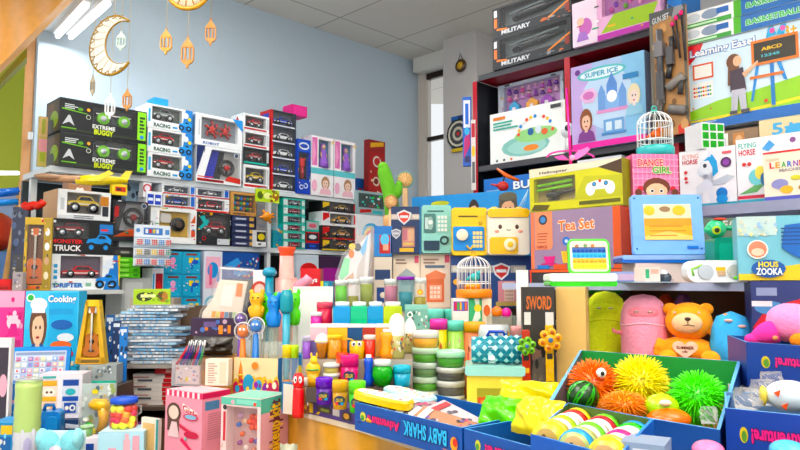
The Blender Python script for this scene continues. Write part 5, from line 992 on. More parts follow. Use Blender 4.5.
k = fcarton('toy_box', 'narrow white toy pack with a red figure behind the teal microphone', 'toy box', 252, 264, 1.2, 270, 2.45, .05, 'e8e8ea', [('c', .55, .72, .12, 'c85040'), ('c', .55, .72, .08, 'e8c8b8'), ('r', .35, .2, .7, .55, '404048'), ('r', .3, .1, .75, .18, 'c84838')], -8)
riser('display_stand', 'small stand under the narrow white toy pack', 238, 261.5, 2.44, 2.56, 0, 1.1995, 'p:c8cccc')
# white board, red box, teal packs, clear bag
carton('white_board', 'large blank white foam board leaning behind the bubble wands and slime', 'board', P(293, 300, 2.19, 4), 292, 332, 1.08, 286.5, .012, 'f0f0ee', [('r', .02, .955, .98, .985, 'e2e2e2')])
riser('display_stand', 'stand under the red boxed toy behind the blank white board', 297, 331, 2.6, 2.75, 0, 1.3, 'p:d0d4d4')
fcarton('toy_box', 'bright red toy box behind the blank white board', 'toy box', 300, 320, 1.301, 268.5, 2.61, .1, 'd42028', bubble('Toys', .2, .62, .85, .78, 'f8f0f0', '901018') + [('r', .0, .4, 1, .46, 'a81820'), ('r', .55, .1, .9, .3, 'b83038')])
z = 1.301
for i in range(3):
    k = fcarton('toy_box', ('bottom', 'middle', 'topmost')[i] + ' teal pack with yellow ends in the stack beside the bright red box', 'toy box', 320.5, 332, z, .034, 2.61, .08, '38a0b8', [('r', .0, .0, .25, 1, ('e8d828', '38a0b8', 'e8d828')[i]), ('r', .75, .0, 1, 1, ('2858a0', 'e8d828', '2888b8')[i]), ('r', .35, .2, .65, .8, '70c8d8')], group=None); z = k.top + .001
def clearbag():
    Y = 2.5; z = T3 + .0008; h = zat(Y, 226) - z; w = pw(36, Y); o = empty('toy_bag', 'tall clear bag with green orange and black prints standing behind the slim green jars', 'toy bag', on(354, Y, z), math.radians(-10))
    m = MB(); pr = [(-w * .42, 0), (w * .4, 0), (w * .42, h * .4), (w * .52, h * .8), (w * .5, h * 1.0), (w * .28, h * .98), (w * .05, h * .8), (-w * .3, h * .66), (-w * .5, h * .4)]
    m.prism(pr[::-1], -.02, .03, 'h:f0f2f6'); m.build('clear_bag', o)
    m = MB(); m.prism([(-w * .4, h * .03), (w * .38, h * .03), (w * .4, h * .4), (w * .46, h * .92), (w * .1, h * .76), (-w * .28, h * .62), (-w * .46, h * .38)][::-1], 0, .02, 'e8e4e4')
    m.art({'F': plane_frame((-w * .5, 0, 0), (w, 0, 0), (0, 0, h), (0, -1, 0))}, [('p', [(.06, .4), (.22, .62), (.38, .6), (.34, .42), (.14, .34)], '98e0b0'), ('e', .42, .66, .08, .05, 'f08848'), ('e', .6, .74, .1, .05, '404448'), ('e', .44, .75, .1, .04, 'e8c860'), ('p', [(.16, .2), (.5, .3), (.48, .44), (.2, .34)], 'd8b098'), ('p', [(.66, .7), (.9, .9), (.8, .6)], '88c0e8'), ('p', [(.5, .1), (.74, .1), (.82, .7), (.6, .5)], 'd0c8c4')], .001); m.build('printed_sheet', o)
clearbag()
fcarton('carton', 'tall pinkish grey carton behind the tall clear bag', 'box', 356, 376, T3, 235, 2.64, .1, 'b8a8a0', [('r', .1, .1, .3, .9, 'c4b4ac')])
fcarton('toy_box', 'slim light blue and red printed pack beside the navy shield carton', 'toy box', 374, 392, T3 + .195, 226, 2.6, .04, '4888c8', [('r', .3, .1, .9, .7, 'b84040'), ('e', .6, .55, .25, .2, '68b8e0'), ('r', .0, .75, 1, 1, '3878c0'), ('r', .5, .2, .8, .4, 'e0a890')])
fcarton('carton', 'cream carton with a navy patch under the slim light blue and red pack', 'box', 374, 392, T3, .193, 2.6, .1, 'e0d4c4', [('r', .05, .55, .9, .75, '2c4470'), ('r', .15, .1, .8, .4, '30508c'), ('c', .5, .25, .06, 'e8e0d0')])
# toy phone and money box cartons
PH = 2.63
kg = fcarton('toy_phone_box', 'cream box with a grey toy safe printed on it under the navy shield carton', 'toy box', 393, 420, T3, 254.5, PH, .12, 'e8d8c4', [('r', .0, .0, 1, .2, 'e0ccb4'), ('r', .22, .1, .82, .62, '8aa8a8'), ('r', .3, .42, .75, .56, '6a8890'), ('p', [(.2, .6), (.5, .74), (.85, .6), (.8, .54), (.25, .54)], '98a4a8')] + lines(2, .1, .82, .6, .94, '98786a', .5) + [('r', .8, .84, .95, .97, 'd8647a')])
ko = fcarton('toy_phone_box', 'cream box with an orange toy phone printed on it under the teal safe', 'toy box', 420.5, 451, T3, 254, PH, .12, 'e8d4c0', [('r', .2, .1, .78, .6, 'd87858'), ('p', [(.16, .6), (.5, .7), (.84, .62), (.8, .54), (.2, .52)], 'e08868'), ('r', .3, .15, .7, .42, 'e8a890')] + [('r', .32 + .12 * i, .18 + .08 * j, .4 + .12 * i, .23 + .08 * j, 'f4d8c8') for i in range(3) for j in range(3)] + lines(2, .1, .82, .6, .94, '98786a', .5) + [('r', .8, .84, .96, .98, 'd8647a'), ('r', .15, .74, .8, .79, '5c6c80')])
kn = fcarton('toy_safe_box', 'wide navy box with a silver band and red shield behind the bird cage', 'toy box', 451.5, 532, T3 - 0, 256, 2.58, .16, '22407a', [('r', 0, .68, .56, .82, 'a8a4a0'), ('r', .74, .68, 1, .82, 'a8a4a0'), ('r', .02, .7, .18, .8, 'c8c4bc'), ('r', .78, .71, .98, .79, 'c8c4bc')] + badge(.625, .7, .17, 'c83838', 'd8dce0', 1.5) + [('r', .58, .1, .8, .52, 'c88890'), ('r', .66, .14, .78, .5, 'd8c0b0')] + [('r', .67 + .025 * i, .16 + .07 * j, .69 + .025 * i, .2 + .07 * j, 'b09088') for i in range(4) for j in range(5)] + [('r', .55, .04, .82, .12, 'b8a060'), ('e', .07, .5, .05, .06, 'e8a830'), ('r', .93, 0, 1, 1, '2a4a88')], rim=None)
kp = fcarton('toy_safe_box', 'navy window box with a red shield and silver band, holding a pink safe', 'toy box', 391, 419.5, kg.top + .001, 206.5, 2.6, .12, '1c3058', [('r', 0, .72, 1, .84, 'a89890'), ('r', .02, .74, .22, .82, 'c8bcb4'), ('r', .76, .74, .98, .82, 'c8bcb4')] + badge(.46, .77, .16, 'd04030', 'd0d4d8', .62) + badge(.18, .42, .11, '8a8c98', 'c8c8cc', .62) + [('W',), ('r', .05, .04, .95, .96, 'e0988a'), ('r', .5, .3, .95, .9, 'e8b890'), ('r', .1, .1, .9, .22, 'e8c868'), ('r', .1, .35, .4, .85, 'd07888'), ('F',), ('r', .3, .04, .8, .12, 'd8b048'), ('R',), ('r', 0, 0, 1, 1, '182848')], win=(.38, .14, .84, .58), wc='c88078', wd=.015)
def safe(name, label, px, z, w_, top, Y, c, d, fn, rr=.012, yaw=0):
    w, h = pw(w_, Y), zat(Y, top) - z; o = empty(name, label, 'toy safe', on(px, Y, z) + Vector((0, d / 2, 0)), math.radians(yaw))
    m = MB(); m.rbox(-w / 2, -d / 2, 0, w / 2, d / 2, h, 'p:' + c, rr); m.build('body', o); fn(o, w, h, -d / 2); return o
def ke(m, x0, z0, x1, z1, y, nx, nz, c):
    for i in range(nx):
        for j in range(nz):
            a = x0 + (x1 - x0) * i / nx; b = z0 + (z1 - z0) * j / nz
            m.box(a, y - .003, b, a + (x1 - x0) / nx * .78, y, b + (z1 - z0) / nz * .72, c)
def teal(o, w, h, y):
    m = MB(); m.rbox(-w * .42, y - .004, h * .42, -w * .02, y, h * .82, 'p:4c7470', .006); m.art({'F': plane_frame((-w * .42, y - .004, h * .42), (w * .4, 0, 0), (0, 0, h * .4), (0, -1, 0))}, [('r', .1, .2, .5, .8, 'b8ccc8'), ('e', .55, .5, .25, .35, '88a8a0'), ('c', .55, .55, .12, 'd8e0dc')]); m.build('screen', o)
    m = MB(); ke(m, w * .04, h * .45, w * .38, h * .8, y, 3, 4, 'p:d8e0dc'); m.build('keypad', o)
    m = MB(); m.box(-w * .3, y - .002, h * .86, w * .25, y, h * .885, 'p:284448'); m.build('coin_slot', o)
    m = MB(); m.rbox(-w * .42, y - .005, h * .06, w * .1, y, h * .26, 'p:22384c', .005); m.build('note_slot', o)
    m = MB(); m.torus((w * .26, y - .004, h * .27), h * .075, h * .022, 'p:28484c', 'y', 16, 6); m.build('handle', o)
safe('toy_safe', 'pale teal toy safe with a keypad and dark note slot', 436.5, ko.top + .0015, 30, 205, 2.6, '8cc4ba', .11, teal)
def yellow(o, w, h, y):
    m = MB(); m.rbox(-w * .47, y - .005, h * .1, w * .4, y, h * .6, 'p:2a8ad8', .008); m.build('blue_panel', o)
    m = MB(); m.pip((-w * .22, y - .005, h * .42), h * .12, -.016, 0, 'p:f0e8d0', 'y', 20); m.build('dial', o)
    m = MB(); ke(m, w * .08, h * .16, w * .36, h * .52, y - .005, 3, 4, 'p:f0d890'); m.build('keypad', o)
    m = MB(); m.box(-w * .32, y - .002, h * .8, w * .22, y, h * .83, 'p:5a4810'); m.build('coin_slot', o)
    m = MB(); m.tube([(-w * .1, y - .008, h * .2), (0, y - .012, h * .12), (w * .08, y - .008, h * .2)], .004, 'p:e8b820', 6); m.build('handle', o)
    m = MB(); m.ell((w * .3, y, h * .68), (w * .06, .004, h * .05), 'p:c8a020', 10, 6); m.build('heart_badge', o)
safe('toy_safe', 'bright yellow toy safe with a blue door and cream dial', 470, kn.top + .0015, 36, 207.5, 2.56, 'f0c414', .1, yellow)
def cream(o, w, h, y):
    m = MB(); m.rbox(-w * .5, y - .006, h * .8, w * .5, -y, h * .99, 'p:f0bc20', .012); [m.ell((s * w * .3, 0, h), (w * .1, .02, h * .06), 'p:f0bc20', 12, 6) for s in (-1, 1)]; m.build('lid', o)
    m = MB(); [m.ell((s * w * .2, y, h * .6), (w * .045, .003, h * .05), 'p:5a3828', 10, 6) for s in (-1, 1)]; [m.ell((s * w * .28, y, h * .5), (w * .06, .002, h * .035), 'p:f0a898', 10, 6) for s in (-1, 1)]; m.tube([(-w * .05, y - .001, h * .54), (0, y - .001, h * .52), (w * .05, y - .001, h * .54)], .0015, 'p:5a3828', 4); m.build('face', o)
    m = MB(); m.rbox(-w * .46, y - .004, h * .02, w * .22, y, h * .38, 'p:f0b818', .01); m.build('door', o)
    m = MB(); m.pip((w * .02, y - .004, h * .22), h * .13, -.008, 0, 'p:f4e8c0', 'y', 18); m.pip((w * .02, y - .012, h * .22), h * .06, -.004, 0, 'p:f0b818', 'y', 14); m.build('dial', o)
safe('toy_safe', 'cream toy safe with a yellow lid and a smiling face', 509, kn.top + .0015, 42, 208, 2.52, 'f0e8d8', .09, cream)
# banner box behind the safes
pl = P(414, 200, 3.02, -30)
kban = carton('toy_set_box', 'long bright blue box picturing a man in a cap, behind the toy safes', 'toy box', pl, 412, 534, 1.49, 197.5, .12, '2890dc', [('r', 0, .0, 1, .3, '3a9ce0'), ('p', [(.0, .62), (.45, .75), (.45, .8), (0, .7)], '58b4ec'), ('e', .25, .88, .08, .04, 'b8c030')] + bust(.47, .45, .6, .92, 'e0b898', '302420', '283c58') + bust(.7, .4, .92, .98, 'd8a888', '4a4438', '38424a') + [('r', .74, .86, .88, .9, '504c40'), ('e', .81, .92, .07, .06, '5c5848')] + [('p', [(.97, 1), (.965, 1), (.8 + .03 * i, .45 + .05 * i)], 'b8dcf4') for i in range(5)] + [('T',), ('r', 0, 0, 1, 1, '48a8e8')])
riser('display_step', 'white back step holding the long bright blue box', 400, 540, 2.96, 3.3, 0, 1.489)
# plush cactus and hand fans
def cactus():
    Y = 2.66; z = kp.top + .0015; o = empty('plush_cactus', 'bright green plush cactus with a side arm standing behind the navy shield carton', 'plush', on(393, 2.78, z - .2)); Z = lambda py: zat(2.78, py) - (z - .2); u = pw(1, 2.78)
    m = MB(); m.tube([(-1 * u, 0, Z(240)), (0 * u, 0, Z(215)), (-4 * u, 0, Z(190)), (-9 * u, 0, Z(172)), (-10 * u, 0, Z(166))], [7 * u, 8 * u, 7.5 * u, 7 * u, 4.6 * u], 'f:6cb044', 14); m.ell((-10 * u, 0, Z(167)), (5.5 * u, 5.5 * u, 5 * u), 'f:74b848'); m.build('body', o)
    m = MB(); m.tube([(0, -.01, Z(200)), (5 * u, -.015, Z(193)), (6 * u, -.015, Z(185))], [4 * u, 4.6 * u, 3.6 * u], 'f:66a840', 12); m.ell((6 * u, -.015, Z(185)), 3.7 * u, 'f:6cb044', 12, 8); m.build('arm', o)
    m = MB(); m.lathe([(.0001, 0), (7.5 * u, 0), (10 * u, Z(222)), (10 * u, Z(216)), (8 * u, Z(216)), (.0001, Z(218))], 'p:d8a878', 18); m.build('pot', o)
    return z - .2
zc = cactus()
riser('display_step', 'white riser under the plush cactus and hand fans', 380, 425, 2.7, 2.94, T3, zc - .0005)
def handfan(px, py, wpx, Y, base, label, rim):
    z = zc; o = empty('hand_fan', label, 'fan', on(px, Y, z)); h = zat(Y, py) - z; r = pw(wpx, Y) / 2
    m = MB(); m.lathe([(.0001, 0), (r * .5, 0), (r * .4, h * .3), (r * .34, h - r * .8), (.0001, h - r * .7)], 'p:e8c098', 14); m.build('handle', o)
    m = MB(); m.lathe([(.0001, .02), (r * .92, .02), (r, .008), (r, -.012), (r * .9, -.018)], 'p:' + rim, 24, (0, 0, h), 'y'); m.build('fan_housing', o)
    m = MB(); m.lathe([(.0001, -.02), (r * .3, -.019), (r * .86, -.013), (r * .9, -.01), (.0001, -.005)], 'p:f0c490', 24, (0, 0, h), 'y'); [m.tube([(r * .25 * math.cos(a), -.02, h + r * .25 * math.sin(a)), (r * .85 * math.cos(a + .3), -.0155, h + r * .85 * math.sin(a + .3))], .0015, 'p:d8a870', 4) for a in [i * PI / 6 for i in range(12)]]; m.build('grille', o)
handfan(405, 180, 17, 2.83, 0, 'tan and mint hand fan held above the plush cactus pot', '90d0c8')
handfan(391, 202, 14, 2.735, 0, 'small tan hand fan in front of the plush cactus', 'e0b88c')

# ---------------------------------------------------------------- slim jars, tumbler, bird cage
for i, (px, w, top, c, lb, fill) in enumerate(((341, 13, 280, '70d838', 'slim clear jar of bright green slime at the end of the jar row', .95), (353, 12, 279, 'a8a828', 'slim clear jar of olive slime with a grey top layer', .55), (366.5, 14, 277, '98a838', 'slim clear jar of speckled moss slime', .92), (391, 14, 279, 'c87898', 'slim clear jar of mauve slime beside the tumbler', .9), (420, 13, 278, 'd8c048', 'slim clear jar with a yellow face sticker beside the tumbler', .5))):
    o = tub('slime_jar', lb, px, 2.26, T3 + .0008, w, top, c, 'e8ecea', 1.0, .13, [('c', .5, .7, .13, 'e8a828'), ('c', .5, .7, .07, 'f8d868')] if i == 4 else None, clear='f0f4f0', fill=fill, lidw=1.02, cat='jar')
def tumbler():
    o = tub('tumbler', 'teal frosted tumbler with a purple lid', 405.5, 2.25, T3 + .0008, 18, 276.5, '48a8b8', '8838a8', .74, .07, clear='c8ecf0', fill=.6, lidw=1.1, cat='tumbler')
tumbler()
def cage(px, Y, z, wpx, top, basec, birdc, label, ringc, barc='p:f4f4f4', seedc=None):
    r = pw(wpx, Y) / 2; h = zat(Y, top) - z; hb = h * .2; o = empty('toy_bird_cage', label, 'bird cage', on(px, Y, z))
    m = MB(); m.lathe([(.0001, 0), (r * .94, 0), (r, hb * .1), (r, hb * .85), (r * .93, hb), (.0001, hb * .9)], 'p:' + basec, 28); m.build('base', o)
    m = MB(); hs = h * .66; n = 20
    for i in range(n):
        a = 2 * PI * i / n; c_, s_ = math.cos(a), math.sin(a)
        m.tube([(r * .92 * c_, r * .92 * s_, hb * .9)] + [(r * .92 * c_, r * .92 * s_, hs * .99)] + [(r * .92 * math.cos(b) * c_, r * .92 * math.cos(b) * s_, hs + (h * .92 - hs) * math.sin(b)) for b in (.3, .6, .9, 1.2, 1.5)], r * .022, barc, 5)
    for zz in (hb * 1.6, hs): m.torus((0, 0, zz), r * .92, r * .035, barc, 'z', 28, 5)
    m.build('bars', o)
    m = MB(); m.ell((0, 0, h * .93), (r * .2, r * .2, h * .03), 'p:' + ringc, 12, 6); m.torus((0, 0, h * .99), h * .05, r * .035, 'p:' + ringc, 'y', 14, 5); m.build('top_ring', o)
    m = MB(); m.tube([(-r * .8, 0, h * .36), (r * .8, 0, h * .36)], r * .03, 'p:e8e8e8', 6); m.build('perch', o)
    m = MB(); m.ell((r * .05, 0, h * .46), (r * .28, r * .2, h * .09), 'p:' + birdc, 12, 8); m.ell((r * .28, 0, h * .55), (r * .15, r * .14, h * .055), 'p:' + birdc, 12, 8); m.tube([(-r * .2, 0, h * .46), (-r * .5, 0, h * .38)], [r * .1, r * .04], 'p:' + birdc, 8); m.tube([(r * .4, 0, h * .55), (r * .52, 0, h * .54)], [r * .05, r * .01], 'p:e88820', 6); m.build('toy_bird', o)
    if seedc:
        m = MB(); m.ell((-r * .1, -r * .1, hb * 1.25), (r * .5, r * .4, hb * .4), 'p:' + seedc, 12, 6); m.build('feeder', o)
kx = []
for a, b, c, lb, oo in ((453, 469, 'f0ece4', 'small white alphabet box under the orange based bird cage', [('r', .05, .74, .95, .94, '8838a0'), ('c', .5, .32, .17, 'e0a838'), ('c', .5, .32, .12, 'f0ece4')] + [('r', .12 + .16 * i, .76, .24 + .16 * i, .92, q) for i, q in enumerate(('d84848', '48a848', 'e8b838', '4888d8', 'e87838'))]),
                     (469.5, 482, '4cb078', 'small green swirl box under the orange based bird cage', [('p', [(.1, 0), (.5, .3), (.2, .5), (.6, .8), (.4, 1), (.8, 1), (.9, .6), (.5, .45), (.8, .2), (.6, 0)], 'e8f4e8'), ('c', .7, .8, .08, 'e8d048')]), (482.5, 492, 'e8d8c0', 'small tan box with an orange ring under the bird cage', [('c', .5, .3, .16, 'd88830'), ('c', .5, .3, .11, 'e8d8c0'), ('e', .5, .75, .35, .12, 'd87048')])):
    kx.append(fcarton('toy_box', lb, 'toy box', a, b, T1, 298.5, 2.08, .07, c, oo))
cage(474, 2.12, kx[0].top + .001, 36, 253, 'f08818', '50b8b8', 'white barred toy bird cage with an orange base', 'e8a838', seedc='f0a040')
kcard = fcarton('carton', 'narrow white carton end standing beside the navy shield box', 'box', 517, 529, T1, 270, 2.1, .03, 'f0eeec', [('r', .1, .03, .9, .97, 'f8f6f4')], -14)
# mint tins and lidded cups
for px, w, t, b, c, lid, lb, Y in ((416, 22, 304, 320, '68a898', '68a898', 'printed mint tin behind the green lidded slime stack', 2.05), (434.5, 20, 309, 320, '68b8a4', '78d0c0', 'larger mint lidded tub under the red toy spot', 2.16), (452, 15, 309, 320, '70b8a4', '70d0c0', 'smaller mint lidded tub beside the alphabet box', 2.16)):
    tub('mint_tub', lb, px, Y, T1 + .0008 if Y > 2 else T2, w, t, c, lid, .96, .3, specks(10, .05, .1, .95, .9, ['b8d8cc', '386858', 'd84848', 'f0f0e8'], .05, .1), cat='tub') if px > 425 else fcarton('mint_box', lb, 'box', 405, 428, T2, 305, 1.97, .06, '78ac9c', [('r', .0, .82, 1, 1, '8cc4b4')] + specks(16, .05, .1, .95, .8, ['d8e8e0', '386858', 'c84848', 'f0e8e0'], .05, .07))
cupY = 1.97
for px, w, t, c, lid, lb, oo in ((439, 18, 319, 'd8c848', 'f060b0', 'yellow printed cup with a hot pink lid', [('r', 0, .7, 1, .85, '98a838'), ('r', .0, .1, 1, .5, 'b09838')] + specks(14, .05, .1, .95, .9, ['a87830', 'e8e0a0', '687828', 'd86848'], .06, .07)),
                           (456, 18, 320.5, '98c860', '70d0b8', 'light green printed cup with a mint lid', specks(10, .05, .1, .95, .9, ['d8e8a0', '589838', 'e8a8b8'], .06, .07) + [('p', [(.2, .2), (.5, .6), (.8, .2)], 'e89858'), ('e', .5, .3, .16, .1, 'd84860')]),
                           (474.5, 23, 322, 'e08868', 'e8a020', 'salmon printed jar with an orange lid in front of the bird cage', [('r', .1, .5, .9, .7, 'c83030'), ('r', .15, .2, .85, .4, 'f0d8c0')] + specks(12, .05, .1, .95, .9, ['f0e0c8', 'a83828', '885040'], .05, .06))):
    tub('printed_cup', lb, px, cupY, T0 + .0008, w, t, c, lid, .96, .1, oo, cat='cup')
o = empty('toy_balls_tray', 'orange and pink balls in a clear tub beside the navy shield box', 'toy', on(502, 2.08, T1 + .0008)); u = pw(1, 2.08); Z = lambda py: zat(2.08, py) - T1
m = MB(); m.lathe([(.0001, 0), (13 * u, 0), (15 * u, Z(317)), (14.5 * u, Z(316)), (.0001, Z(319))], 'h:c8e0d8', 22); m.build('clear_tub', o)
m = MB(); m.ell((-5 * u, -.01, Z(312)), 5.6 * u, 'p:f07820', 14, 9); m.build('toy_ball', o); m = MB(); m.ell((4 * u, -.012, Z(313)), 5.2 * u, 'p:f03898', 14, 9); m.build('toy_ball', o)

# ---------------------------------------------------------------- blocks and tubs of slime
for i, (a, b, c, lb) in enumerate(((333, 350, '2898d8', 'sky blue square slime tub at the start of the block row'), (350.5, 367, '28c088', 'green square slime tub between two blue ones'), (367.5, 383, '1c98d0', 'deep blue square slime tub beside the yellow green one'), (383.5, 402, 'b8d020', 'yellow green square slime tub beside the mint box'))):
    Y = 1.975; w = pw(b - a, Y); h = zat(Y, 306.5) - T2; o = empty('slime_block', lb, 'slime tub', on((a + b) / 2, Y, T2 + .0008) + Vector((0, w / 2, 0)))
    m = MB(); m.rbox(-w / 2, -w / 2, 0, w / 2, w / 2, h, 'j:' + c, .004); m.build('slime', o)
    m = MB(); m.lathe([(.0001, h), (w * .4, h), (w * .42, h + .003), (w * .42, h + .012), (.0001, h + .013)], 'p:e8ecea', 18); m.build('cap', o)
for px, w, t, Y, c, lid, lb in ((324.5, 16, 302, 2.02, 'd82848', 'e86878', 'translucent red square jar beside the blue slime tub'), (316, 11, 312, 1.985, 'd02898', 'f4f4f4', 'small magenta jar with a white cap')):
    o = tub('slime_jar', lb, px, Y, T2 + .0008, w, t, c, lid, .98, .2, cat='jar')
Y = 1.795
for i, (a, b, c, c2, lb, hx) in enumerate(((310, 327, 'e8b8c0', '7868a0', 'clear tub of pink over purple slime at the end of the tub row', 1), (327.5, 347, 'f8b020', 'f08c18', 'clear tub of orange and yellow slime behind the bee pot', 1), (347.5, 362, '1c4878', '1c5888', 'clear tub of dark blue slime behind the bee pot', 1), (362.5, 375, 'a83828', 'c83020', 'clear tub of brick red slime', 1), (375.5, 392, 'f09818', 'f0a020', 'clear tub of orange slime behind the green globe', 1), (392.5, 403, 'f0b8a0', 'f0a018', 'narrow clear tub of peach over orange slime', 1))):
    w = pw(b - a, Y); h = zat(Y, 324.5) - T1; o = empty('slime_tub', lb, 'slime tub', on((a + b) / 2, Y, T1 + .0008) + Vector((0, w * .4, 0)))
    m = MB(); m.rbox(-w / 2, -w * .4, 0, w / 2, w * .4, h * .5, 'j:' + c2, .003); m.rbox(-w / 2, -w * .4, h * .5, w / 2, w * .4, h * .93, 'j:' + c, .003); m.build('slime', o)
    m = MB(); m.rbox(-w / 2 - .0007, -w * .42, h * .9, w / 2 + .0007, w * .42, h, 'p:eceae6', .003); m.build('lid', o)
# shaker figures
for px, w, t, b, Y, c1, lb in ((397, 15, 313.5, 346, 1.772, 'f0eeea', 'round white topped shaker jar at the end of the orange slime tubs'), (410, 12, 312, 346, 1.9, 'f4f2ee', 'white bell shaped shaker with a ring top behind the slime pots')):
    z = T1 + .0008; r = pw(w, Y) / 2; h = zat(Y, t) - z; o = empty('shaker', lb, 'shaker', on(px, Y, z))
    m = MB(); m.lathe([(.0001, 0), (r * .9, 0), (r, h * .06), (r, h * .5), (.0001, h * .5)], 'p:a8a060', 18); m.art({'F': cyl_frame(r, h * .06, h * .48, -150, -30)}, specks(22, .05, .05, .95, .95, ['e8e0d0', '584838', 'e8c038', '48687a', 'c85858'], .06, .08)); m.build('body', o)
    m = MB()
    if px < 400: m.lathe([(r * .95, h * .48), (r * 1.08, h * .6), (r * 1.08, h * .78), (r * .8, h * .93), (r * .3, h), (.0001, h)], 'p:' + c1, 18)
    else: m.lathe([(r, h * .48), (r * 1.05, h * .6), (r * .7, h * .74), (r * .3, h * .84), (.0001, h * .86)], 'p:' + c1, 18); m.torus((0, 0, h * .93), h * .06, h * .016, 'p:' + c1, 'y', 12, 5)
    m.build('top', o)
# stacked slime pots
def pots(px, Y, seq, z):
    for (w, hpx, c, lid, lb, cl) in seq:
        r = pw(w, Y) / 2; h = pw(hpx, Y); o = empty('slime_pot', lb, 'slime pot', on(px, Y, z))
        m = MB(); m.lathe([(.0001, 0), (r * .86, 0), (r * .94, h * .6), (.0001, h * .6)], 'j:' + c, 26); m.build('slime', o)
        m = MB(); m.lathe([(.0001, -.0002), (r * .88, 0), (r * .96, h * .62)], 'g:ffffff', 26); m.build('pot', o)
        m = MB(); m.lathe([(r * .9, h * .58), (r, h * .58), (r, h * .9), (r * .96, h * .97), (r * .8, h * .97), (r * .78, h * .92), (.0001, h * .92)], 'p:' + lid, 26); m.build('lid', o)
        z += h * 1.0
pots(425.5, 1.86, [(27, 11, 'd8c868', 'e4e8d8', 'yellow pot at the bottom of the taller slime stack', 1), (27, 13.5, '58b830', 'c8e0cc', 'leaf green pot second lowest in the taller slime stack', 1), (27, 14, '6a9860', 'c4d4c8', 'grey green pot in the middle of the taller slime stack', 1), (27, 14, '58b428', 'c4e0c4', 'leaf green pot under the yellow one in the taller stack', 1), (27, 16.5, 'f8b810', 'f0ece4', 'bright orange yellow pot topping the taller slime stack', 1)], T0 + .008 + .001)
pots(450.5, 1.84, [(29, 11, '808488', 'd0d4d4', 'grey pot at the bottom of the shorter slime stack', 1), (29, 14, '5c6060', 'd0d4d0', 'dark grey pot second lowest in the shorter slime stack', 1), (29, 13, '484c4c', 'c4c8c4', 'charcoal pot under the green one in the shorter stack', 1), (29, 16, '48b028', 'b8ecc8', 'green pot topping the shorter slime stack', 1)], T0 + .001)
m = MB(); p = on(425.5, 1.86, T0); m.lathe([(.0001, 0), (.034, 0), (.034, .008), (.0001, .008)], 'p:e8e8e4', 20); o = m.build('plinth_disc', None, (p.x, p.y, T0 + .0004)); tag(o, 'low white disc under the taller slime stack', 'stand')
# front row of pots
FY = 1.6
kflat = carton('game_box', 'flat purple and yellow game box under the row of modelling dough pots', 'toy box', Pl(gpt(300.5, 398, T0 + .034), -48), 300.5, 355, T0, .034, .085, '50407a', [('r', .03, .1, .25, .8, 'e0b020'), ('p', [(.3, .1), (.4, .5), (.42, .5), (.36, .1)], 'e8c030'), ('r', .34, .3, .6, .7, '484038'), ('r', .4, .4, .55, .6, '889848'), ('r', .62, .3, .74, .75, 'b8b0a8'), ('r', .78, .15, .94, .7, '383028'), ('e', .86, .45, .05, .2, 'e0a030'), ('T',), ('r', .02, .02, .98, .98, '6a58a0')])
riser('display_step', 'white step carrying the pots behind the modelling dough row', 306, 412, 1.69, 1.7435, kflat.top + .0005, T05)
def dpot(px, top, bot, w, body, lid, lb, logo='c8a838', Y=1.62, z=None):
    tub('dough_pot', lb, px, Y, kflat.top + .001 if z is None else z, w, top, body, lid, .84, .34, [('e', .5, .5, .42, .32, '2c3c58'), ('t', .24, .4, .76, .64, 'COLOR', 'f0d048'), ('e', .3, .3, .12, .1, 'e84848'), ('e', .7, .28, .12, .1, '48a8d8')], cat='dough pot')
dpot(324, 377.5, 400, 17, '5c3098', '6828b8', 'purple modelling dough pot at the front', Y=1.665)
dpot(340, 380.5, 404, 16, 'c89030', 'e0a838', 'golden tan modelling dough pot between the purple and lime ones', Y=1.6)
dpot(357, 381, 405, 17, '48b838', '60dc28', 'lime modelling dough pot beside the yellow toy phone', Y=1.56)
dpot(349.5, 354.5, 376, 18, 'e8387a', 'f02878', 'hot pink modelling dough pot in the second row', Y=1.72, z=T05 + .0008)
tub('slime_jar', 'amber jar with a yellow lid above the stacked yellow slime tubs', 334.5, 1.766, T1 + .0008, 15, 335, 'c88828', 'f0c040', .96, .12, cat='jar')
def beepot():
    Y = 1.766; z = T1 + .0008; o = empty('bee_pot', 'yellow bee faced pot with big white eyes behind the pink dough pot', 'pot', on(357, Y, z)); h = zat(Y, 341) - z; r = pw(15, Y) / 2
    m = MB(); m.lathe([(.0001, 0), (r * .9, 0), (r, h * .5), (r, h * .92), (r * .8, h), (.0001, h)], 'p:f0c018', 20); m.build('pot', o)
    m = MB()
    for s in (-1, 1): m.ell((s * r * .38, -r * .88, h * .86), (r * .34, r * .16, r * .34), 'p:f8f8f8', 12, 8); m.ell((s * r * .36, -r * 1.03, h * .86), (r * .16, r * .06, r * .18), 'p:181818', 10, 6)
    m.build('eyes', o); m = MB(); m.tube([(-r * .4, 0, h), (-r * .8, 0, h * 1.1), (-r * 1.3, 0, h * 1.13)], r * .1, 'p:e8b818', 6); m.build('antenna', o)
beepot()
def figure8(px, Y, top, w, c, lb, zz=T05):
    z = zz + .0008; o = empty('slime_bottle', lb, 'slime bottle', on(px, Y, z)); h = zat(Y, top) - z; r = pw(w, Y) / 2
    m = MB(); m.lathe([(.0001, 0), (r * .85, 0), (r, h * .2), (r * .72, h * .48), (r * .95, h * .74), (r * .8, h * .9), (.0001, h * .9)], 'j:' + c, 20); m.build('bottle', o); m = MB(); m.lathe([(r * .5, h * .88), (r * .55, h * .89), (r * .55, h), (.0001, h)], 'p:f0f0ec', 16); m.build('cap', o)
figure8(387, 1.768, 329, 15, 'f89818', 'orange waisted slime bottle above the green slime globe', T1)
figure8(368.5, 1.72, 354.5, 10, '2454c8', 'slim waisted blue slime bottle beside the pink dough pot')
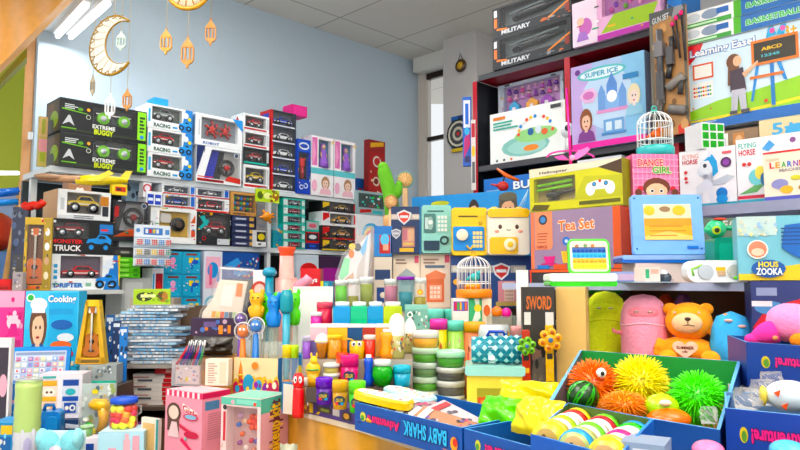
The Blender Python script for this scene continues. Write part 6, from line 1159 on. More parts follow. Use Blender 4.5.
for i, c in enumerate(('c8d848', 'd8c838')):
    tub('slime_tub', ('lower', 'upper')[i] + ' small clear lidded yellow slime tub stacked between the duck and the pink dough pot', 331.5, 1.722, T05 + .0008 + i * .024, 17, 382 - 9.4 * (i + 1), c, 'e4e8dc', .95, .25, clear='f0f0e0', fill=.9)
tub('dough_pot', 'red orange modelling dough pot tucked behind the hot pink one', 342, 1.737, T05 + .0008, 12, 352.5, 'd83828', 'f04828', .9, .3, cat='dough pot')
tub('slime_jar', 'round red slime jar above the blue slime bottle', 369.5, 1.767, T1 + .0008, 12, 335, 'd83020', 'e8e0d8', .8, .15, cat='jar')
tub('slime_tube', 'small violet tube between the duck and the ice cream cup', 306.5, 1.765, T1 + .0008, 8, 336, '8858b0', 'b8b0c8', 1, .2, cat='slime tube')
def icecream():
    Y = 1.766; z = T1 + .0008; o = empty('ice_cream_cup', 'ice cream shaped pot with a white swirl top and tan cone', 'pot', on(322, Y, z)); h = zat(Y, 333) - z; r = pw(14, Y) / 2
    m = MB(); m.lathe([(.0001, 0), (r * .5, 0), (r * .95, h * .62), (r * .9, h * .66), (.0001, h * .66)], 'p:b87838', 18); m.build('cone', o)
    m = MB(); m.lathe([(r * 1.0, h * .62), (r * 1.08, h * .7), (r * .9, h * .8), (r * .85, h * .84), (r * .55, h * .93), (.0001, h)], 'p:f4f0e8', 18); m.torus((0, 0, h * .68), r, r * .12, 'p:f0d890', 'z', 18, 6); m.build('swirl', o)
icecream()
def duck():
    Y = 1.718; z = T05 + .0008; o = empty('toy_duck', 'yellow toy duck cup standing behind the purple dough pot', 'toy', on(313, Y, z)); h = zat(Y, 354) - z; r = pw(15, Y) / 2
    m = MB(); m.ell((0, 0, h * .5), (r, r * .8, h * .28), 'p:f0b818', 18, 10); m.lathe([(.0001, 0), (r * .7, 0), (r * .8, h * .4), (.0001, h * .4)], 'p:e8a818', 18); m.build('body', o)
    m = MB(); m.ell((r * .1, -.004, h * .8), (r * .5, r * .5, h * .15), 'p:f4c41c', 14, 8); [m.ell((r * .1 + s * r * .36, 0, h * .97), (r * .14, r * .1, h * .08), 'p:f0b818', 8, 6) for s in (-1, 1)]; m.build('head', o)
    m = MB(); m.tube([(r * .1, -r * .45, h * .76), (r * .1, -r * .7, h * .74)], [r * .16, r * .08], 'p:e87818', 8); m.build('beak', o)
    m = MB(); m.torus((0, -r * .2, h * .52), r * .78, r * .1, 'p:38a858', 'z', 18, 6); m.build('collar', o)
duck()
def redbottle():
    Y = 1.68; z = T0 + .0008; o = empty('red_bottle', 'red squeeze bottle with white eyes on its cap, at the end of the dough pots', 'bottle', on(298, Y, z)); h = zat(Y, 373) - z; r = pw(12, Y) / 2
    m = MB(); m.lathe([(.0001, 0), (r * .95, 0), (r, h * .1), (r * .9, h * .62), (r * .6, h * .7), (.0001, h * .7)], 'p:d82020', 18); m.build('bottle', o)
    m = MB(); m.lathe([(r * .7, h * .68), (r * .95, h * .74), (r * .9, h * .92), (r * .5, h), (.0001, h)], 'p:e02828', 18); m.build('cap', o)
    m = MB(); [m.ell((s * r * .4, -r * .8, h * .86), (r * .3, r * .16, h * .08), 'p:f4f4f4', 10, 7) for s in (-1, 1)]; [m.ell((s * r * .36, -r * .95, h * .86), (r * .12, r * .05, h * .04), 'p:282828', 8, 5) for s in (-1, 1)]; m.build('eyes', o)
redbottle()
carton('slate_board', 'white and blue edged board leaning beside the red bottle', 'board', P(282, 405, 1.735, -38), 281.5, 293, T0, 382, .012, '2c6ca8', [('r', .14, .0, 1, .96, 'e4d4c4')])
tub('brown_jar', 'brown printed jar behind the red squeeze bottle', 308, 1.74, T0 + .0008, 12, 377, '7a4828', 'e0d8d0', 1, .2, specks(6, .1, .1, .9, .9, ['d88838', 'f0e0c8', '4a2818'], .1, .1), cat='jar')
def globe():
    Y = 1.716; z = T05 + .0008; o = empty('slime_globe', 'round jar of bright green slime with a white lid', 'slime jar', on(382.5, Y, z)); h = zat(Y, 359.5) - z; r = pw(21, Y) / 2
    m = MB(); m.lathe([(.0001, 0), (r * .7, .002), (r, h * .4), (r * .95, h * .62), (r * .7, h * .8), (.0001, h * .8)], 'j:2aa828', 24); m.build('slime', o)
    m = MB(); m.lathe([(r * .6, h * .78), (r * .82, h * .78), (r * .82, h * .97), (r * .7, h), (.0001, h)], 'p:e8f0e4', 24); m.build('lid', o)
globe()
tub('teal_pot', 'plain teal pot with a rimmed lid beside the green slime globe', 402, 1.718, T05 + .0008, 18, 365.5, '28a8c8', '30b4d0', .85, .32, cat='pot')
for px, t, w, c, lid, lb in ((286, 345, 9, 'f08c18', 'f4d018', 'tall clear tube of orange slime with a yellow cap by the bubble box'), (294, 345, 8, 'e8b8a8', 'b8e030', 'tall clear tube of peach slime with a lime cap'), (304.5, 339, 7, '8858a0', 'a8a8b8', 'small purple tube with a grey cap behind the duck cup')):
    tub('slime_tube', lb, px, 1.79, T0 + .0008, w, t, c, lid, 1.0, .17, clear='f0f0e8', fill=.55, lidw=1.03, cat='slime tube')
fcarton('toy_box', 'bright blue printed box beside the tall slime tubes', 'toy box', 289, 306, T0, 355, 1.83, .06, '2878b8', [('e', .6, .6, .25, .2, 'e8c838'), ('p', [(.1, .1), (.5, .4), (.9, .1)], 'e86848')], 6)
m = MB(); c_ = on(304, 1.86, T0); m.torus((0, 0, .1), .035, .004, 'p:a8b870', 'y', 22, 6); o = m.build('wire_hoop', None, (c_.x, 1.86, T0 + .001)); m2 = None; tag(o, 'pale green hoop standing behind the small purple tube', 'hoop')
o.location.z = T0 - .06
def phonepad(px, py, Y, z, w, l, c, rim, label, rz, ry, n):
    o = empty('toy_phone', label, 'toy phone', on(px, Y, z), rz); o.rotation_euler[0] = ry
    pr = []
    for i in range(28):
        a = 2 * PI * i / 28; ex = .62; cx_, sx_ = math.cos(a), math.sin(a)
        pr.append((w / 2 * abs(cx_) ** ex * (1 if cx_ > 0 else -1) * (1 - .12 * (sx_)), l / 2 * abs(sx_) ** ex * (1 if sx_ > 0 else -1)))
    m = MB(); m.add([(x, y, 0) for x, y in pr] + [(x, y, .014) for x, y in pr] + [(x * .92, y * .95, .018) for x, y in pr], [tuple(range(28))[::-1]] + [(i, (i + 1) % 28, 28 + (i + 1) % 28, 28 + i) for i in range(28)] + [(28 + i, 28 + (i + 1) % 28, 56 + (i + 1) % 28, 56 + i) for i in range(28)] + [tuple(range(56, 84))], 'p:' + rim); m.build('case', o)
    m = MB(); m.add([(x * .86, y * .9, .0184) for x, y in pr], [tuple(range(28))], 'p:' + c); m.build('face_plate', o)
    m = MB(); cs = ['f0a8a0', 'f0d8a0', 'e8e4e0', 'a8d0e8', 'f0c8a8', 'e0e0e0', 'b8dcb8']
    k_ = 0
    for j in range(n):
        for i in range(3):
            m.lathe([(.0001, .0184), (w * .075, .0184), (w * .065, .0205), (.0001, .021)], 'p:' + cs[(i * 2 + j) % 7], 10, (-w * .25 + w * .25 * i, -l * .33 + l * .6 * j / (n - 1), 0))
    m.build('button_pad', o)
phonepad(383, 397, 1.5, T0 + .066, .06, .135, 'f6f6f2', 'f0cc50', 'yellow rimmed white toy phone with coloured keys lying at the end of the blue tray', math.radians(68), math.radians(8), 5)
phonepad(409, 389, 1.58, T0 + .06, .06, .13, 'e8f4f4', 'b8e0ec', 'pale blue toy phone with fruit coloured keys behind the yellow rimmed one', math.radians(60), math.radians(8), 6)

# ---------------------------------------------------------------- blue trays
BL, RB, IN = '24509c', '5a9ad8', '3a4450'
def xyz(px, py, Y): return at(px, py, Y)
fl, fr_ = xyz(355, 402, 1.5), xyz(462, 428, 1.262); dz = Vector((.15, .135, 0))
logo = [('e', .94, .45, .03, .22, 'e89838'), ('e', .95, .5, .02, .13, 'c83828'), ('p', [(.84, .22), (.9, .14), (.98, .12), (1, .26), (.97, .2), (.9, .22)], 'e08838')]
o1, q1, g1 = tray('display_tray', 'blue tray lettered BABY SHARK upside down, holding flat sketch packs', 'display box', fl, fr_, fr_ + dz, fl + dz, .058, BL, '2a5ca8', RB,
    [('e', .09, .55, .03, .17, 'c8c030'), ('e', .085, .5, .02, .1, '48883c')] + bubble('Adventure', .14, .34, .46, .66, 'e84878', '602850', 180) + bubble('BABY SHARK', .5, .3, .88, .8, '58b8e8', '1a3468', 180) + logo)
fl2, fr2 = xyz(464, 428.5, 1.256), xyz(566, 456, 1.05); dz2 = Vector((.16, .12, 0))
o2, q2, g2 = tray('display_tray', 'blue tray with pink upside down lettering, holding bags of yellow and green dough', 'display box', fl2, fr2, fr2 + dz2, fl2 + dz2, .06, BL, '2a5ca8', RB, [('e', .16, .62, .03, .16, 'c8c030'), ('e', .155, .58, .02, .1, '48883c')] + bubble('Adventure!', .24, .42, .78, .72, 'e84878', '602850', 180))
zb1 = g1.z + .003; zb2_ = g2.z + .003
R_ = random.Random(9)
for i, (px, py, Y, w, l, rz, c, lb) in enumerate(((388, 0, 1.47, .05, .13, 50, '2c4488', 'dark blue flat pack at the phone end of the lettered tray'), (402, 0, 1.46, .06, .14, 62, 'd8a838', 'yellow and blue flat pack in the lettered tray'), (420, 0, 1.44, .055, .14, 55, '6a5a58', 'brown grey flat pack leaning in the lettered tray'), (436, 0, 1.43, .05, .15, 48, '9894a0', 'silver white flat pack standing tilted in the lettered tray'), (446, 0, 1.4, .055, .13, 60, 'a87858', 'patterned copper flat pack in the lettered tray'), (458, 0, 1.42, .06, .14, 40, 'c0b0b4', 'pale flat pack with a red stripe at the end of the lettered tray'), (430, 0, 1.5, .06, .13, 30, 'a88888', 'pinkish flat pack at the back of the lettered tray'))):
    m = MB(); m.box(-w / 2, -l / 2, 0, w / 2, l / 2, .006, c)
    m.art({'F': plane_frame((-w / 2, -l / 2, .006), (w, 0, 0), (0, l, 0), (0, 0, 1))}, specks(14, .08, .08, .92, .92, ['b8a8b0', 'c85878', 'e0b838', '504858', '7a5c98', '383040'], .09, .04) + [('r', .1, .8, .9, .92, 'c82c30' if i == 5 else 'e8e4e0')])
    p = on(px, Y, zb1); o = m.build('sketch_pack', None, (p.x, p.y, zb1 + .022 + .0035 * i)); o.rotation_euler = (math.radians(8 + 3 * (i % 3)), math.radians(-26 + 3 * i), math.radians(rz)); tag(o, lb, 'toy pack')
def dough(px, py, Y, wpx, hpx, c, label, seed, rz, tilt, d=.05):
    o = bag('dough_bag', label, px, Y, 0, wpx, hpx, d, 'j:' + c, 'dough bag', seed=seed); p = at(px, py, Y); o.location = p; o.rotation_euler = (math.radians(tilt), 0, math.radians(rz)); return o
dough(497, 429, 1.345, 44, 34, '68e038', 'clear bag of bright green dough in the blue tray', 2, -35, -35, .055)
dough(527, 412, 1.37, 56, 32, 'f4dc28', 'clear bag of lemon yellow dough lying on top of the green one', 3, -20, -30, .05)
dough(531, 436, 1.235, 52, 40, 'f0e058', 'clear bag of pale yellow dough at the yo-yo end of the blue tray', 5, -50, -32, .05)

# yellow tub with mint lid and teal cylinder case
Y = 1.7; w, d_ = pw(59, Y), .12; z = T0 + .0008; h = zat(Y, 366) - z; o = empty('slime_bucket', 'yellow rectangular tub with a mint lid under the teal argyle case', 'tub', on(498, Y, z) + Vector((0, d_ / 2, 0)), math.radians(-6))
m = MB(); m.rbox(-w * .47, -d_ / 2, 0, w * .47, d_ / 2, h * .82, 'p:ecd868', .008); m.build('tub_body', o)
m = MB(); m.rbox(-w / 2, -d_ * .54, h * .8, w / 2, d_ * .54, h, 'p:a0d8cc', .006); m.build('lid', o)
m = MB(); m.art({'F': plane_frame((-w * .3, -d_ / 2 - .0005, h * .15), (w * .62, 0, 0), (0, 0, h * .4), (0, -1, 0))}, [('r', 0, 0, 1, 1, '9a9838'), ('r', .02, .0, .6, .55, 'c85838'), ('r', .1, .1, .5, .4, 'e89858'), ('r', .65, .1, .98, .9, 'c8c060')]); m.build('label', o)
zc_ = z + h + .001
Y = 1.75; ln = pw(52, Y); r = (zat(Y, 336.5) - zc_) / 2; c_ = on(498, Y, zc_ + r); o = empty('cylinder_case', 'teal and white argyle cylinder case with a white clasp lying on the yellow tub', 'case', (c_.x, c_.y, zc_), math.radians(-8))
m = MB(); m.lathe([(.0001, -ln / 2), (r * .9, -ln / 2), (r, -ln / 2 + .004), (r, ln / 2 - .004), (r * .9, ln / 2), (.0001, ln / 2)], 'p:3c98a8', 28, (0, 0, r), 'x')
fx = lambda u, v, off: Vector((-ln / 2 + ln * u, -(r + off) * math.cos((v - .5) * 2.6), r + (r + off) * math.sin((v - .5) * 2.6)))
ar = []
for i in range(10):
    for j in range(6):
        u, v = (i + .5) / 10, (j + .5) / 6
        ar.append(('p', [(u - .05, v), (u, v - .083), (u + .05, v), (u, v + .083)], 'a8dcd8' if (i + j) % 2 else '2c8498'))
m.art({'F': (fx, 1.4)}, ar); m.build('case_body', o)
m = MB(); m.art({'F': (fx, 1.4)}, [('r', .32, .12, .46, .62, 'f4f4f2'), ('r', .35, .2, .43, .3, 'c8ccd0')], .004); m.box(-ln * .18, -r * 1.04, r * .35, -ln * .06, -r * .9, r * .8, 'p:f0f0ee'); m.build('clasp', o)
m = MB(); m.tube([(-ln * .2, 0, 2 * r), (-ln * .16, 0, 2 * r + .012), (ln * .1, 0, 2 * r + .012), (ln * .14, 0, 2 * r)], .004, 'p:2848b0', 8); m.build('carry_handle', o)
tub('glitter_jar', 'clear jar with a pink lid behind the teal argyle case', 518, 1.96, T0 + .0008, 13, 326, 'c8dcd4', 'e8a8a8', 1, .2, specks(9, .1, .1, .9, .9, ['88c8b8', 'c84868', '48a868'], .1, .1), cat='jar')
m = MB(); p = on(495, 1.93, T0); m.lathe([(.0001, 0), (.04, 0), (.045, .09), (.04, .1), (.0001, .1)], 'p:c8d0d4', 20); m.art({'F': cyl_frame(.043, .045, .095, -150, -30)}, specks(20, .05, .05, .95, .95, ['d03850', '283848', 'f0f0f0', '3878c8', 'e8b838'], .06, .1)); o = m.build('printed_drum', None, (p.x, p.y, T0 + .0006)); tag(o, 'silver printed drum behind the teal argyle case', 'drum')
o.scale = (1, 1, (zat(1.93, 325) - T0) / .1)
# watch straps with flower spinners on a dark printed card
kcd = carton('display_card', 'tall dark card printed with a soldier, behind the flower spinner watches', 'toy card', P(526, 300, 1.72, -6), 524, 557, T0, 287, .05, '2c2822', [('r', .0, .0, 1, .3, '40382c'), ('t', .12, .82, .9, .93, 'SWORD', 'c86828'), ('r', .05, .7, .25, .8, 'd8d4cc'), ('r', .7, .7, .95, .8, 'd8d4cc'), ('e', .5, .5, .25, .16, '8a6a58'), ('p', [(.2, .1), (.3, .42), (.6, .46), (.85, .1)], '5c5448'), ('p', [(.3, .0), (.5, .3), (.62, .0)], '8a8070'), ('e', .5, .6, .22, .1, '28241e')] + specks(16, .1, .02, .95, .5, ['6a6254', '201c16', '8a8474'], .07, .05))
def spinner(px, py, wpx, c, strap, y0, y1, label):
    Y = 1.685; ctr = at(px, py, Y); o = empty('spinner_watch', label, 'toy watch', ctr); r = pw(wpx, Y) / 2
    m = MB(); m.pip((0, 0, 0), r * .45, -.006, .006, 'p:' + c, 'y', 16)
    for i in range(6): a = i * PI / 3 + .3; m.pip((r * .66 * math.cos(a), 0, r * .66 * math.sin(a)), r * .34, -.005, .005, 'p:' + c, 'y', 14)
    m.build('spinner', o)
    m = MB(); m.pip((0, -.006, 0), r * .2, -.003, 0, 'p:4a6a8a', 'y', 12)
    for i in range(6): a = i * PI / 3 + .3; m.pip((r * .66 * math.cos(a), -.005, r * .66 * math.sin(a)), r * .16, -.0025, 0, 'p:' + ('c06838' if c[0] == 'f' else '386a28'), 'y', 10)
    m.build('bearing', o)
    z0, z1 = zat(Y, y1) - ctr.z, zat(Y, y0) - ctr.z; w = pw(8, Y)
    m = MB(); m.rbox(-w / 2, .006, z0, w / 2, .009, z1, 'p:' + strap, .004); m.art({'F': plane_frame((-w / 2, .006, z0), (w, 0, 0), (0, 0, z1 - z0), (0, -1, 0))}, [('r', .15, .1 + .2 * i, .85, .18 + .2 * i, q) for i, q in enumerate(('3a2c20', 'd8a838', '2c2420', 'd8b048'))] + [('c', .5, .05, .03, '2a2420')]); m.build('strap', o)
spinner(526.5, 346, 19, '70b428', 'b83820', 330, 392, 'lime flower spinner watch with a red strap')
spinner(550, 340, 24, 'f0a818', 'e0b018', 325, 394, 'orange flower spinner watch with a yellow strap')
k = carton('carton', 'tall plain golden beige carton beside the soldier card', 'box', P(557, 300, 1.74, -20), 558, 588, T0, 287, .1, 'dcbc80', [('r', .02, .02, .98, .98, 'd8b474')])
kcart = k
# ================================================================ right display shelves
SR1, SR2, SR3 = 2.515, 2.02, 1.66
rs = empty('display_shelves', 'large dark display shelves with red edges, packed with toy sets', 'shelves', (R().q.x, R().q.y, 0), -PI / 4)
def tr(px, z): p = R(0).hitz(px, z); return (Vector((p.x, p.y)) - R(0).q).length * (1 if p.x > R(0).q.x else -1)
xa, xb = tr(478, 2.2), 1.75
RED, DK = 'p:b01828', 'c:14181c'
for z, c0, c1 in ((SR1, tr(478, SR1), tr(684, SR1)), (SR2, xa, xb)):
    m = MB(); m.box(c0, 0, z - .03, c1, .42, z, {'*': 'c:8c1420' if z > 2.3 else DK, 'F': 'c:3c3c42' if z < 2.3 else 'c:34363c', 'T': DK}); m.build('shelf_board', rs)
m = MB(); m.box(tr(620, SR3), -.5, SR3 - .035, xb, .42, SR3, {'*': 'c:8890a8', 'F': 'c:8c90a8'}); m.build('shelf_board', rs)
m = MB(); m.box(xa - .03, -.005, .9, xa, .42, SR1 - .03, {'*': DK, 'F': RED, 'L': 'c:c8ccd0'}); m.build('side_panel', rs)
for px in (572, 676):
    x = tr(px, 2.2); m = MB(); m.box(x - .034, -.004, SR2, x - .004, .42, SR1 - .03, {'*': 'c:7a1420', 'F': RED}); m.build('divider', rs)
for px in (668,):
    x = tr(px, 1.9); m = MB(); m.box(x, -.002, SR3, x + .05, .42, SR2 - .03, {'*': 'c:8c1824', 'F': RED}); m.build('divider', rs)
m = MB(); m.box(xa, .42, .0, xb, .44, SR1 - .03, DK); m.build('back_panel', rs)
m = MB(); m.box(xa, .0, .0, xb, .42, 1.2, DK); m.build('base_cabinet', rs)
# top row
RO = R(.0)
def planes(k):
    W, Hh = k.wx1 - k.wx0, k.wz1 - k.wz0; x0, y = k.wx0, k.wy - .014; zc = k.wz0 + Hh * .45
    m = MB(); m.tube([(x0 + W * .15, y, zc - Hh * .05), (x0 + W * .3, y, zc + Hh * .1), (x0 + W * .62, y, zc + Hh * .12), (x0 + W * .9, y, zc + Hh * .22)], [.012, .022, .02, .006], 'p:1c2228', 10); m.prism([(x0 + W * .3, zc - Hh * .05), (x0 + W * .6, zc + Hh * .02), (x0 + W * .55, zc + Hh * .2), (x0 + W * .4, zc + Hh * .12)][::-1], y - .012, y - .008, 'p:2c343c'); m.tube([(x0 + W * .1, y - .01, zc + Hh * .25), (x0 + W * .85, y - .01, zc + Hh * .42)], .004, 'p:98a4a8', 6); m.build('toy_helicopter', k.o)
z = SR1
for lb in ('lower black carton lettered MILITARY, on top of the dark display shelves', 'upper black carton lettered MILITARY, stacked under the ceiling'):
    k = carton('toy_aircraft_carton', lb, 'toy box', R(.01), 493, 571.5, z, .165, .2, '1a1e24', [('r', .0, .0, .09, 1, '14171c'), ('r', .02, .35, .06, .65, 'e07020'), ('r', .02, .7, .06, .92, 'd8dce0')] + bubble('MILITARY', .12, .08, .5, .22, 'd8dce0', '50545a', 0, .0) + [('p', [(.72, .12), (.99, .5), (.99, .56), (.72, .18)], 'e88828'), ('p', [(.05, .25), (.2, .2), (.2, .26), (.06, .32)], 'e07828'), ('r', .93, .2, .98, .44, '903020')] + specks(9, .55, .05, .98, .2, ['c86020', '8a8c90', '38404a'], .03, .03) + [('T',), ('r', 0, 0, 1, 1, '23282e')], (.1, .3, .95, .94), planes, wc='5c686c', group=None, wd=.05); z = k.top + .001
def playset(k):
    W, Hh = k.wx1 - k.wx0, k.wz1 - k.wz0
    for i in range(9):
        m = MB(); m.ell((k.wx0 + W * (.15 + .09 * i), k.wy - .014, k.wz0 + Hh * (.3 + .4 * ((i * 7) % 3) / 2)), (W * .04, .012, Hh * .14), 'p:' + ('d868b0', '8848b8', 'f0a8d0', '78b848')[i % 4], 10, 6); m.build('toy_piece', k.o)
carton('playset_carton', 'pink and purple playset window carton beside the black aircraft cartons', 'toy box', R(.02), 573, 661, SR1, .215, .2, 'e8b4d8', [('r', .0, .0, .3, 1, 'f0dcec'), ('e', .16, .4, .08, .2, 'c870b8'), ('c', .1, .55, .09, 'f0c8b0'), ('r', .3, .0, 1, .12, 'b848a8'), ('p', [(.34, .14), (.9, .14), (.98, .5), (.5, .5)], '9cc040'), ('p', [(.05, .1), (.2, .1), (.16, .3), (.08, .3)], 'a878c8')], (.36, .5, .96, .95), playset, wc='b878b8')
carton('toy_box', 'bright blue carton on the shelves beside the pink playset', 'toy box', R(-.01), 668, 683, SR1, .2, .2, '2c78c8', [('r', .1, .05, .9, .3, '1c58a0'), ('r', .0, .6, 1, 1, '48a0e0')])
# middle row
km_ = carton('play_mat_box', 'large white box printed with a baby play mat and a toy arch', 'toy box', R(-.02), 490.5, 566.5, SR2, .27, .1, 'f2f4f2', [('e', .48, .28, .32, .2, '88c0b8'), ('e', .5, .26, .26, .14, 'a0d0c8'), ('e', .56, .22, .1, .06, 'e88838'), ('e', .62, .46, .28, .14, '98d088')] + [('c', .62 + .22 * math.cos(a), .5 + .3 * math.sin(a), .034, c) for a, c in [(PI * i / 12, ('e85848', 'f0f0f0', '4888d0', 'f0c040')[i % 4]) for i in range(13)]] + [('c', .62 + .2 * math.cos(a), .5 + .3 * math.sin(a), .02, 'f0f4f4') for a in ()] + [('e', .56, .52, .04, .07, '3868a0'), ('e', .66, .54, .04, .08, 'e0e8f0'), ('e', .74, .48, .04, .06, 'e87858'), ('r', .05, .86, .22, .92, 'e08850')] + lines(3, .05, .66, .4, .84, '48a898', .55) + [('r', .82, .88, .95, .95, '303438'), ('c', .1, .06, .025, '303438'), ('c', .2, .06, .025, '303438'), ('c', .3, .06, .025, 'e07040'), ('T',), ('r', 0, 0, 1, 1, 'e4e8e8')])
def dolls(k):
    W, Hh = k.wx1 - k.wx0, k.wz1 - k.wz0
    cs = ('8838b0', 'c858c0', 'd898e0', 'f0c0e0', 'e868b0', '6838a0')
    for i in range(16):
        u, t = (i % 8 + .7) / 8.4, .62 + .2 * (i // 8) if i < 16 else 0
        x, zc = k.wx0 + W * u, k.wz0 + Hh * (.82 if i < 8 else .55); m = MB(); c = cs[(i * 5) % 6]
        m.lathe([(.0001, 0), (W * .045, 0), (W * .02, Hh * .14), (.0001, Hh * .15)], 'p:' + c, 8, (x, k.wy - .014, zc - Hh * .1)); m.ell((x, k.wy - .014, zc + Hh * .08), (W * .022, .01, Hh * .04), 'p:f0c8b0' if i % 3 else 'p:' + c, 8, 5); m.build('toy_accessory', k.o)
    for u, c, r in ((.18, '48a8d8', .09), (.5, 'f0a828', .1), (.76, 'a048b8', .1)):
        m = MB(); x = k.wx0 + W * u; m.prism([(x - W * r, k.wz0 + .004), (x - W * r, k.wz0 + Hh * .22), (x, k.wz0 + Hh * .4), (x + W * r, k.wz0 + Hh * .22), (x + W * r, k.wz0 + .004)], k.wy - .024, k.wy - .002, 'p:' + c); m.box(x - W * .03, k.wy - .026, k.wz0 + .004, x + W * .03, k.wy - .024, k.wz0 + Hh * .15, 'p:f4e8f0'); m.build('toy_house', k.o)
carton('doll_set_carton', 'window carton of small purple dolls and houses lettered FROZEN above the play mat box', 'toy box', R(-.13), 499, 565, SR2, SR1 - .04 - SR2, .08, 'c8d0e0', [('r', 0, .5, 1, .62, 'f0f2f6')] + bubble('FROZEN', .06, .54, .44, .62, '404858', 'c8d0e0') + [('r', .04, .63, .96, .65, 'b0b8d0')], (.09, .66, .95, .96), dolls, wc='b888c0', wd=.03)
carton('castle_box', 'large lilac and ice blue box printed with a pale castle, beside the red divider', 'toy box', R(.02), 572.5, 647, SR2, .40, .09, 'a8c0e4', [('p', [(0, 0), (.35, 0), (.3, 1), (0, 1)], 'c0a8dc'), ('p', [(.75, 0), (1, 0), (1, 1), (.7, 1)], '90c4e8'), ('e', .5, .55, .35, .35, 'c0d8f0'), ('r', 0, 0, 1, .07, 'e850a8'), ('e', .43, .86, .34, .08, '68c0c8'), ('e', .43, .86, .3, .055, 'e0f0f4')] + bubble('SUPER ICE', .2, .83, .66, .89, '48a0c0', 'e0f0f8') + [('c', .1, .92, .035, '683888'),
      ('r', .42, .4, .72, .58, '88b0e0'), ('p', [(.38, .4), (.38, .62), (.43, .72), (.48, .62), (.48, .4)], '78a0d8'), ('p', [(.66, .4), (.66, .6), (.71, .7), (.76, .6), (.76, .4)], '78a0d8'), ('p', [(.5, .58), (.5, .7), (.57, .84), (.64, .7), (.64, .58)], '6890d0'), ('e', .57, .56, .07, .07, 'f4f8fc'), ('r', .36, .38, .78, .42, 'd898c8'), ('r', .45, .14, .72, .3, '78a8d8'), ('r', .48, .17, .56, .27, 'd8e8f4'), ('r', .6, .17, .69, .27, 'd8e8f4'), ('r', .42, .12, .75, .15, '5888c0')] +
      [('p', [(.12, .62), (.2, .7), (.32, .7), (.38, .62), (.32, .53), (.2, .53)], 'e0b8dc'), ('e', .25, .62, .08, .05, 'c878b8'), ('r', .72, .72, .92, .78, '4888c0'), ('c', .9, .12, .03, '48a8d8')] + bust(.08, .08, .34, .48, 'e8c0a8', '8a5030', '7c4088') + bust(.74, .3, .98, .66, 'f0dcd4', 'e8dcb8', '98c8e0') + [('T',), ('r', 0, 0, 1, 1, 'c8d4e8'), ('r', .5, .0, .0, .1, 'ffffff')])
def gunset():
    pl = R(.1); p = pl.hit(653, 138); p2 = pl.hitz(690, p.z); w = (p2 - p).length; h = zat(p.y, 14) - p.z; c = (p + p2) / 2
    o = empty('toy_gun_card', 'tall hanging card of dark toy guns with pink tipped darts beside the learning easel box', 'toy card', c, -PI / 4)
    m = MB(); m.box(-w / 2, 0, 0, w / 2, .012, h, 'b08458'); fr = {'F': plane_frame((-w / 2, 0, 0), (w, 0, 0), (0, 0, h), (0, -1, 0))}
    m.art(fr, [('p', [(0, .88), (.5, .95), (1, .86), (1, 1), (0, 1)], '4a4c50'), ('p', [(.6, .9), (.95, .97), (.9, 1), (.7, 1)], '8a8c90')] + bubble('GUN SET', .08, .9, .55, .95, 'c8ccd0', '28282a', 0, .02) + [('r', 0, 0, .1, .9, '6a6458'), ('r', .92, 0, 1, .9, '5c564c'), ('p', [(.7, .0), (1, .0), (1, .06), (.85, .1), (.7, .06)], 'c83028')] + specks(26, .1, .05, .9, .85, ['c89868', '8a6440', 'd8b888', '705030'], .1, .04)); m.build('card', o)
    X = lambda u: -w / 2 + u * w
    m = MB(); m.tube([(X(.3), -.012, h * .84), (X(.3), -.012, h * .45)], .014, 'p:5c5c60', 8); m.box(X(.18), -.03, h * .62, X(.42), -.002, h * .74, 'p:78767a'); m.box(X(.2), -.025, h * .25, X(.4), -.002, h * .5, 'p:4c4c50'); m.tube([(X(.28), -.014, h * .28), (X(.24), -.014, h * .12)], .018, 'p:504c48', 8); m.build('toy_rifle', o)
    m = MB(); m.box(X(.5), -.028, h * .54, X(.68), -.002, h * .68, 'p:48484e'); m.tube([(X(.58), -.014, h * .55), (X(.52), -.014, h * .44)], .012, 'p:28282c', 8); m.tube([(X(.62), -.014, h * .66), (X(.62), -.014, h * .76)], .009, 'p:38383c', 8); m.build('toy_pistol', o)
    m = MB(); m.tube([(X(.48), -.014, h * .36), (X(.92), -.014, h * .44)], .018, 'p:86807a', 8); m.tube([(X(.52), -.014, h * .2), (X(.94), -.014, h * .17)], .02, 'p:767270', 8); m.tube([(X(.86), -.014, h * .4), (X(.82), -.014, h * .3)], .012, 'p:3c3a38', 8); m.build('toy_grenade_launcher', o)
    for u, a, b in ((.66, .86, .66), (.76, .9, .58), (.9, .93, .55)):
        m = MB(); m.tube([(X(u), -.01, h * a), (X(u + .08), -.01, h * b)], .004, 'p:282830', 6); m.ell((X(u), -.01, h * a), (.009, .008, .012), 'p:e83878', 8, 6); m.build('dart', o)
    m = MB(); m.tube([(0, .006, h), (0, .006, h + .02), (0, .11, h + .03)], .003, 'm:a0a4a8', 6); m.build('hook', o)
gunset()
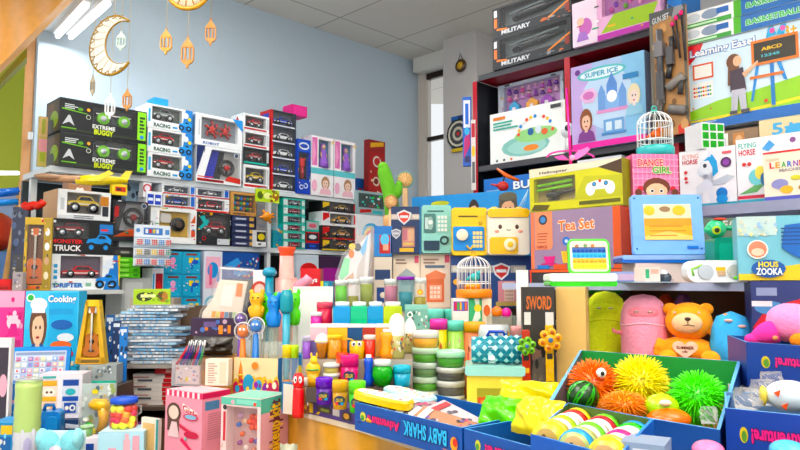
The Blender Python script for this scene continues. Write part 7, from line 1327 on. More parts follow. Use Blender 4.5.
easel = [('r', 0, 0, 1, 1, 'd8ecf8'), ('r', 0, 0, 1, .12, '2468b8'), ('p', [(0, .12), (0, .2), (.3, .3), (.6, .34), (1, .42), (1, .12)], '90c838'), ('p', [(0, .11), (.3, .12), (.7, .16), (1, .2), (1, .17), (.7, .13), (.3, .09), (0, .09)], 'f0d838'), ('p', [(0, 1), (.2, 1), (.16, .88), (.06, .76), (0, .74)], 'd82830')] + bubble('Learning Easel', .08, .83, .63, .94, 'f8fafc', '2c6cb8') + [('t', .86, .86, .95, .97, '3+', 'e8b020')] + [('r', .1, .58, .28, .76, 'd86848'), ('r', .115, .6, .265, .74, 'f0ece8'), ('r', .09, .36, .27, .54, 'f0f0ee')] + [('c', .11 + .02 * (i % 8), .39 + .045 * (i // 8), .012, ('d84848', '48a858', '4878d0', 'e8b838')[(i * 7) % 4]) for i in range(24)] + \
    [('p', [(.58, .22), (.6, .22), (.66, .62), (.635, .62)], '2888d0'), ('p', [(.84, .4), (.87, .38), (.82, .62), (.79, .62)], '2888d0'), ('p', [(.74, .14), (.77, .14), (.77, .62), (.74, .62)], '2878c0'), ('r', .6, .6, .96, .88, 'e07828'), ('r', .62, .63, .94, .85, '2c2820'), ('r', .58, .46, .84, .49, 'd87028'), ('p', [(.72, .88), (.74, .99), (.78, 1), (.8, .9)], '48a8d8'), ('p', [(.8, .9), (.84, 1), (.88, .99), (.86, .88)], '48a8d8'), ('e', .77, .95, .02, .03, 'e868a8'), ('e', .85, .95, .02, .03, 'e868a8'), ('t', .68, .75, .84, .79, 'ABCD', 'e8c048'), ('t', .68, .68, .82, .71, '12345', '58b8c8'),
     ('e', .455, .7, .06, .09, '6a4028'), ('p', [(.4, .44), (.41, .7), (.5, .7), (.5, .44)], '6a4028'), ('p', [(.42, .36), (.42, .6), (.53, .62), (.55, .36)], '3a2c3c'), ('e', .485, .7, .035, .06, 'e8b898'), ('p', [(.52, .55), (.65, .66), (.65, .63), (.54, .5)], 'e8b898'), ('p', [(.42, .14), (.43, .38), (.54, .38), (.55, .14), (.5, .14), (.485, .32), (.47, .14)], 'b8b8c4'), ('r', .41, .11, .47, .15, '484850'), ('r', .5, .11, .57, .15, '484850'), ('c', .7, .2, .02, 'e05038'), ('c', .1, .25, .012, 'e8a838'), ('c', .25, .22, .01, 'd84848')] + lines(3, .02, .02, .3, .09, 'a8c8e8', .4)
ke_ = carton('easel_box', 'huge pale blue box picturing a girl drawing on a learning easel', 'toy box', R(.05), 684, 808, SR2, 48.5, .07, 'd4e8f4', easel)
for sub, lb, bz in ((0, 'lower flat blue and white craft box lying on the learning easel box', 0), (1, 'upper flat blue and white craft box lying above the lower one', 1)):
    kk2 = carton('craft_box', lb, 'toy box', R(.06), 682.5, 808, ke_.top + .001 + bz * .068, .066, .1, 'f0f2f4', [('r', .0, .0, .42, .28, '48a048'), ('r', .02, .08, .3, .2, 'c8e8c8'), ('e', .1, .62, .06, .26, 'c8d0d8'), ('e', .25, .62, .08, .3, '8898b0'), ('r', .44, 0, .5, 1, '58b038'), ('r', .5, 0, 1, 1, '2468b0')] + bubble('BASKETBALL', .54, .34, .96, .68, '48b060', 'c8e8d0') + [('r', .3, .5, .4, .85, '3868b0'), ('T',), ('r', 0, 0, 1, 1, 'e4e8ec')])
# hanging things on the shelf's end and the pier
o = carton('toy_card', 'narrow blue and pink toy pack hanging on the outer end of the dark shelves', 'toy card', P(463, 166, 3.66, -10), 463, 471.5, 166, 97, .03, '3868c8', [('r', .1, .55, .9, .95, 'e8ecf4'), ('r', .3, .6, .7, .9, '4878d8'), ('p', [(.1, .1), (.9, .3), (.8, .5), (.2, .4)], 'c83878'), ('r', .2, .05, .8, .14, '282c60'), ('e', .5, .5, .3, .06, '58b8e8')]).o
carton('toy_card', 'slim white and red strip card under the hanging blue and pink pack', 'toy card', P(472, 190, 3.6, -10), 471.5, 476, 190, 120, .02, 'e0dcd8', [('r', .1, .75, .9, .95, 'c83040'), ('e', .5, .55, .4, .08, 'e8c030'), ('r', .2, .1, .8, .4, '585c60')])
pc0 = C2; def_p = Pl(along(C2, -45, .495, -.243), -45)
kd_ = carton('dartboard_card', 'blue and yellow dartboard card hanging on the grey pier', 'dartboard', def_p, 452.5, 466, 153, 117.5, .008, '283c68', [('c', .5, .5, .42, '1c1c20'), ('c', .5, .5, .36, 'd8d4c0'), ('c', .5, .5, .3, '3c3c40'), ('c', .5, .5, .2, 'c8c4b0'), ('c', .5, .5, .12, '3c3c40'), ('c', .5, .5, .05, 'c83030'), ('r', 0, 0, 1, .1, 'd8b830'), ('r', 0, .9, .5, 1, '386ab0')])
kd_.o.location += Vector((-S2, -S2, 0)) * .011
v = def_p.hit(461.5, 66); o = empty('wall_plaque', 'small dark oval plaque with a gold centre hanging on the grey pier', 'plaque', v + Vector((-S2, -S2, 0)) * .012, -PI / 4)
r = .05; m = MB(); m.lathe([(.0001, -.008), (r * .9, -.008), (r, -.002), (r, .004), (.0001, .004)], 'p:4a3420', 24, (0, 0, 0), 'y'); m.build('plaque', o)
m = MB(); m.lathe([(.0001, -.011), (r * .5, -.011), (r * .55, -.008)], 'p:d8a828', 20, (0, 0, 0), 'y'); m.torus((0, -.009, 0), r * .72, r * .05, 'p:6a4c28', 'y', 20, 5); m.build('gold_centre', o)
m = MB(); m.tube([(-.02, 0, r * .9), (0, 0, r * 1.9), (.02, 0, r * .9)], .003, 'p:3a2c20', 5); m.build('hanging_cord', o)
# white toy with black eye at shelf end
v = R(.03).hitz(567, SR2 + .001); o = empty('robot_dog_head', 'small round white toy with a black eye in front of the play mat box', 'toy', R(.06).hitz(566, SR2))
o.location = R(-.01).hitz(569, SR2 + .001)
o.location += Vector((0, 0, .0)); h = .19
m = MB(); m.lathe([(.0001, 0), (.022, 0), (.016, .07), (.0001, .08)], 'p:e4e4e8', 14); m.build('neck', o)
m = MB(); m.ell((0, 0, .11), (.036, .034, .042), 'p:f0f0f4', 18, 12); m.build('head', o)
m = MB(); m.ell((-.012, -.03, .115), (.014, .01, .016), 'p:18181c', 12, 8); m.build('eye', o)
carton('toy_box', 'long blue box lettered BUS under the play mat box', 'toy box', R(.02), 484, 548, 1.84, .1, .12, '2070c8', bubble('BUS', .48, .3, .84, .72, 'f4f8fc', '184888') + lines(2, .04, .15, .35, .5, '88b8e8', .4))
carton('toy_box', 'pale boxed toy with a blue figure above the helicopter carton', 'toy box', R(.02), 578, 622, 1.84, .13, .12, 'd8dce4', [('e', .5, .5, .1, .35, '4888c8'), ('e', .5, .6, .07, .15, 'e8e8f0'), ('r', .7, .2, .9, .8, 'c8ccd4'), ('r', .1, .3, .3, .7, 'b8bcc8')])
m = MB(); m.box(tr(484, 1.84), .0, 1.81, xb, .42, 1.838, DK); m.build('shelf_board', rs)

# ================================================================ low white cabinet with the plush toys
CO = .912
cp = R(CO); c0 = cp.hitz(585, 1.4); cabL = (cp.hitz(757, 1.39) - c0).length
cb = empty('display_cabinet', 'low white edged cabinet with plush toys in its open front', 'cabinet', (c0.x, c0.y, 0), -PI / 4)
m = MB(); m.box(-.32, 0, 1.378, cabL, .62, 1.4, {'*': 'p:c8cce0', 'F': 'p:b4bcd8'}); m.build('top_board', cb)
m = MB(); m.box(cabL - .022, 0, .5, cabL, .6, 1.378, {'*': 'c:a8a09c', 'F': 'p:b8c4d4', 'L': 'c:8a6a50'}); m.build('side_panel', cb)
m = MB(); m.box(-.04, .0, 1.19, -.02, .6, 1.378, 'c:a8a09c'); m.build('side_panel', cb)
m = MB(); m.box(-.02, .34, 1.19, cabL - .022, .36, 1.378, 'c:7a4a30'); m.build('back_panel', cb)
m = MB(); m.box(-.04, -.22, 1.17, cabL - .022, .34, 1.19, 'c:9a7a60'); m.build('floor_board', cb)
m = MB(); m.box(-.03, -.2, 0, cabL - .022, .34, 1.17, 'c:8a8a94'); m.build('plinth', cb)
PZ = 1.1908
def R2(o_): return R(CO + o_)
def plushman(px, off, wpx, top, c, cf, label, hem, arm=1, ax=0):
    p = R2(off).hitz(px, PZ); Y = p.y; w = pw(wpx, Y); h = zat(Y, top) - PZ; o = empty('plush_toy', label, 'plush', p, -.35)
    r = w / 2; m = MB(); m.lathe([(.0001, 0), (r * .92, 0), (r, h * .08), (r, h * .6), (r * .98, h * .72), (r * .82, h * .88), (r * .5, h * .97), (.0001, h)], 'f:' + c, 26); m.v = [Vector((q.x, q.y * .8, q.z)) for q in m.v]; m.build('body', o)
    m = MB(); n = 14; pts = []
    zz = h * .56; m.tube([(r * 1.0 * math.sin(a), -r * .8 * math.cos(a), zz + h * .02 * math.cos(a * 3)) for a in [2 * PI * i / 24 for i in range(24)]], h * .014, 'f:' + hem, 6, True); m.build('scarf_edge', o)
    m = MB(); m.ell((0, -r * .42, h * .72), (r * .72, r * .4, h * .14), 'f:' + cf, 20, 12); f = m.build('face', o)
    m = MB(); [m.ell((s * r * .28, -r * .8, h * .745), (r * .12, r * .04, h * .014), 'p:f4e8d8', 10, 6) for s in (-1, 1)]; [m.tube([(s * r * .28 - r * .1, -r * .83, h * .745), (s * r * .28 + r * .1, -r * .83, h * .745)], .0012, 'p:3a2818', 4) for s in (-1, 1)]; m.build('eyes', f)
    m = MB(); s = -1; m.tube([(s * r * .9, -r * .2, h * .42), (s * r * 1.25, -r * .3, h * .44)], [r * .09, r * .07], 'f:' + cf, 8); m.ell((s * r * 1.3, -r * .3, h * .46), (r * .06, r * .08, r * .12), 'f:' + cf, 8, 6); m.build('arm', o)
    return o
plushman(607, .12, 39, 291, 'd8e418', 'dcec20', 'yellow green squishy plush doll with sleepy eyes', 'd0d820')
plushman(645, .17, 44, 294, 'f8a8c0', 'f898a8', 'pink squishy plush doll with sleepy eyes in a hood', 'f8c0d0')
def bear():
    p = R2(.15).hitz(690, PZ); Y = p.y; u = pw(1, Y); Z = lambda py: zat(Y, py) - PZ; o = empty('plush_bear', 'orange plush bear with a cream muzzle and a heart on its belly', 'plush', p, -.3)
    c = 'f:ff9e14'
    m = MB(); m.ell((-3 * u, 0, Z(350)), (27 * u, 20 * u, Z(350) - .002), c, 24, 14); b = m.build('body', o)
    m = MB(); m.ell((0, -2 * u, Z(321)), (22 * u, 18 * u, 18.5 * u), c, 24, 14); hd_ = m.build('head', o)
    for s in (-1, 1): m = MB(); m.ell((s * 16.5 * u, 0, Z(309)), (7 * u, 5 * u, 6 * u), c, 14, 9); m.build('ear', o)
    m = MB(); m.ell((-3 * u, -17 * u, Z(322)), (14 * u, 8 * u, 10 * u), 'f:f4c8a0', 18, 10); m.build('muzzle', hd_)
    m = MB(); m.ell((-3 * u, -24 * u, Z(318)), (3 * u, 2 * u, 2 * u), 'p:3a2010', 10, 6); m.tube([(-3 * u, -25 * u, Z(320)), (-3 * u, -25 * u, Z(323.5)), (-8 * u, -23.6 * u, Z(324.5))], .5 * u, 'p:3a2010', 5); m.tube([(-3 * u, -25 * u, Z(323.5)), (3 * u, -23.6 * u, Z(324.5))], .5 * u, 'p:3a2010', 5); m.build('nose', hd_)
    m = MB(); [m.ell((-3 * u + s * 11 * u, -16 * u, Z(312)), (1.6 * u, 1.2 * u, 1.4 * u), 'p:e8b8a0', 10, 6) for s in (-1, 1)]; m.build('eyes', hd_)
    m = MB(); m.tube([(18 * u, -4 * u, Z(332)), (24 * u, -6 * u, Z(327)), (33 * u, -12 * u, Z(319))], [6 * u, 6 * u, 5.5 * u], c, 10); m.ell((33 * u, -12 * u, Z(318)), 5.8 * u, c, 12, 8); m.build('arm', o)
    m = MB(); m.tube([(-23 * u, -6 * u, Z(342)), (-28 * u, -9 * u, Z(352))], [8 * u, 7 * u], c, 10); m.ell((-28 * u, -9 * u, Z(352)), 6 * u, c, 12, 8); m.build('arm', o)
    for s in (-1, 1): m = MB(); m.ell((s * 19 * u - 3 * u, -22 * u, 8.5 * u), (9 * u, 10 * u, 8 * u), c, 14, 9); m.build('leg', o)
    m = MB(); hp = []
    for i in range(24): a = 2 * PI * i / 24; hp.append((-6 * u + .72 * u * 16 * math.sin(a) ** 3, -22.2 * u, Z(347) + .62 * u * (13 * math.cos(a) - 5 * math.cos(2 * a) - 2 * math.cos(3 * a) - math.cos(4 * a))))
    hp2 = [(x, y - .8 * u, z) for x, y, z in hp]; m.add(hp + hp2, [tuple(range(24, 48))] + [(i, (i + 1) % 24, 24 + (i + 1) % 24, 24 + i) for i in range(24)], 'f:f8c8b0')
    fr = {'F': plane_frame((-17 * u, -23.1 * u, Z(354)), (22 * u, 0, 0), (0, 0, 13 * u), (0, -1, 0))}; m.art(fr, [('t', .14, .5, .86, .72, 'SUMMER', '6a3018'), ('t', .36, .26, .62, .42, 'ok', '6a3018')]); m.build('heart_patch', o)
bear()
def bluefur():
    p = R2(.13).hitz(733, PZ); Y = p.y; u = pw(1, Y); Z = lambda py: zat(Y, py) - PZ; o = empty('plush_toy', 'sky blue ribbed plush toy slumped beside the orange bear', 'plush', p, -.3)
    h = Z(311); r = 19 * u; m = MB(); n = 48; pr = [(.0001, 0), (r, 0), (r * 1.05, h * .4), (r * .95, h * .7), (r * .7, h * .9), (.0001, h)]
    m.lathe(pr, 'f:62b4ec', n); m.v = [Vector((q.x * (1 + .02 * (-1) ** (i // len(pr))), q.y * .7, q.z)) for i, q in enumerate(m.v)]; m.build('body', o)
    m = MB(); [m.ell((x * u, -.6 * r, h * zf), (4 * u, 2 * u, 1.6 * u), 'f:e0b8b0', 10, 6) for x, zf in ((-4, .84), (8, .74))]; m.build('eyes', o)
bluefur()
for px, top, c, lb in ((606, 287, '38a028', 'green leafy tuft of a plush behind the yellow green doll'),):
    p = R2(-.08).hitz(px, PZ); Y = p.y; u = pw(1, Y); h = zat(Y, top) - PZ; o = empty('plush_fruit', 'plush fruit with a green leaf crown behind the yellow green doll', 'plush', p)
    m = MB(); m.ell((0, 0, h * .45), (16 * u, 14 * u, h * .45), 'f:d8a828', 18, 12); m.build('body', o); m = MB(); [m.tube([(0, 0, h * .86), (13 * u * math.cos(a), -2 * u + 9 * u * math.sin(a), h * .95), (17 * u * math.cos(a), -2 * u + 10 * u * math.sin(a), h * .9)], [3 * u, 3.4 * u, 1 * u], 'f:38a028', 8) for a in (0, 1, 2, 3.14, 4, 5.2)]; m.build('leaf_crown', o)
for px, c, lb in ((668, 'd85020', 'red orange plush top peeping behind the pink doll'), (685, '9868a8', 'purple knitted plush top behind the bear')):
    p = R2(-.12).hitz(px, PZ); Y = p.y; u = pw(1, Y); h = zat(Y, 294) - PZ; m = MB(); m.ell((0, 0, h * .5), (12 * u, 10 * u, h * .5), 'f:' + c, 18, 12, .06); o = m.build('plush_toy', None, p); tag(o, lb, 'plush')
# on top of the cabinet
CT = 1.4
def Rc(sumxy): return R((4.014 - sumxy) / 1.4142)
kl = carton('toy_box', 'low black box with orange edges under the lilac tea set carton', 'toy box', Rc(2.87), 530, 624, CT, .045, .12, '282628', [('r', 0, .8, 1, 1, 'e05828'), ('r', 0, 0, .02, 1, 'd84828'), ('r', .1, .2, .9, .6, '343236'), ('r', .5, 0, 1, .8, '302c30')])
kts = carton('tea_set_carton', 'lilac carton lettered TeaSet with printed cups under the helicopter carton', 'toy box', Rc(2.88), 531.5, 622, kl.top + .001, 213, .12, '98809c', [('r', .0, .0, .04, 1, 'e88868'), ('r', .92, 0, 1, 1, 'd86848'), ('p', [(.05, .34), (.24, .34), (.26, .4), (.26, 1), (.05, 1)], 'f09878'), ('c', .15, .86, .09, '303848'), ('c', .15, .86, .055, '5888c0')] + lines(4, .08, .46, .22, .66, 'a85848', .3) + bubble('Tea Set', .33, .64, .73, .82, 'f08858', 'fbeee4', 0, .02) + [('c', .42, .47, .075, '4878c0'), ('c', .42, .47, .03, 'e0e8f0'), ('p', [(.15, .22), (.29, .22), (.27, .1), (.18, .1)], 'd84888'), ('e', .22, .08, .1, .03, 'c03878'), ('p', [(.36, .3), (.48, .3), (.47, .1), (.38, .1)], 'e0b028'), ('r', .08, .0, .22, .07, '3878c0'), ('r', .27, .0, .42, .08, 'd85838'), ('t', .08, .36, .2, .41, '10PCS', 'a03828'), ('R',), ('r', 0, 0, 1, 1, 'b85848'), ('T',), ('r', 0, 0, 1, 1, 'a890ac')])
def heli(k):
    W, Hh = k.wx1 - k.wx0, k.wz1 - k.wz0; y = k.wy - .014; x = k.wx0 + W * .42; z = k.wz0 + Hh * .3
    m = MB(); m.ell((x, y, z), (W * .2, .012, Hh * .15), 'p:3c3a38', 14, 9); m.tube([(x + W * .1, y, z + Hh * .05), (x + W * .5, y, z + Hh * .12)], [.01, .004], 'p:3c3a38', 8); m.tube([(x - W * .12, y, z - Hh * .2), (x + W * .14, y, z - Hh * .2)], .003, 'p:282828', 6); m.tube([(x, y, z), (x, y, z + Hh * .55)], .004, 'p:484848', 6); b = m.build('toy_helicopter', k.o)
    m = MB(); [m.tube([(x - W * .38, y - .004, z + zz), (x + W * .46, y - .004, z + zz + Hh * .1)], .005, 'p:80d020', 6) for zz in (Hh * .22, Hh * .42)]; m.build('rotor_blade', b)
kh = carton('helicopter_carton', 'lime yellow carton with a toy helicopter in its window and a white controller printed', 'toy box', Rc(2.9), 530, 623, kts.top + .001, 170, .12, 'ccc81c', [('p', [(0, .8), (.78, .86), (1, .7), (1, 1), (0, 1)], 'e8dcc4'), ('p', [(.76, .86), (1, .98), (1, .66), (.9, .74)], '4a3420'), ('t', .12, .84, .44, .92, 'Helicopter', '4a4438', 0, .0), ('p', [(.5, .2), (.62, .7), (1, .64), (1, .2)], 'b8b818'), ('e', .78, .48, .14, .1, 'f4f4f4'), ('e', .68, .4, .05, .14, 'f4f4f4'), ('e', .88, .4, .05, .14, 'f4f4f4'), ('c', .72, .5, .05, '404858'), ('c', .72, .5, .03, '48a0d8'), ('c', .84, .5, .05, '404858'), ('c', .84, .5, .03, '48a0d8'), ('c', .78, .56, .035, 'd84030'), ('r', .56, .08, .98, .16, '5a5a10'), ('p', [(.02, .04), (.2, .02), (.24, .14), (.06, .18)], '5a5018'), ('r', 0, 0, 1, .03, '909010'), ('R',), ('r', 0, 0, 1, 1, '908c20'), ('T',), ('r', 0, 0, 1, 1, 'e0d4b8')], (.05, .22, .52, .76), heli, wc='9a8a58')
# pink fan wand standing on the helicopter carton
def fanwand():
    Y = Rc(2.88).hitz(572, kh.top).y + .05; z = kh.top + .0015; o = empty('pink_fan_wand', 'hot pink wand with a ring and petals standing on the helicopter carton', 'toy', on(571, Y, z)); Z = lambda py: zat(Y, py) - z; u = pw(1, Y)
    m = MB(); m.tube([(0, 0, 0), (-1 * u, 0, Z(140)), (-3 * u, 0, Z(88))], [1.6 * u, 1.3 * u, 1 * u], 'p:f048a0', 8); m.build('stick', o)
    m = MB(); a0 = -.2
    m.tube([(24 * u * math.cos(a) + 0 * u, 8 * u * math.sin(a), Z(158) + 9 * u * math.sin(a)) for a in [.1 + PI * i / 14 for i in range(14)]], 1 * u, 'p:f068b4', 6); m.build('ring', o)
    m = MB(); m.prism([(1 * u, Z(158)), (7 * u, Z(151)), (17 * u, Z(147)), (20 * u, Z(149)), (14 * u, Z(155)), (5 * u, Z(160))], -.003, .003, 'p:f88cc8'); m.prism([(-2 * u, Z(160)), (-12 * u, Z(160)), (-17 * u, Z(157)), (-8 * u, Z(155))], -.003, .003, 'p:f070b8'); m.ell((1 * u, -.004, Z(158)), 3 * u, 'p:f8b0d8', 10, 7); m.build('petals', o)
fanwand()
def redheli():
    Y = kban.loc.y - .02; z = kban.top + .001; u = pw(1, Y); o = empty('toy_helicopter', 'small red toy helicopter standing on the long blue banner box', 'toy', on(505, Y, z))
    m = MB(); m.ell((-2 * u, 0, 8 * u), (6 * u, 4 * u, 5 * u), 'p:c82418', 12, 8); m.tube([(-4 * u, 0, 8 * u), (-14 * u, 0, 10 * u)], [2 * u, .8 * u], 'p:b02018', 6); m.tube([(-2 * u, 0, 0), (-2 * u, 0, 4 * u)], 1 * u, 'p:282828', 6); m.box(-7 * u, -2 * u, 0, 4 * u, 2 * u, 1 * u, 'p:303030'); m.build('body', o)
    m = MB(); m.tube([(-8 * u, 0, 26 * u), (2 * u, -.01, 18 * u), (14 * u, 0, 14 * u)], [1 * u, 2.4 * u, 1.6 * u], 'p:f06820', 6); m.tube([(-2 * u, 0, 12 * u), (0 * u, 0, 19 * u)], .8 * u, 'p:303030', 6); m.build('rotor_blade', o)
    return o
redheli()
# dance box with cage
kdg = carton('dance_doll_box', 'pink checked box lettered DANCE GIRL with a wide eyed girl', 'toy box', P(636, 200, 2.2, 2), 636, 682, CT, 154, .1, 'f088b0', [('r', .1 * i, 0, .1 * i + .02, 1, 'f4a8c8') for i in range(10)] + [('r', 0, .05 * i, 1, .05 * i + .008, 'f4a8c8') for i in range(20)] + squash_up(bubble('DANCE', .1, .82, .66, .93, 'd83068', 'f8e8b8') + bubble('GIRL', .42, .72, .84, .82, '58a838', 'f8f0d8') + [('e', .5, .52, .3, .14, '6a3420'), ('e', .5, .47, .24, .11, 'f0c0a0'), ('p', [(.26, .5), (.4, .58), (.6, .58), (.74, .5), (.7, .62), (.5, .66), (.3, .62)], '6a3420'), ('c', .4, .47, .03, 'f8f8f8'), ('c', .6, .47, .03, 'f8f8f8'), ('c', .4, .47, .02, '3a2418'), ('c', .6, .47, .02, '3a2418'), ('c', .14, .5, .04, 'd83040'), ('c', .86, .5, .04, 'd83040'), ('e', .1, .45, .08, .05, '6a3420'), ('e', .9, .45, .08, .05, '6a3420')]) +
    [('L',), ('r', 0, 0, 1, 1, 'e878a4'), ('r', .1, .1, .9, .16, 'f8f8f8'), ('r', .1, .34, .9, .46, 'f0f0f0')] + [('r', .14 + .08 * i, .35, .18 + .08 * i, .45, '403838') for i in range(9)] + [('t', .2, .82, .7, .92, 'GIRL', 'e8f0c8'), ('c', .5, .66, .05, 'a83048'), ('e', .5, .56, .3, .04, 'a8486a'), ('p', [(.5, .3), (.8, .2), (.5, .1), (.2, .2)], '8838a8')])
cage(655.5, 2.26, kdg.top + .001, 37, 108, '48b4b4', 'e86828', 'white barred toy bird cage with a teal base and orange bird', '48b8b0', seedc=None)
def pony(): return [('p', [(.3, .38), (.32, .1), (.4, .1), (.42, .3), (.52, .3), (.54, .1), (.62, .1), (.6, .42), (.55, .5), (.5, .58), (.36, .56), (.32, .62), (.38, .78), (.52, .88), (.62, .8), (.6, .7), (.54, .54)], 'd8dce8'), ('e', .5, .72, .15, .13, 'e4e8f0'), ('p', [(.44, .8), (.6, .9), (.68, .78), (.7, .6), (.6, .52), (.6, .68), (.54, .8)], '48a0d8'), ('p', [(.52, .86), (.55, .98), (.58, .86)], 'd8e0f0'), ('e', .47, .72, .035, .035, '383848'), ('p', [(.58, .45), (.85, .54), (.98, .5), (.8, .4), (.6, .38)], 'b8c0cc'), ('e', .75, .25, .1, .09, '3880c8'), ('e', .75, .15, .1, .07, '4898d8'), ('c', .84, .74, .085, '502858'), ('c', .84, .74, .05, '8848a0')]
h1 = carton('pony_box', 'white box lettered FLYING HORSE with a full winged toy pony, beside the dance box', 'toy box', R(.36), 681, 737.5, SR3, 152.5, .1, 'ecebf0', [('r', 0, 0, 1, .1, '48a8c0')] + bubble('FLYING', .06, .86, .36, .94, 'e0a8a0', 'f4f4f4') + bubble('HORSE', .06, .77, .34, .85, 'c84858', 'f4f4f4') + pony() + [('c', .12, .64, .03, 'd05050'), ('c', .12, .54, .03, 'd05050'), ('r', .1, .46, .16, .49, 'd05050'), ('r', .78, .88, .94, .92, 'd86870'), ('T',), ('r', 0, 0, 1, 1, 'dcdce4')])
h2 = carton('pony_box', 'white box lettered FLYING HORSE showing a colour fan tail, half behind the learning machine box', 'toy box', R(.36), 738.5, 806, SR3, 140.5, .1, 'ecebf0', [('r', 0, 0, 1, .1, '48a8c0'), ('r', .0, .11, .5, .16, 'c84858')] + bubble('FLYING', .04, .86, .32, .94, '68b8b0', 'f4f4f4') + bubble('HORSE', .04, .75, .3, .84, 'c84858', 'f4f4f4') + [('p', [(.02, .18), (.3, .32), (.42, .3), (.3, .2)], '68a868'), ('e', .3, .42, .12, .12, '78c8d0'), ('e', .36, .48, .08, .1, 'e8d868'), ('e', .42, .38, .06, .1, '3878a8'), ('c', .12, .62, .03, 'd05050'), ('c', .2, .62, .03, 'd05050'), ('p', [(.4, .82), (.52, .94), (.6, .86), (.5, .78)], '5898d0'), ('c', .86, .9, .04, '805088'), ('T',), ('r', 0, 0, 1, 1, 'dcdce4')])
carton('learning_box', 'cream box lettered LEARNING MACHINE with a red top edge', 'toy box', R(.45), 765, 820, SR3, 153, .06, 'ecdcc8', [('r', 0, .96, 1, 1, 'd03838'), ('r', 0, 0, 1, .1, '585cb0')] + [('t', .12 + .11 * i, .66, .21 + .11 * i, .78, ch, c) for i, (ch, c) in enumerate(zip('LEARNING', ('d84848', 'e89838', '48a858', '4878d0', '8858b0', 'd84848', 'e89838', '48a858')))] + [('t', .3, .58, .8, .64, 'MACHINE', '8a8a90'), ('e', .3, .34, .16, .1, '8888b8'), ('e', .42, .22, .12, .08, 'e8b040'), ('e', .6, .44, .1, .05, 'c8c048'), ('e', .75, .24, .12, .07, 'b08858'), ('r', .05, .82, .3, .86, 'd8c8a8')])
v = at(703, 150, 2.36); s = .095
o = empty('puzzle_cube', 'large white puzzle cube with green squares on top of the first pony box', 'puzzle cube', R(.33).hitz(704, h1.top), math.radians(12)); o.location = R(.31).hitz(705, h1.top + .001)
m = MB(); m.box(-s / 2, -s / 2, 0, s / 2, s / 2, s, 'p:e8e8ea'); m.build('cube_body', o)
fr = {'F': plane_frame((-s / 2, -s / 2, 0), (s, 0, 0), (0, 0, s), (0, -1, 0)), 'R': plane_frame((s / 2, -s / 2, 0), (0, s, 0), (0, 0, s), (1, 0, 0))}
for a in range(3):
    for b in range(3):
        m = MB(); m.art(fr, [('r', .05 + .32 * a, .05 + .32 * b, .31 + .32 * a, .31 + .32 * b, 'p:28a028')], .0012); m.build('sticker', o)
carton('toy_box', 'brown printed animal box behind the pony boxes', 'toy box', R(.12), 716, 762, SR3, 133, .1, '8a7058', [('r', .04, .74, .34, .97, 'e8e8e0'), ('r', .1, .8, .28, .92, '5880b0'), ('r', .45, .72, .7, .96, 'c08858'), ('e', .58, .86, .08, .07, 'd8b088')])
carton('toy_box', 'cream and blue box beside the brown animal box', 'toy box', R(.12), 763, 830, SR3, 121, .1, 'd8c8a0', [('t', .2, .82, .6, .95, '5+', '58a8d8'), ('e', .6, .84, .2, .08, '58a8d8')])
carton('toy_box', 'magenta and grey box peeping between the puzzle cube and the animal box', 'toy box', R(.14), 698, 713, SR3, 138, .1, 'b098a8', [('r', .5, .7, 1, 1, 'd03090')])
# drawing board, box beneath, blister, goggles, monkey toy, zooka box
kdb = carton('drawing_board_box', 'pale pinkish box under the sky blue drawing pad', 'toy box', P(622, 280, 1.93, 0), 636, 712, CT, .055, .12, 'd8c8c4', [('c', .72, .5, .3, '68a8c8'), ('r', .78, .2, .9, .8, 'c8a898'), ('r', .0, .0, .5, .2, 'c0b0b0')] + lines(2, .1, .5, .4, .9, 'b0a0a0', .4))
def pad():
    Y = 1.925; z = kdb.top + .001; w = pw(78, Y); o = empty('drawing_pad', 'sky blue framed drawing pad with a gold screen standing above its blue base', 'drawing pad', on(676, Y, z) + Vector((0, .05, 0)), math.radians(-4)); h = zat(Y, 192) - z; hb = .02
    m = MB(); m.rbox(-w * .66, -.05, 0, w * .52, .06, hb, 'p:3c70c8', .006); m.rbox(-w * .66, -.052, hb * .45, w * .52, .06, hb * 1.1, 'p:98b8e8', .006); m.build('base', o)
    f = MB(); f.M = Matrix.Rotation(math.radians(-6), 4, 'X'); t = w * .155; z0 = hb + .004; W = w * .46
    f.rbox(-W, -.012, z0, W, .012, h, 'p:88b4ec', .01); f.build('frame', o)
    g = MB(); g.M = f.M; g.box(-W + t, -.0135, z0 + t * 1.25, W - t, -.0122, h - t * .85, 'p:e8d8b8')
    g.art({'F': plane_frame((-W + t, -.0135, z0 + t * 1.25), (2 * W - 2 * t, 0, 0), (0, 0, h - z0 - t * 2.1), (0, -1, 0))}, [('r', 0, 0, 1, .55, 'e0b050'), ('r', 0, .4, 1, .6, 'd89c48'), ('e', .12, .82, .12, .14, 'd8b838'), ('e', .75, .82, .14, .14, 'e0b840'), ('e', .45, .86, .12, .08, '98785a'), ('p', [(.0, .1), (.5, .25), (1, .1), (1, 0), (0, 0)], 'e8c878')] + lines(3, .1, .1, .9, .5, 'c88838', .25)); g.build('screen', o)
    for a in (-W * .9, W * .9):
        for b in (z0 + t * .5, h - t * .3): m = MB(); m.M = f.M; m.ell((a, -.012, b), .003, 'p:4870b0', 8, 5); m.build('screw', o)
    m = MB(); m.M = f.M; m.box(W * .5, -.015, z0 + t * .5, W * .8, -.012, z0 + t * .72, 'p:4c7cc8'); m.build('slider', o)
pad()
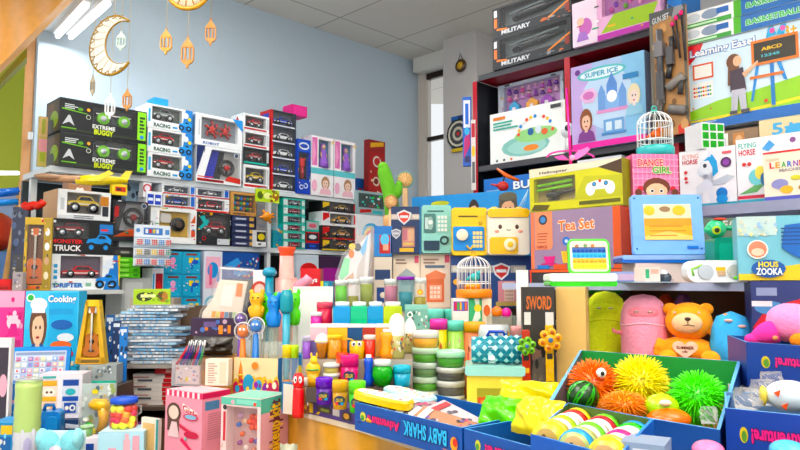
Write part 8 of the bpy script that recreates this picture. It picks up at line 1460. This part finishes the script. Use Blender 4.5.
def blister(px, Y, wpx):
    z = CT + .001; w = pw(wpx, Y) * 1.05; o = empty('car_blister', 'pale blue blister card with a small boxed toy car lying on the cabinet', 'toy car', on(px, Y, z), math.radians(12))
    m = MB(); m.add([(-w / 2, -.05, 0), (w * .3, -.05, 0), (w / 2, .0, 0), (w * .4, .06, 0), (-w * .35, .06, 0), (-w / 2, -.05, .002), (w * .3, -.05, .002), (w / 2, 0, .002), (w * .4, .06, .002), (-w * .35, .06, .002)], [(4, 3, 2, 1, 0), (5, 6, 7, 8, 9), (0, 1, 6, 5), (1, 2, 7, 6), (2, 3, 8, 7), (3, 4, 9, 8), (4, 0, 5, 9)], 'p:b8d0e0'); m.build('card', o)
    m = MB(); m.box(-w * .2, -.03, .003, w * .12, .02, .04, 'f0d4cc'); m.art({'F': plane_frame((-w * .2, -.03, .003), (w * .32, 0, 0), (0, 0, .039), (0, -1, 0))}, [('r', .05, .2, .3, .8, '48a878'), ('r', .4, .5, .9, .8, 'e8b0a0')]); m.build('toy_block', o)
    m = MB(); m.ell((w * .3, -.01, .012), (w * .13, .02, .016), 'p:38404c', 12, 7); m.ell((w * .28, -.01, .022), (w * .08, .015, .012), 'p:d8dce0', 10, 6); m.build('toy_car', o)
blister(648, 1.78, 50)
def goggles():
    Y = 1.72; z = CT + .001; w, h = pw(72, Y), zat(Y, 261) - CT; o = empty('watch_case', 'clear white capsule pack holding a lime and grey toy watch', 'toy watch', on(722, Y, z), math.radians(-6))
    m = MB(); m.rbox(-w / 2, -.025, 0, w / 2, .025, h, 'p:eef2f4', h * .42, 8); m.build('shell', o)
    m = MB()
    for u, r_, c in ((-.26, .34, 'b8c0c8'), (.12, .32, 'b8b8b0')): m = MB(); m.pip((u * w, -.026, h * .48), h * r_, -.004, .001, 'p:' + c, 'y', 20); m.build('lens', o)
    m = MB(); m.box(-w * .12, -.028, h * .52, 0, -.0255, h * .7, 'p:e8b838'); m.box(-w * .1, -.028, h * .3, w * .0, -.0255, h * .5, 'p:c8a888'); m.build('label', o)
    m = MB(); m.tube([(-w * .42, -.026, h * .3), (-w * .44, -.026, h * .6), (-w * .3, -.026, h * .8)], .003, 'p:98d868', 6); m.tube([(w * .1, -.027, h * .2), (w * .24, -.027, h * .3), (w * .26, -.027, h * .7), (w * .34, -.027, h * .76)], [.004, .007, .007, .004], 'p:70d840', 8); m.build('strap', o)
goggles()
def monkey():
    Y = 1.86; z = CT + .001; o = empty('toy_bird_gun', 'teal green toy with a round bird head and yellow beak above the capsule pack', 'toy', on(724, Y, z)); u = pw(1, Y); Z = lambda py: zat(Y, py) - z
    m = MB(); m.rbox(-13 * u, -.03, 0, 14 * u, .03, Z(238), 'p:1c8a70', 4 * u); m.rbox(-9 * u, -.034, Z(262), 9 * u, -.03, Z(244), 'p:24a084', 3 * u); m.build('body', o)
    m = MB(); m.ell((-6 * u, 0, Z(229)), (10 * u, 9 * u, 9.5 * u), 'p:48b884', 16, 10); m.ell((10 * u, 0, Z(228)), (10 * u, 4 * u, 3 * u), 'p:38a074', 12, 7); m.ell((-14 * u, 0, Z(230)), (4 * u, 5 * u, 4 * u), 'p:48b884', 10, 7); m.build('head', o)
    m = MB(); m.pip((-10 * u, -8.6 * u, Z(231)), 4.2 * u, -2 * u, 0, 'p:a8c838', 'y', 16); m.pip((-10 * u, -10.6 * u, Z(231)), 2.4 * u, -1 * u, 0, 'p:283020', 'y', 12); m.build('eye', o)
    m = MB(); m.ell((-3 * u, -3 * u, Z(219.5)), (7 * u, 4 * u, 1.6 * u), 'p:d85848', 10, 6); m.build('cap', o)
monkey()
carton('toy_box', 'dark green lettered box behind the teal bird headed toy', 'toy box', P(706, 280, 2.03, 0), 700, 740, CT, 218, .06, '5c6c5c', [('t', .5, .84, .95, .96, 'SEA', 'c8c8b8')])
kz0 = carton('toy_box', 'dark blue box with a red car picture under the bubble bazooka box', 'toy box', P(752, 300, 1.64, -20), 753.5, 806, 1.245, 281, .12, '30386a', [('p', [(0, .3), (.3, .6), (1, .75), (1, .2), (.2, .1)], 'c82830'), ('e', .35, .6, .3, .1, '5888b8'), ('c', .3, .2, .12, '484c58'), ('r', .1, .78, .5, .9, '8890b0'), ('r', .0, .62, .4, .7, 'd8d0d8')])
carton('bubble_toy_box', 'aqua box lettered HOUS ZOOKA with a round picture, beside the teal bird toy', 'toy box', P(739, 280, 1.66, -20), 739, 806, kz0.top + .001, 217, .1, '78b4c4', [('r', 0, 0, 1, .1, 'e8c028'), ('p', [(.3, 0), (1, 0), (1, .26), (.6, .2)], 'e8c028'), ('r', 0, .7, .6, 1, 'b8ccc8')] + specks(26, .02, .66, .6, .97, ['e8d898', '98b8d8', 'd8d0b8', 'a8c8c8'], .03, .03) + [('c', .3, .48, .15, 'f0e8e0'), ('c', .3, .48, .13, 'd88870'), ('e', .3, .44, .1, .06, 'f0c8b0'), ('p', [(.66, .5), (.72, .85), (1, .88), (1, .3), (.8, .4)], '3868b0')] + [('r', .66, .55 + .06 * i, 1, .57 + .06 * i, '284880') for i in range(5)] + [('e', .45, .18, .26, .14, '2858a0')] + bubble('HOUS', .3, .2, .6, .29, 'f0d838', '1c3c78') + bubble('ZOOKA', .26, .08, .66, .19, 'f0f4f8', '1c3c78'))
# pop-it laptop on the golden beige carton
def laptop():
    z = kcart.top + .0012; Y = 1.78; w = pw(66, Y); o = empty('toy_laptop', 'lime green toy laptop with a popping bubble screen', 'toy laptop', on(585, Y, z) + Vector((0, .06, 0)), math.radians(-5)); u = pw(1, Y)
    m = MB(); m.rbox(-w / 2, -.07, 0, w / 2, .07, 6 * u, 'p:38c820', 2.6 * u); m.rbox(-w / 2, -.072, 5 * u, w / 2, .07, 13 * u, 'p:eaf4e8', 2.6 * u); m.build('base', o)
    f = MB(); f.M = Matrix.Translation((12 * u, .02, 12 * u)) @ Matrix.Rotation(math.radians(-12), 4, 'X'); W = 21 * u; hh = 38 * u
    f.rbox(-W, -.008, 0, W * 1.05, .008, hh, 'p:48d428', 6 * u, 6); f.rbox(-W * .9, -.0095, 2.6 * u, W * .95, -.008, hh - 2.6 * u, 'p:d8f0c8', 4 * u, 5); f.build('lid', o)
    g = MB(); g.M = f.M; g.box(-W * .8, -.0105, 5 * u, W * .84, -.0096, hh - 5 * u, 'p:e8ecf0'); fr = {'F': plane_frame((-W * .8, -.0105, 5 * u), (W * 1.64, 0, 0), (0, 0, hh - 10 * u), (0, -1, 0))}
    g.art(fr, [('r', 0, .82, 1, 1, 'd8c8b8'), ('e', .15, .88, .06, .07, 'a06848'), ('e', .4, .9, .06, .07, '5c8048'), ('e', .62, .89, .06, .07, 'c07838'), ('r', 0, .8, 1, .84, '283858'), ('r', 0, .62, 1, .8, '2458a8'), ('r', 0, .42, 1, .62, '48a8d8'), ('r', 0, .22, 1, .42, 'f0a828'), ('r', 0, 0, 1, .22, 'c8d828')]); g.build('screen', o)
    b = MB(); b.M = f.M
    for j, c in enumerate(('c8d828', 'f0a020', '40a0d8', '2050a0')):
        for i in range(8): b.ell((-W * .8 + W * 1.64 * (i + .5) / 8, -.011, 5 * u + (hh - 10 * u) * (.11 + .2 * j)), (1.9 * u, .004, 1.9 * u), 'p:' + c, 8, 5)
    b.build('bubble_keys', o)
laptop()
carton('toy_box', 'lilac and blue flat box end beside the toy laptop', 'toy box', P(612, 284, 1.86, -10), 610, 637, CT, .03, .08, '90a0d0', [('r', .3, .2, .9, .8, 'c0a8c8'), ('r', 0, .0, 1, .2, '6880c0')])

# ================================================================ big tray of spiky balls and the small trays
fl, fr_, br, bl = xyz(548, 402, 1.3), xyz(720, 430, 1.1), xyz(741, 361.5, 1.4), xyz(580, 350, 1.6)
tr_, tq, tg = tray('display_tray', 'large blue tray with a green lining full of spiky rubber balls', 'display box', fl, fr_, br, bl, .09, '1c4890', '5c6470', '78b4e4', [('p', [(.12, .1), (.6, -.0), (.58, .6), (.12, .72)], 'c89898')] + lines(5, .16, .15, .5, .6, 'a87878', .3), innerfaces={2: '1c8a38', 1: '5c7a98', 3: '5a6068', 0: '5a6068'}, bot='a87840', t=.006)
zt0 = tg.z + .004
def spiky(px, py, Y, rpx, c, label, n=420, eye=None, squash=1.0, ln=.62, seed=1):
    p = at(px, py, Y); R0 = pw(rpx, Y); r0 = R0 * ln; R_ = random.Random(seed)
    o = empty('spiky_ball', label, 'spiky ball', p - Vector((0, 0, 0)))
    m = MB(); m.ell((0, 0, 0), (r0, r0, r0 * squash), 'p:' + c, 20, 14); m.build('core', o)
    m = MB(); g = PI * (3 - 5 ** .5)
    for i in range(n):
        z = 1 - 2 * (i + .5) / n; q = math.sqrt(1 - z * z); a = g * i + R_.uniform(-.08, .08); d = Vector((q * math.cos(a), q * math.sin(a), z + R_.uniform(-.06, .06))).normalized()
        L_ = R0 * R_.uniform(.92, 1.04); t = d.orthogonal().normalized(); b = d.cross(t); rr = R0 * .034
        dr = Vector((0, 0, -.07 * R0))
        s = Vector((1, 1, squash)); base = [Vector(((d * r0 * .96 + (t * math.cos(k) + b * math.sin(k)) * rr) * 1)) for k in (0, 1.57, 3.14, 4.71)]
        mid = [d * (r0 * .4 + L_ * .6) + (t * math.cos(k) + b * math.sin(k)) * rr * .8 + dr * .3 for k in (0, 1.57, 3.14, 4.71)]; tip = d * L_ + dr
        pts = [Vector((v.x, v.y, v.z * squash)) for v in base + mid + [tip]]
        m.add(pts, [(0, 1, 5, 4), (1, 2, 6, 5), (2, 3, 7, 6), (3, 0, 4, 7), (4, 5, 8), (5, 6, 8), (6, 7, 8), (7, 4, 8)], 'p:' + c, True)
    m.build('rubber_spikes', o)
    if eye:
        m = MB(); e = Vector(eye); m.ell(e * R0 * .9, R0 * .17, 'p:f8f8f4', 12, 8); m.ell(e * R0 * .9 + Vector((0, -R0 * .14, 0)), (R0 * .07, R0 * .06, R0 * .08), 'p:181818', 10, 6); m.build('eye', o)
    o.location.z = p.z
    return o
spiky(594, 385, 1.42, 29, 'ff7a20', 'orange spiky rubber ball with one white eye', 460, (.05, -.8, .55), seed=2)
spiky(640, 384, 1.4, 32, 'fcec18', 'bright yellow spiky rubber ball in the middle of the tray', 520, seed=3)
spiky(697, 397, 1.27, 30, '58f030', 'bright green spiky rubber ball at the end of the tray', 480, seed=4)
spiky(624, 404, 1.27, 27, 'ff9a38', 'flattened orange spiky ball in front of the yellow one', 420, squash=.55, seed=5)
def melon():
    p = at(583, 396, 1.33); r = pw(15.5, 1.33); o = empty('watermelon_ball', 'dark green striped watermelon ball in the corner of the tray', 'ball', p)
    m = MB(); seg = 24; m.ell((0, 0, 0), r, 'p:1c4018', seg, 14); m.build('ball', o)
    m = MB()
    for k in range(8):
        pts = []; a0 = 2 * PI * k / 8
        for i in range(13):
            b = -1.35 + 2.7 * i / 12; w = .16 * math.cos(b) ** .5 + .03 * math.sin(i * 2.2)
            for s in (-1, 1): pts.append(Vector((math.cos(a0 + s * w) * math.cos(b), math.sin(a0 + s * w) * math.cos(b), math.sin(b))) * r * 1.006)
        m.add(pts, [(2 * i, 2 * i + 1, 2 * i + 3, 2 * i + 2) for i in range(12)], 'p:38a830', True)
    m.M = Matrix.Identity(4); b_ = m.build('stripe', o); o.rotation_euler = (.3, .5, .3)
melon()
def flatballs():
    p = at(664, 411, 1.235); r = pw(21, 1.235); o = empty('fruit_ball', 'lime and orange squeeze ball with a leafy top lying between the spiky balls', 'ball', Vector((p.x, p.y, p.z - .03)))
    o.location.z = p.z - r * .4
    m = MB(); m.ell((0, .012, r * .55), (r * .82, r * .7, r * .6), 'p:a8e020', 18, 12); m.ell((-r * .1, -r * .45, r * .85), (r * .3, r * .15, r * .14), 'p:e8f4d0', 10, 6); m.build('lime_half', o)
    m = MB(); m.ell((r * .1, -.012, r * .1), (r, r * .8, r * .5), 'p:f4701c', 20, 12); m.build('orange_half', o)
    m = MB(); [m.tube([(r * x, -r * .7, r * .36), (r * x * 1.1, -r * .78, r * .12)], [r * .1, r * .02], 'p:48a828', 6) for x in (-.4, 0, .35, .7)]; m.build('leaf', o)
flatballs()
bag('wrapped_ball', 'small clear wrapped ball in the corner beside the green spiky ball', 709, 1.19, at(708, 424, 1.19).z, 15, 17, .04, 'h:e8f4e8', 'ball', seed=12)
# yo-yo tray
fl, bl, br, fr_ = xyz(530.5, 434, 1.1), xyz(568, 402.5, 1.255), xyz(654, 419, 1.09), xyz(618, 457, .935)
yt, yq, yg = tray('display_tray', 'small blue tray of round toy wheels in front of the spiky ball tray', 'display box', fl, fr_, br, bl, .035, '2458b0', '4a6a38', '4c86cc', bot='6a5030')
def wheelpos(i, j):   # i across, j away, in the tray's own plane
    P0, P1, P2, P3 = [q + yg for q in yq]; u, v = (i + .5) / 3, (j + .55) / 3.1
    a = P0.lerp(P1, u); b = P3.lerp(P2, u); return a.lerp(b, v)

cw = {(0, 0): ('f0e020', 'd0c858'), (1, 0): ('2898d8', 'a8b878'), (2, 0): ('f0dc20', 'd0b860'), (0, 1): ('a8d848', 'f0f0f0'), (1, 1): ('78d050', 'e8e0e0'), (2, 1): ('c83080', 'e0d8e0'), (0, 2): ('d03028', 'e8d020'), (1, 2): ('c82838', '70c848'), (2, 2): ('38c838', '3890c8')}
nm = {(0, 0): 'yellow wheel with a cream face at the near corner of the yo-yo tray', (1, 0): 'blue wheel with a tan face at the front of the tray', (2, 0): 'yellow wheel with a peach face at the front end', (0, 1): 'lime and white wheel behind the near corner one', (1, 1): 'green and pale wheel in the centre of the small tray', (2, 1): 'magenta and pale wheel behind the peach faced one', (0, 2): 'red and yellow wheel in the back row corner', (1, 2): 'dark red wheel in the middle of the back row', (2, 2): 'bright green wheel at the end of the back row'}
ax = (yq[0] - yq[3]); ang = math.atan2(ax.x, -ax.y)
for (i, j), (c, c2) in cw.items():
    p = wheelpos(i, j); r = .0265; o = empty('yoyo_toy', nm[(i, j)], 'toy wheel', (p.x, p.y, yg.z + .003 + r), ang)
    th = .036
    m = MB(); m.lathe([(r * .9, -th / 2), (r, -th / 2 + .003), (r, -.002), (r * .8, 0), (r, .002), (r, th / 2 - .003), (r * .9, th / 2)], ['p:' + c] * 3 + ['p:' + c2] * 3, 26, ax='y'); m.build('tyre', o)
    m = MB(); m.lathe([(.0001, -th / 2 + .001), (r * .9, -th / 2 - .0005), (r * .9, th / 2), (.0001, th / 2)], 'p:' + c2 if j == 0 else 'p:e8e4dc', 24, ax='y'); m.build('disc', o)
    m = MB(); m.art({'F': plane_frame((-r, -th / 2 - .0006, -r), (2 * r, 0, 0), (0, 0, 2 * r), (0, -1, 0))}, [('c', .5, .5, .34, ('c8a868', 'd8b888', 'd8b080')[i]), ('e', .5, .42, .2, .16, ('c87848', 'c84838', 'd05838')[i]), ('c', .42, .6, .06, '6a4a28'), ('r', .3, .26, .7, .32, '88a848')]); m.build('printed_face', o)
# right hand trays
dzr = Vector((.2, .17, 0))
fl, fr_ = xyz(725, 408, 1.08), xyz(806, 416, .98)
rt, rq, rg = tray('display_tray', 'blue tray with upside down pink lettering holding a white pig, beside the spiky ball tray', 'display box', fl, fr_, fr_ + Vector((.12, .2, .0)), fl + Vector((.075, .16, .0)), .11, '1c3c94', '6a88b0', '78b0e4', [('e', .24, .66, .055, .11, 'c8b030'), ('e', .245, .64, .035, .08, '588838')] + bubble('Adventure!', .34, .56, 1.0, .76, 'e83880', '501848', 180, 0))
bz = fl.z + .002
kb_ = on(745, 1.33, 1.2)
fl, fr_ = xyz(746, 342, 1.33), xyz(812, 346.5, 1.25)
riser('display_step', 'plain block under the raised blue tray of pink plush', 745, 860, 1.34, 1.5, T0, fl.z - .09 - .0005, 'c8c8d0')
bt, bq, bgp = tray('display_tray', 'raised blue tray lettered upside down holding pink plush, behind the pig tray', 'display box', fl, fr_, fr_ + Vector((.1, .16, 0)), fl + Vector((.05, .18, 0)), .088, '1c3c8c', '284a90', '6aa4dc', [('e', .3, .6, .07, .13, 'c8b030'), ('e', .31, .58, .045, .09, '588838')] + bubble('venture!', .45, .5, 1.0, .72, 'e83880', '501848', 180))
def pig():
    p = at(787, 395, 1.12); u = pw(1, 1.12); o = empty('squeeze_pig', 'white squeeze pig with orange ears lying in the tray among clear bags', 'squeeze toy', p, -.4)
    o.location.z = fl.z * 0 + at(787, 410, 1.12).z
    m = MB(); m.ell((2 * u, 0, 14 * u), (22 * u, 16 * u, 15 * u), 'p:d8e4e8', 22, 14); m.build('body', o)
    for x, z in ((-10, 18), (-4, 6)): m = MB(); m.prism([(x * u - 3 * u, z * u), (x * u + 3 * u, z * u + 3 * u), (x * u + 1 * u, z * u - 4 * u)], -16 * u, -13 * u, 'p:e05830'); m.build('ear', o)
    m = MB(); m.ell((-21 * u, -2 * u, 13 * u), (4 * u, 9 * u, 10 * u), 'p:e8d068', 12, 8); m.build('snout', o)
pig()
for i, (px, py, w, h, lb) in enumerate(((748, 404, 24, 22, 'crumpled clear bag near the corner of the pig tray'), (764, 400, 24, 26, 'crumpled clear bag touching the pig'), (772, 388, 20, 22, 'greyish clear bag behind the pig'))):
    p = at(px, py + 6, 1.13 + .05 * i); o = bag('clear_bag', lb, px, 1.13 + .05 * i, p.z, w, h, .05, 'h:e8e4e0', 'bag', seed=20 + i)
def pinkplush():
    Y = 1.4; u = pw(1, Y); p = at(780, 343, Y); o = empty('plush_toy', 'pink furry plush with a magenta tail lying in the raised blue tray', 'plush', p, -.3)
    m = MB(); m.tube([(-26 * u, 0, 3 * u), (-15 * u, 0, 8 * u), (-4 * u, 0, 12 * u)], [4 * u, 10 * u, 12 * u], 'f:f060a8', 14); m.ell((-24 * u, 0, 3 * u), (8 * u, 6 * u, 6 * u), 'f:f060a8', 14, 8); m.build('tail', o)
    m = MB(); m.ell((12 * u, 4 * u, 20 * u), (24 * u, 16 * u, 19 * u), 'f:f49cc8', 20, 12, .04); m.build('body', o)
    m = MB(); m.ell((-6 * u, -9 * u, 6 * u), (3 * u, 2.4 * u, 3 * u), 'f:f0a078', 10, 6); m.ell((14 * u, -14 * u, 4 * u), (9 * u, 6 * u, 7 * u), 'f:f08828', 12, 8); m.build('paw', o)
pinkplush()
# tops of the goods at the bottom edge
for px, py, w, c, lb in ((708, 448, 30, 'f088b0', 'pink rounded top of a squeeze toy at the very bottom beside the lettered tray'), (788, 449, 34, '68b8e0', 'sky blue rounded top of a squeeze toy under the pig tray')):
    Y = .95; p = at(px, py, Y); r = pw(w / 2, Y); m = MB(); m.ell((0, 0, 0), (r, r, r * .6), 'p:' + c, 20, 12); o = m.build('squeeze_toy', None, p - Vector((0, 0, r * .1))); tag(o, lb, 'squeeze toy')
k = carton('display_flap', 'grey blue open carton flap below the yo-yo tray', 'box', P(640, 450, .97, -30), 622, 668, 1.03, 441, .06, '8898b0', [('r', .3, .7, .7, .95, 'c8ccd4')])
# front under the counter: yellow carton end, snack bag, dark box
bag('snack_bag', 'printed snack bag with an orange corner leaning below the slate board', 288, 1.68, .86, 17, 62, .03, 'p:a8a890', 'bag', seed=31)
carton('toy_box', 'dark brown printed box under the lettered blue tray', 'toy box', Pl(gpt(362, 437, 1.0), -46), 362, 420, .86, 436, .1, '4a3428', [('e', .25, .8, .1, .1, 'b8a898'), ('r', .06, .5, .1, .9, 'd8d0c8'), ('e', .5, .75, .12, .12, '6a5848'), ('e', .7, .6, .1, .14, '806c5c')])
carton('toy_box', 'lime printed box low in front of the golden yellow counter', 'toy box', Pl(gpt(292, 442, .98), -40), 290, 340, .86, 442, .06, 'a8c048', [('r', .0, .7, .3, 1, 'e89020')] + specks(10, .1, .2, .9, .9, ['e8e0a0', '587828', 'd87838'], .06, .08))
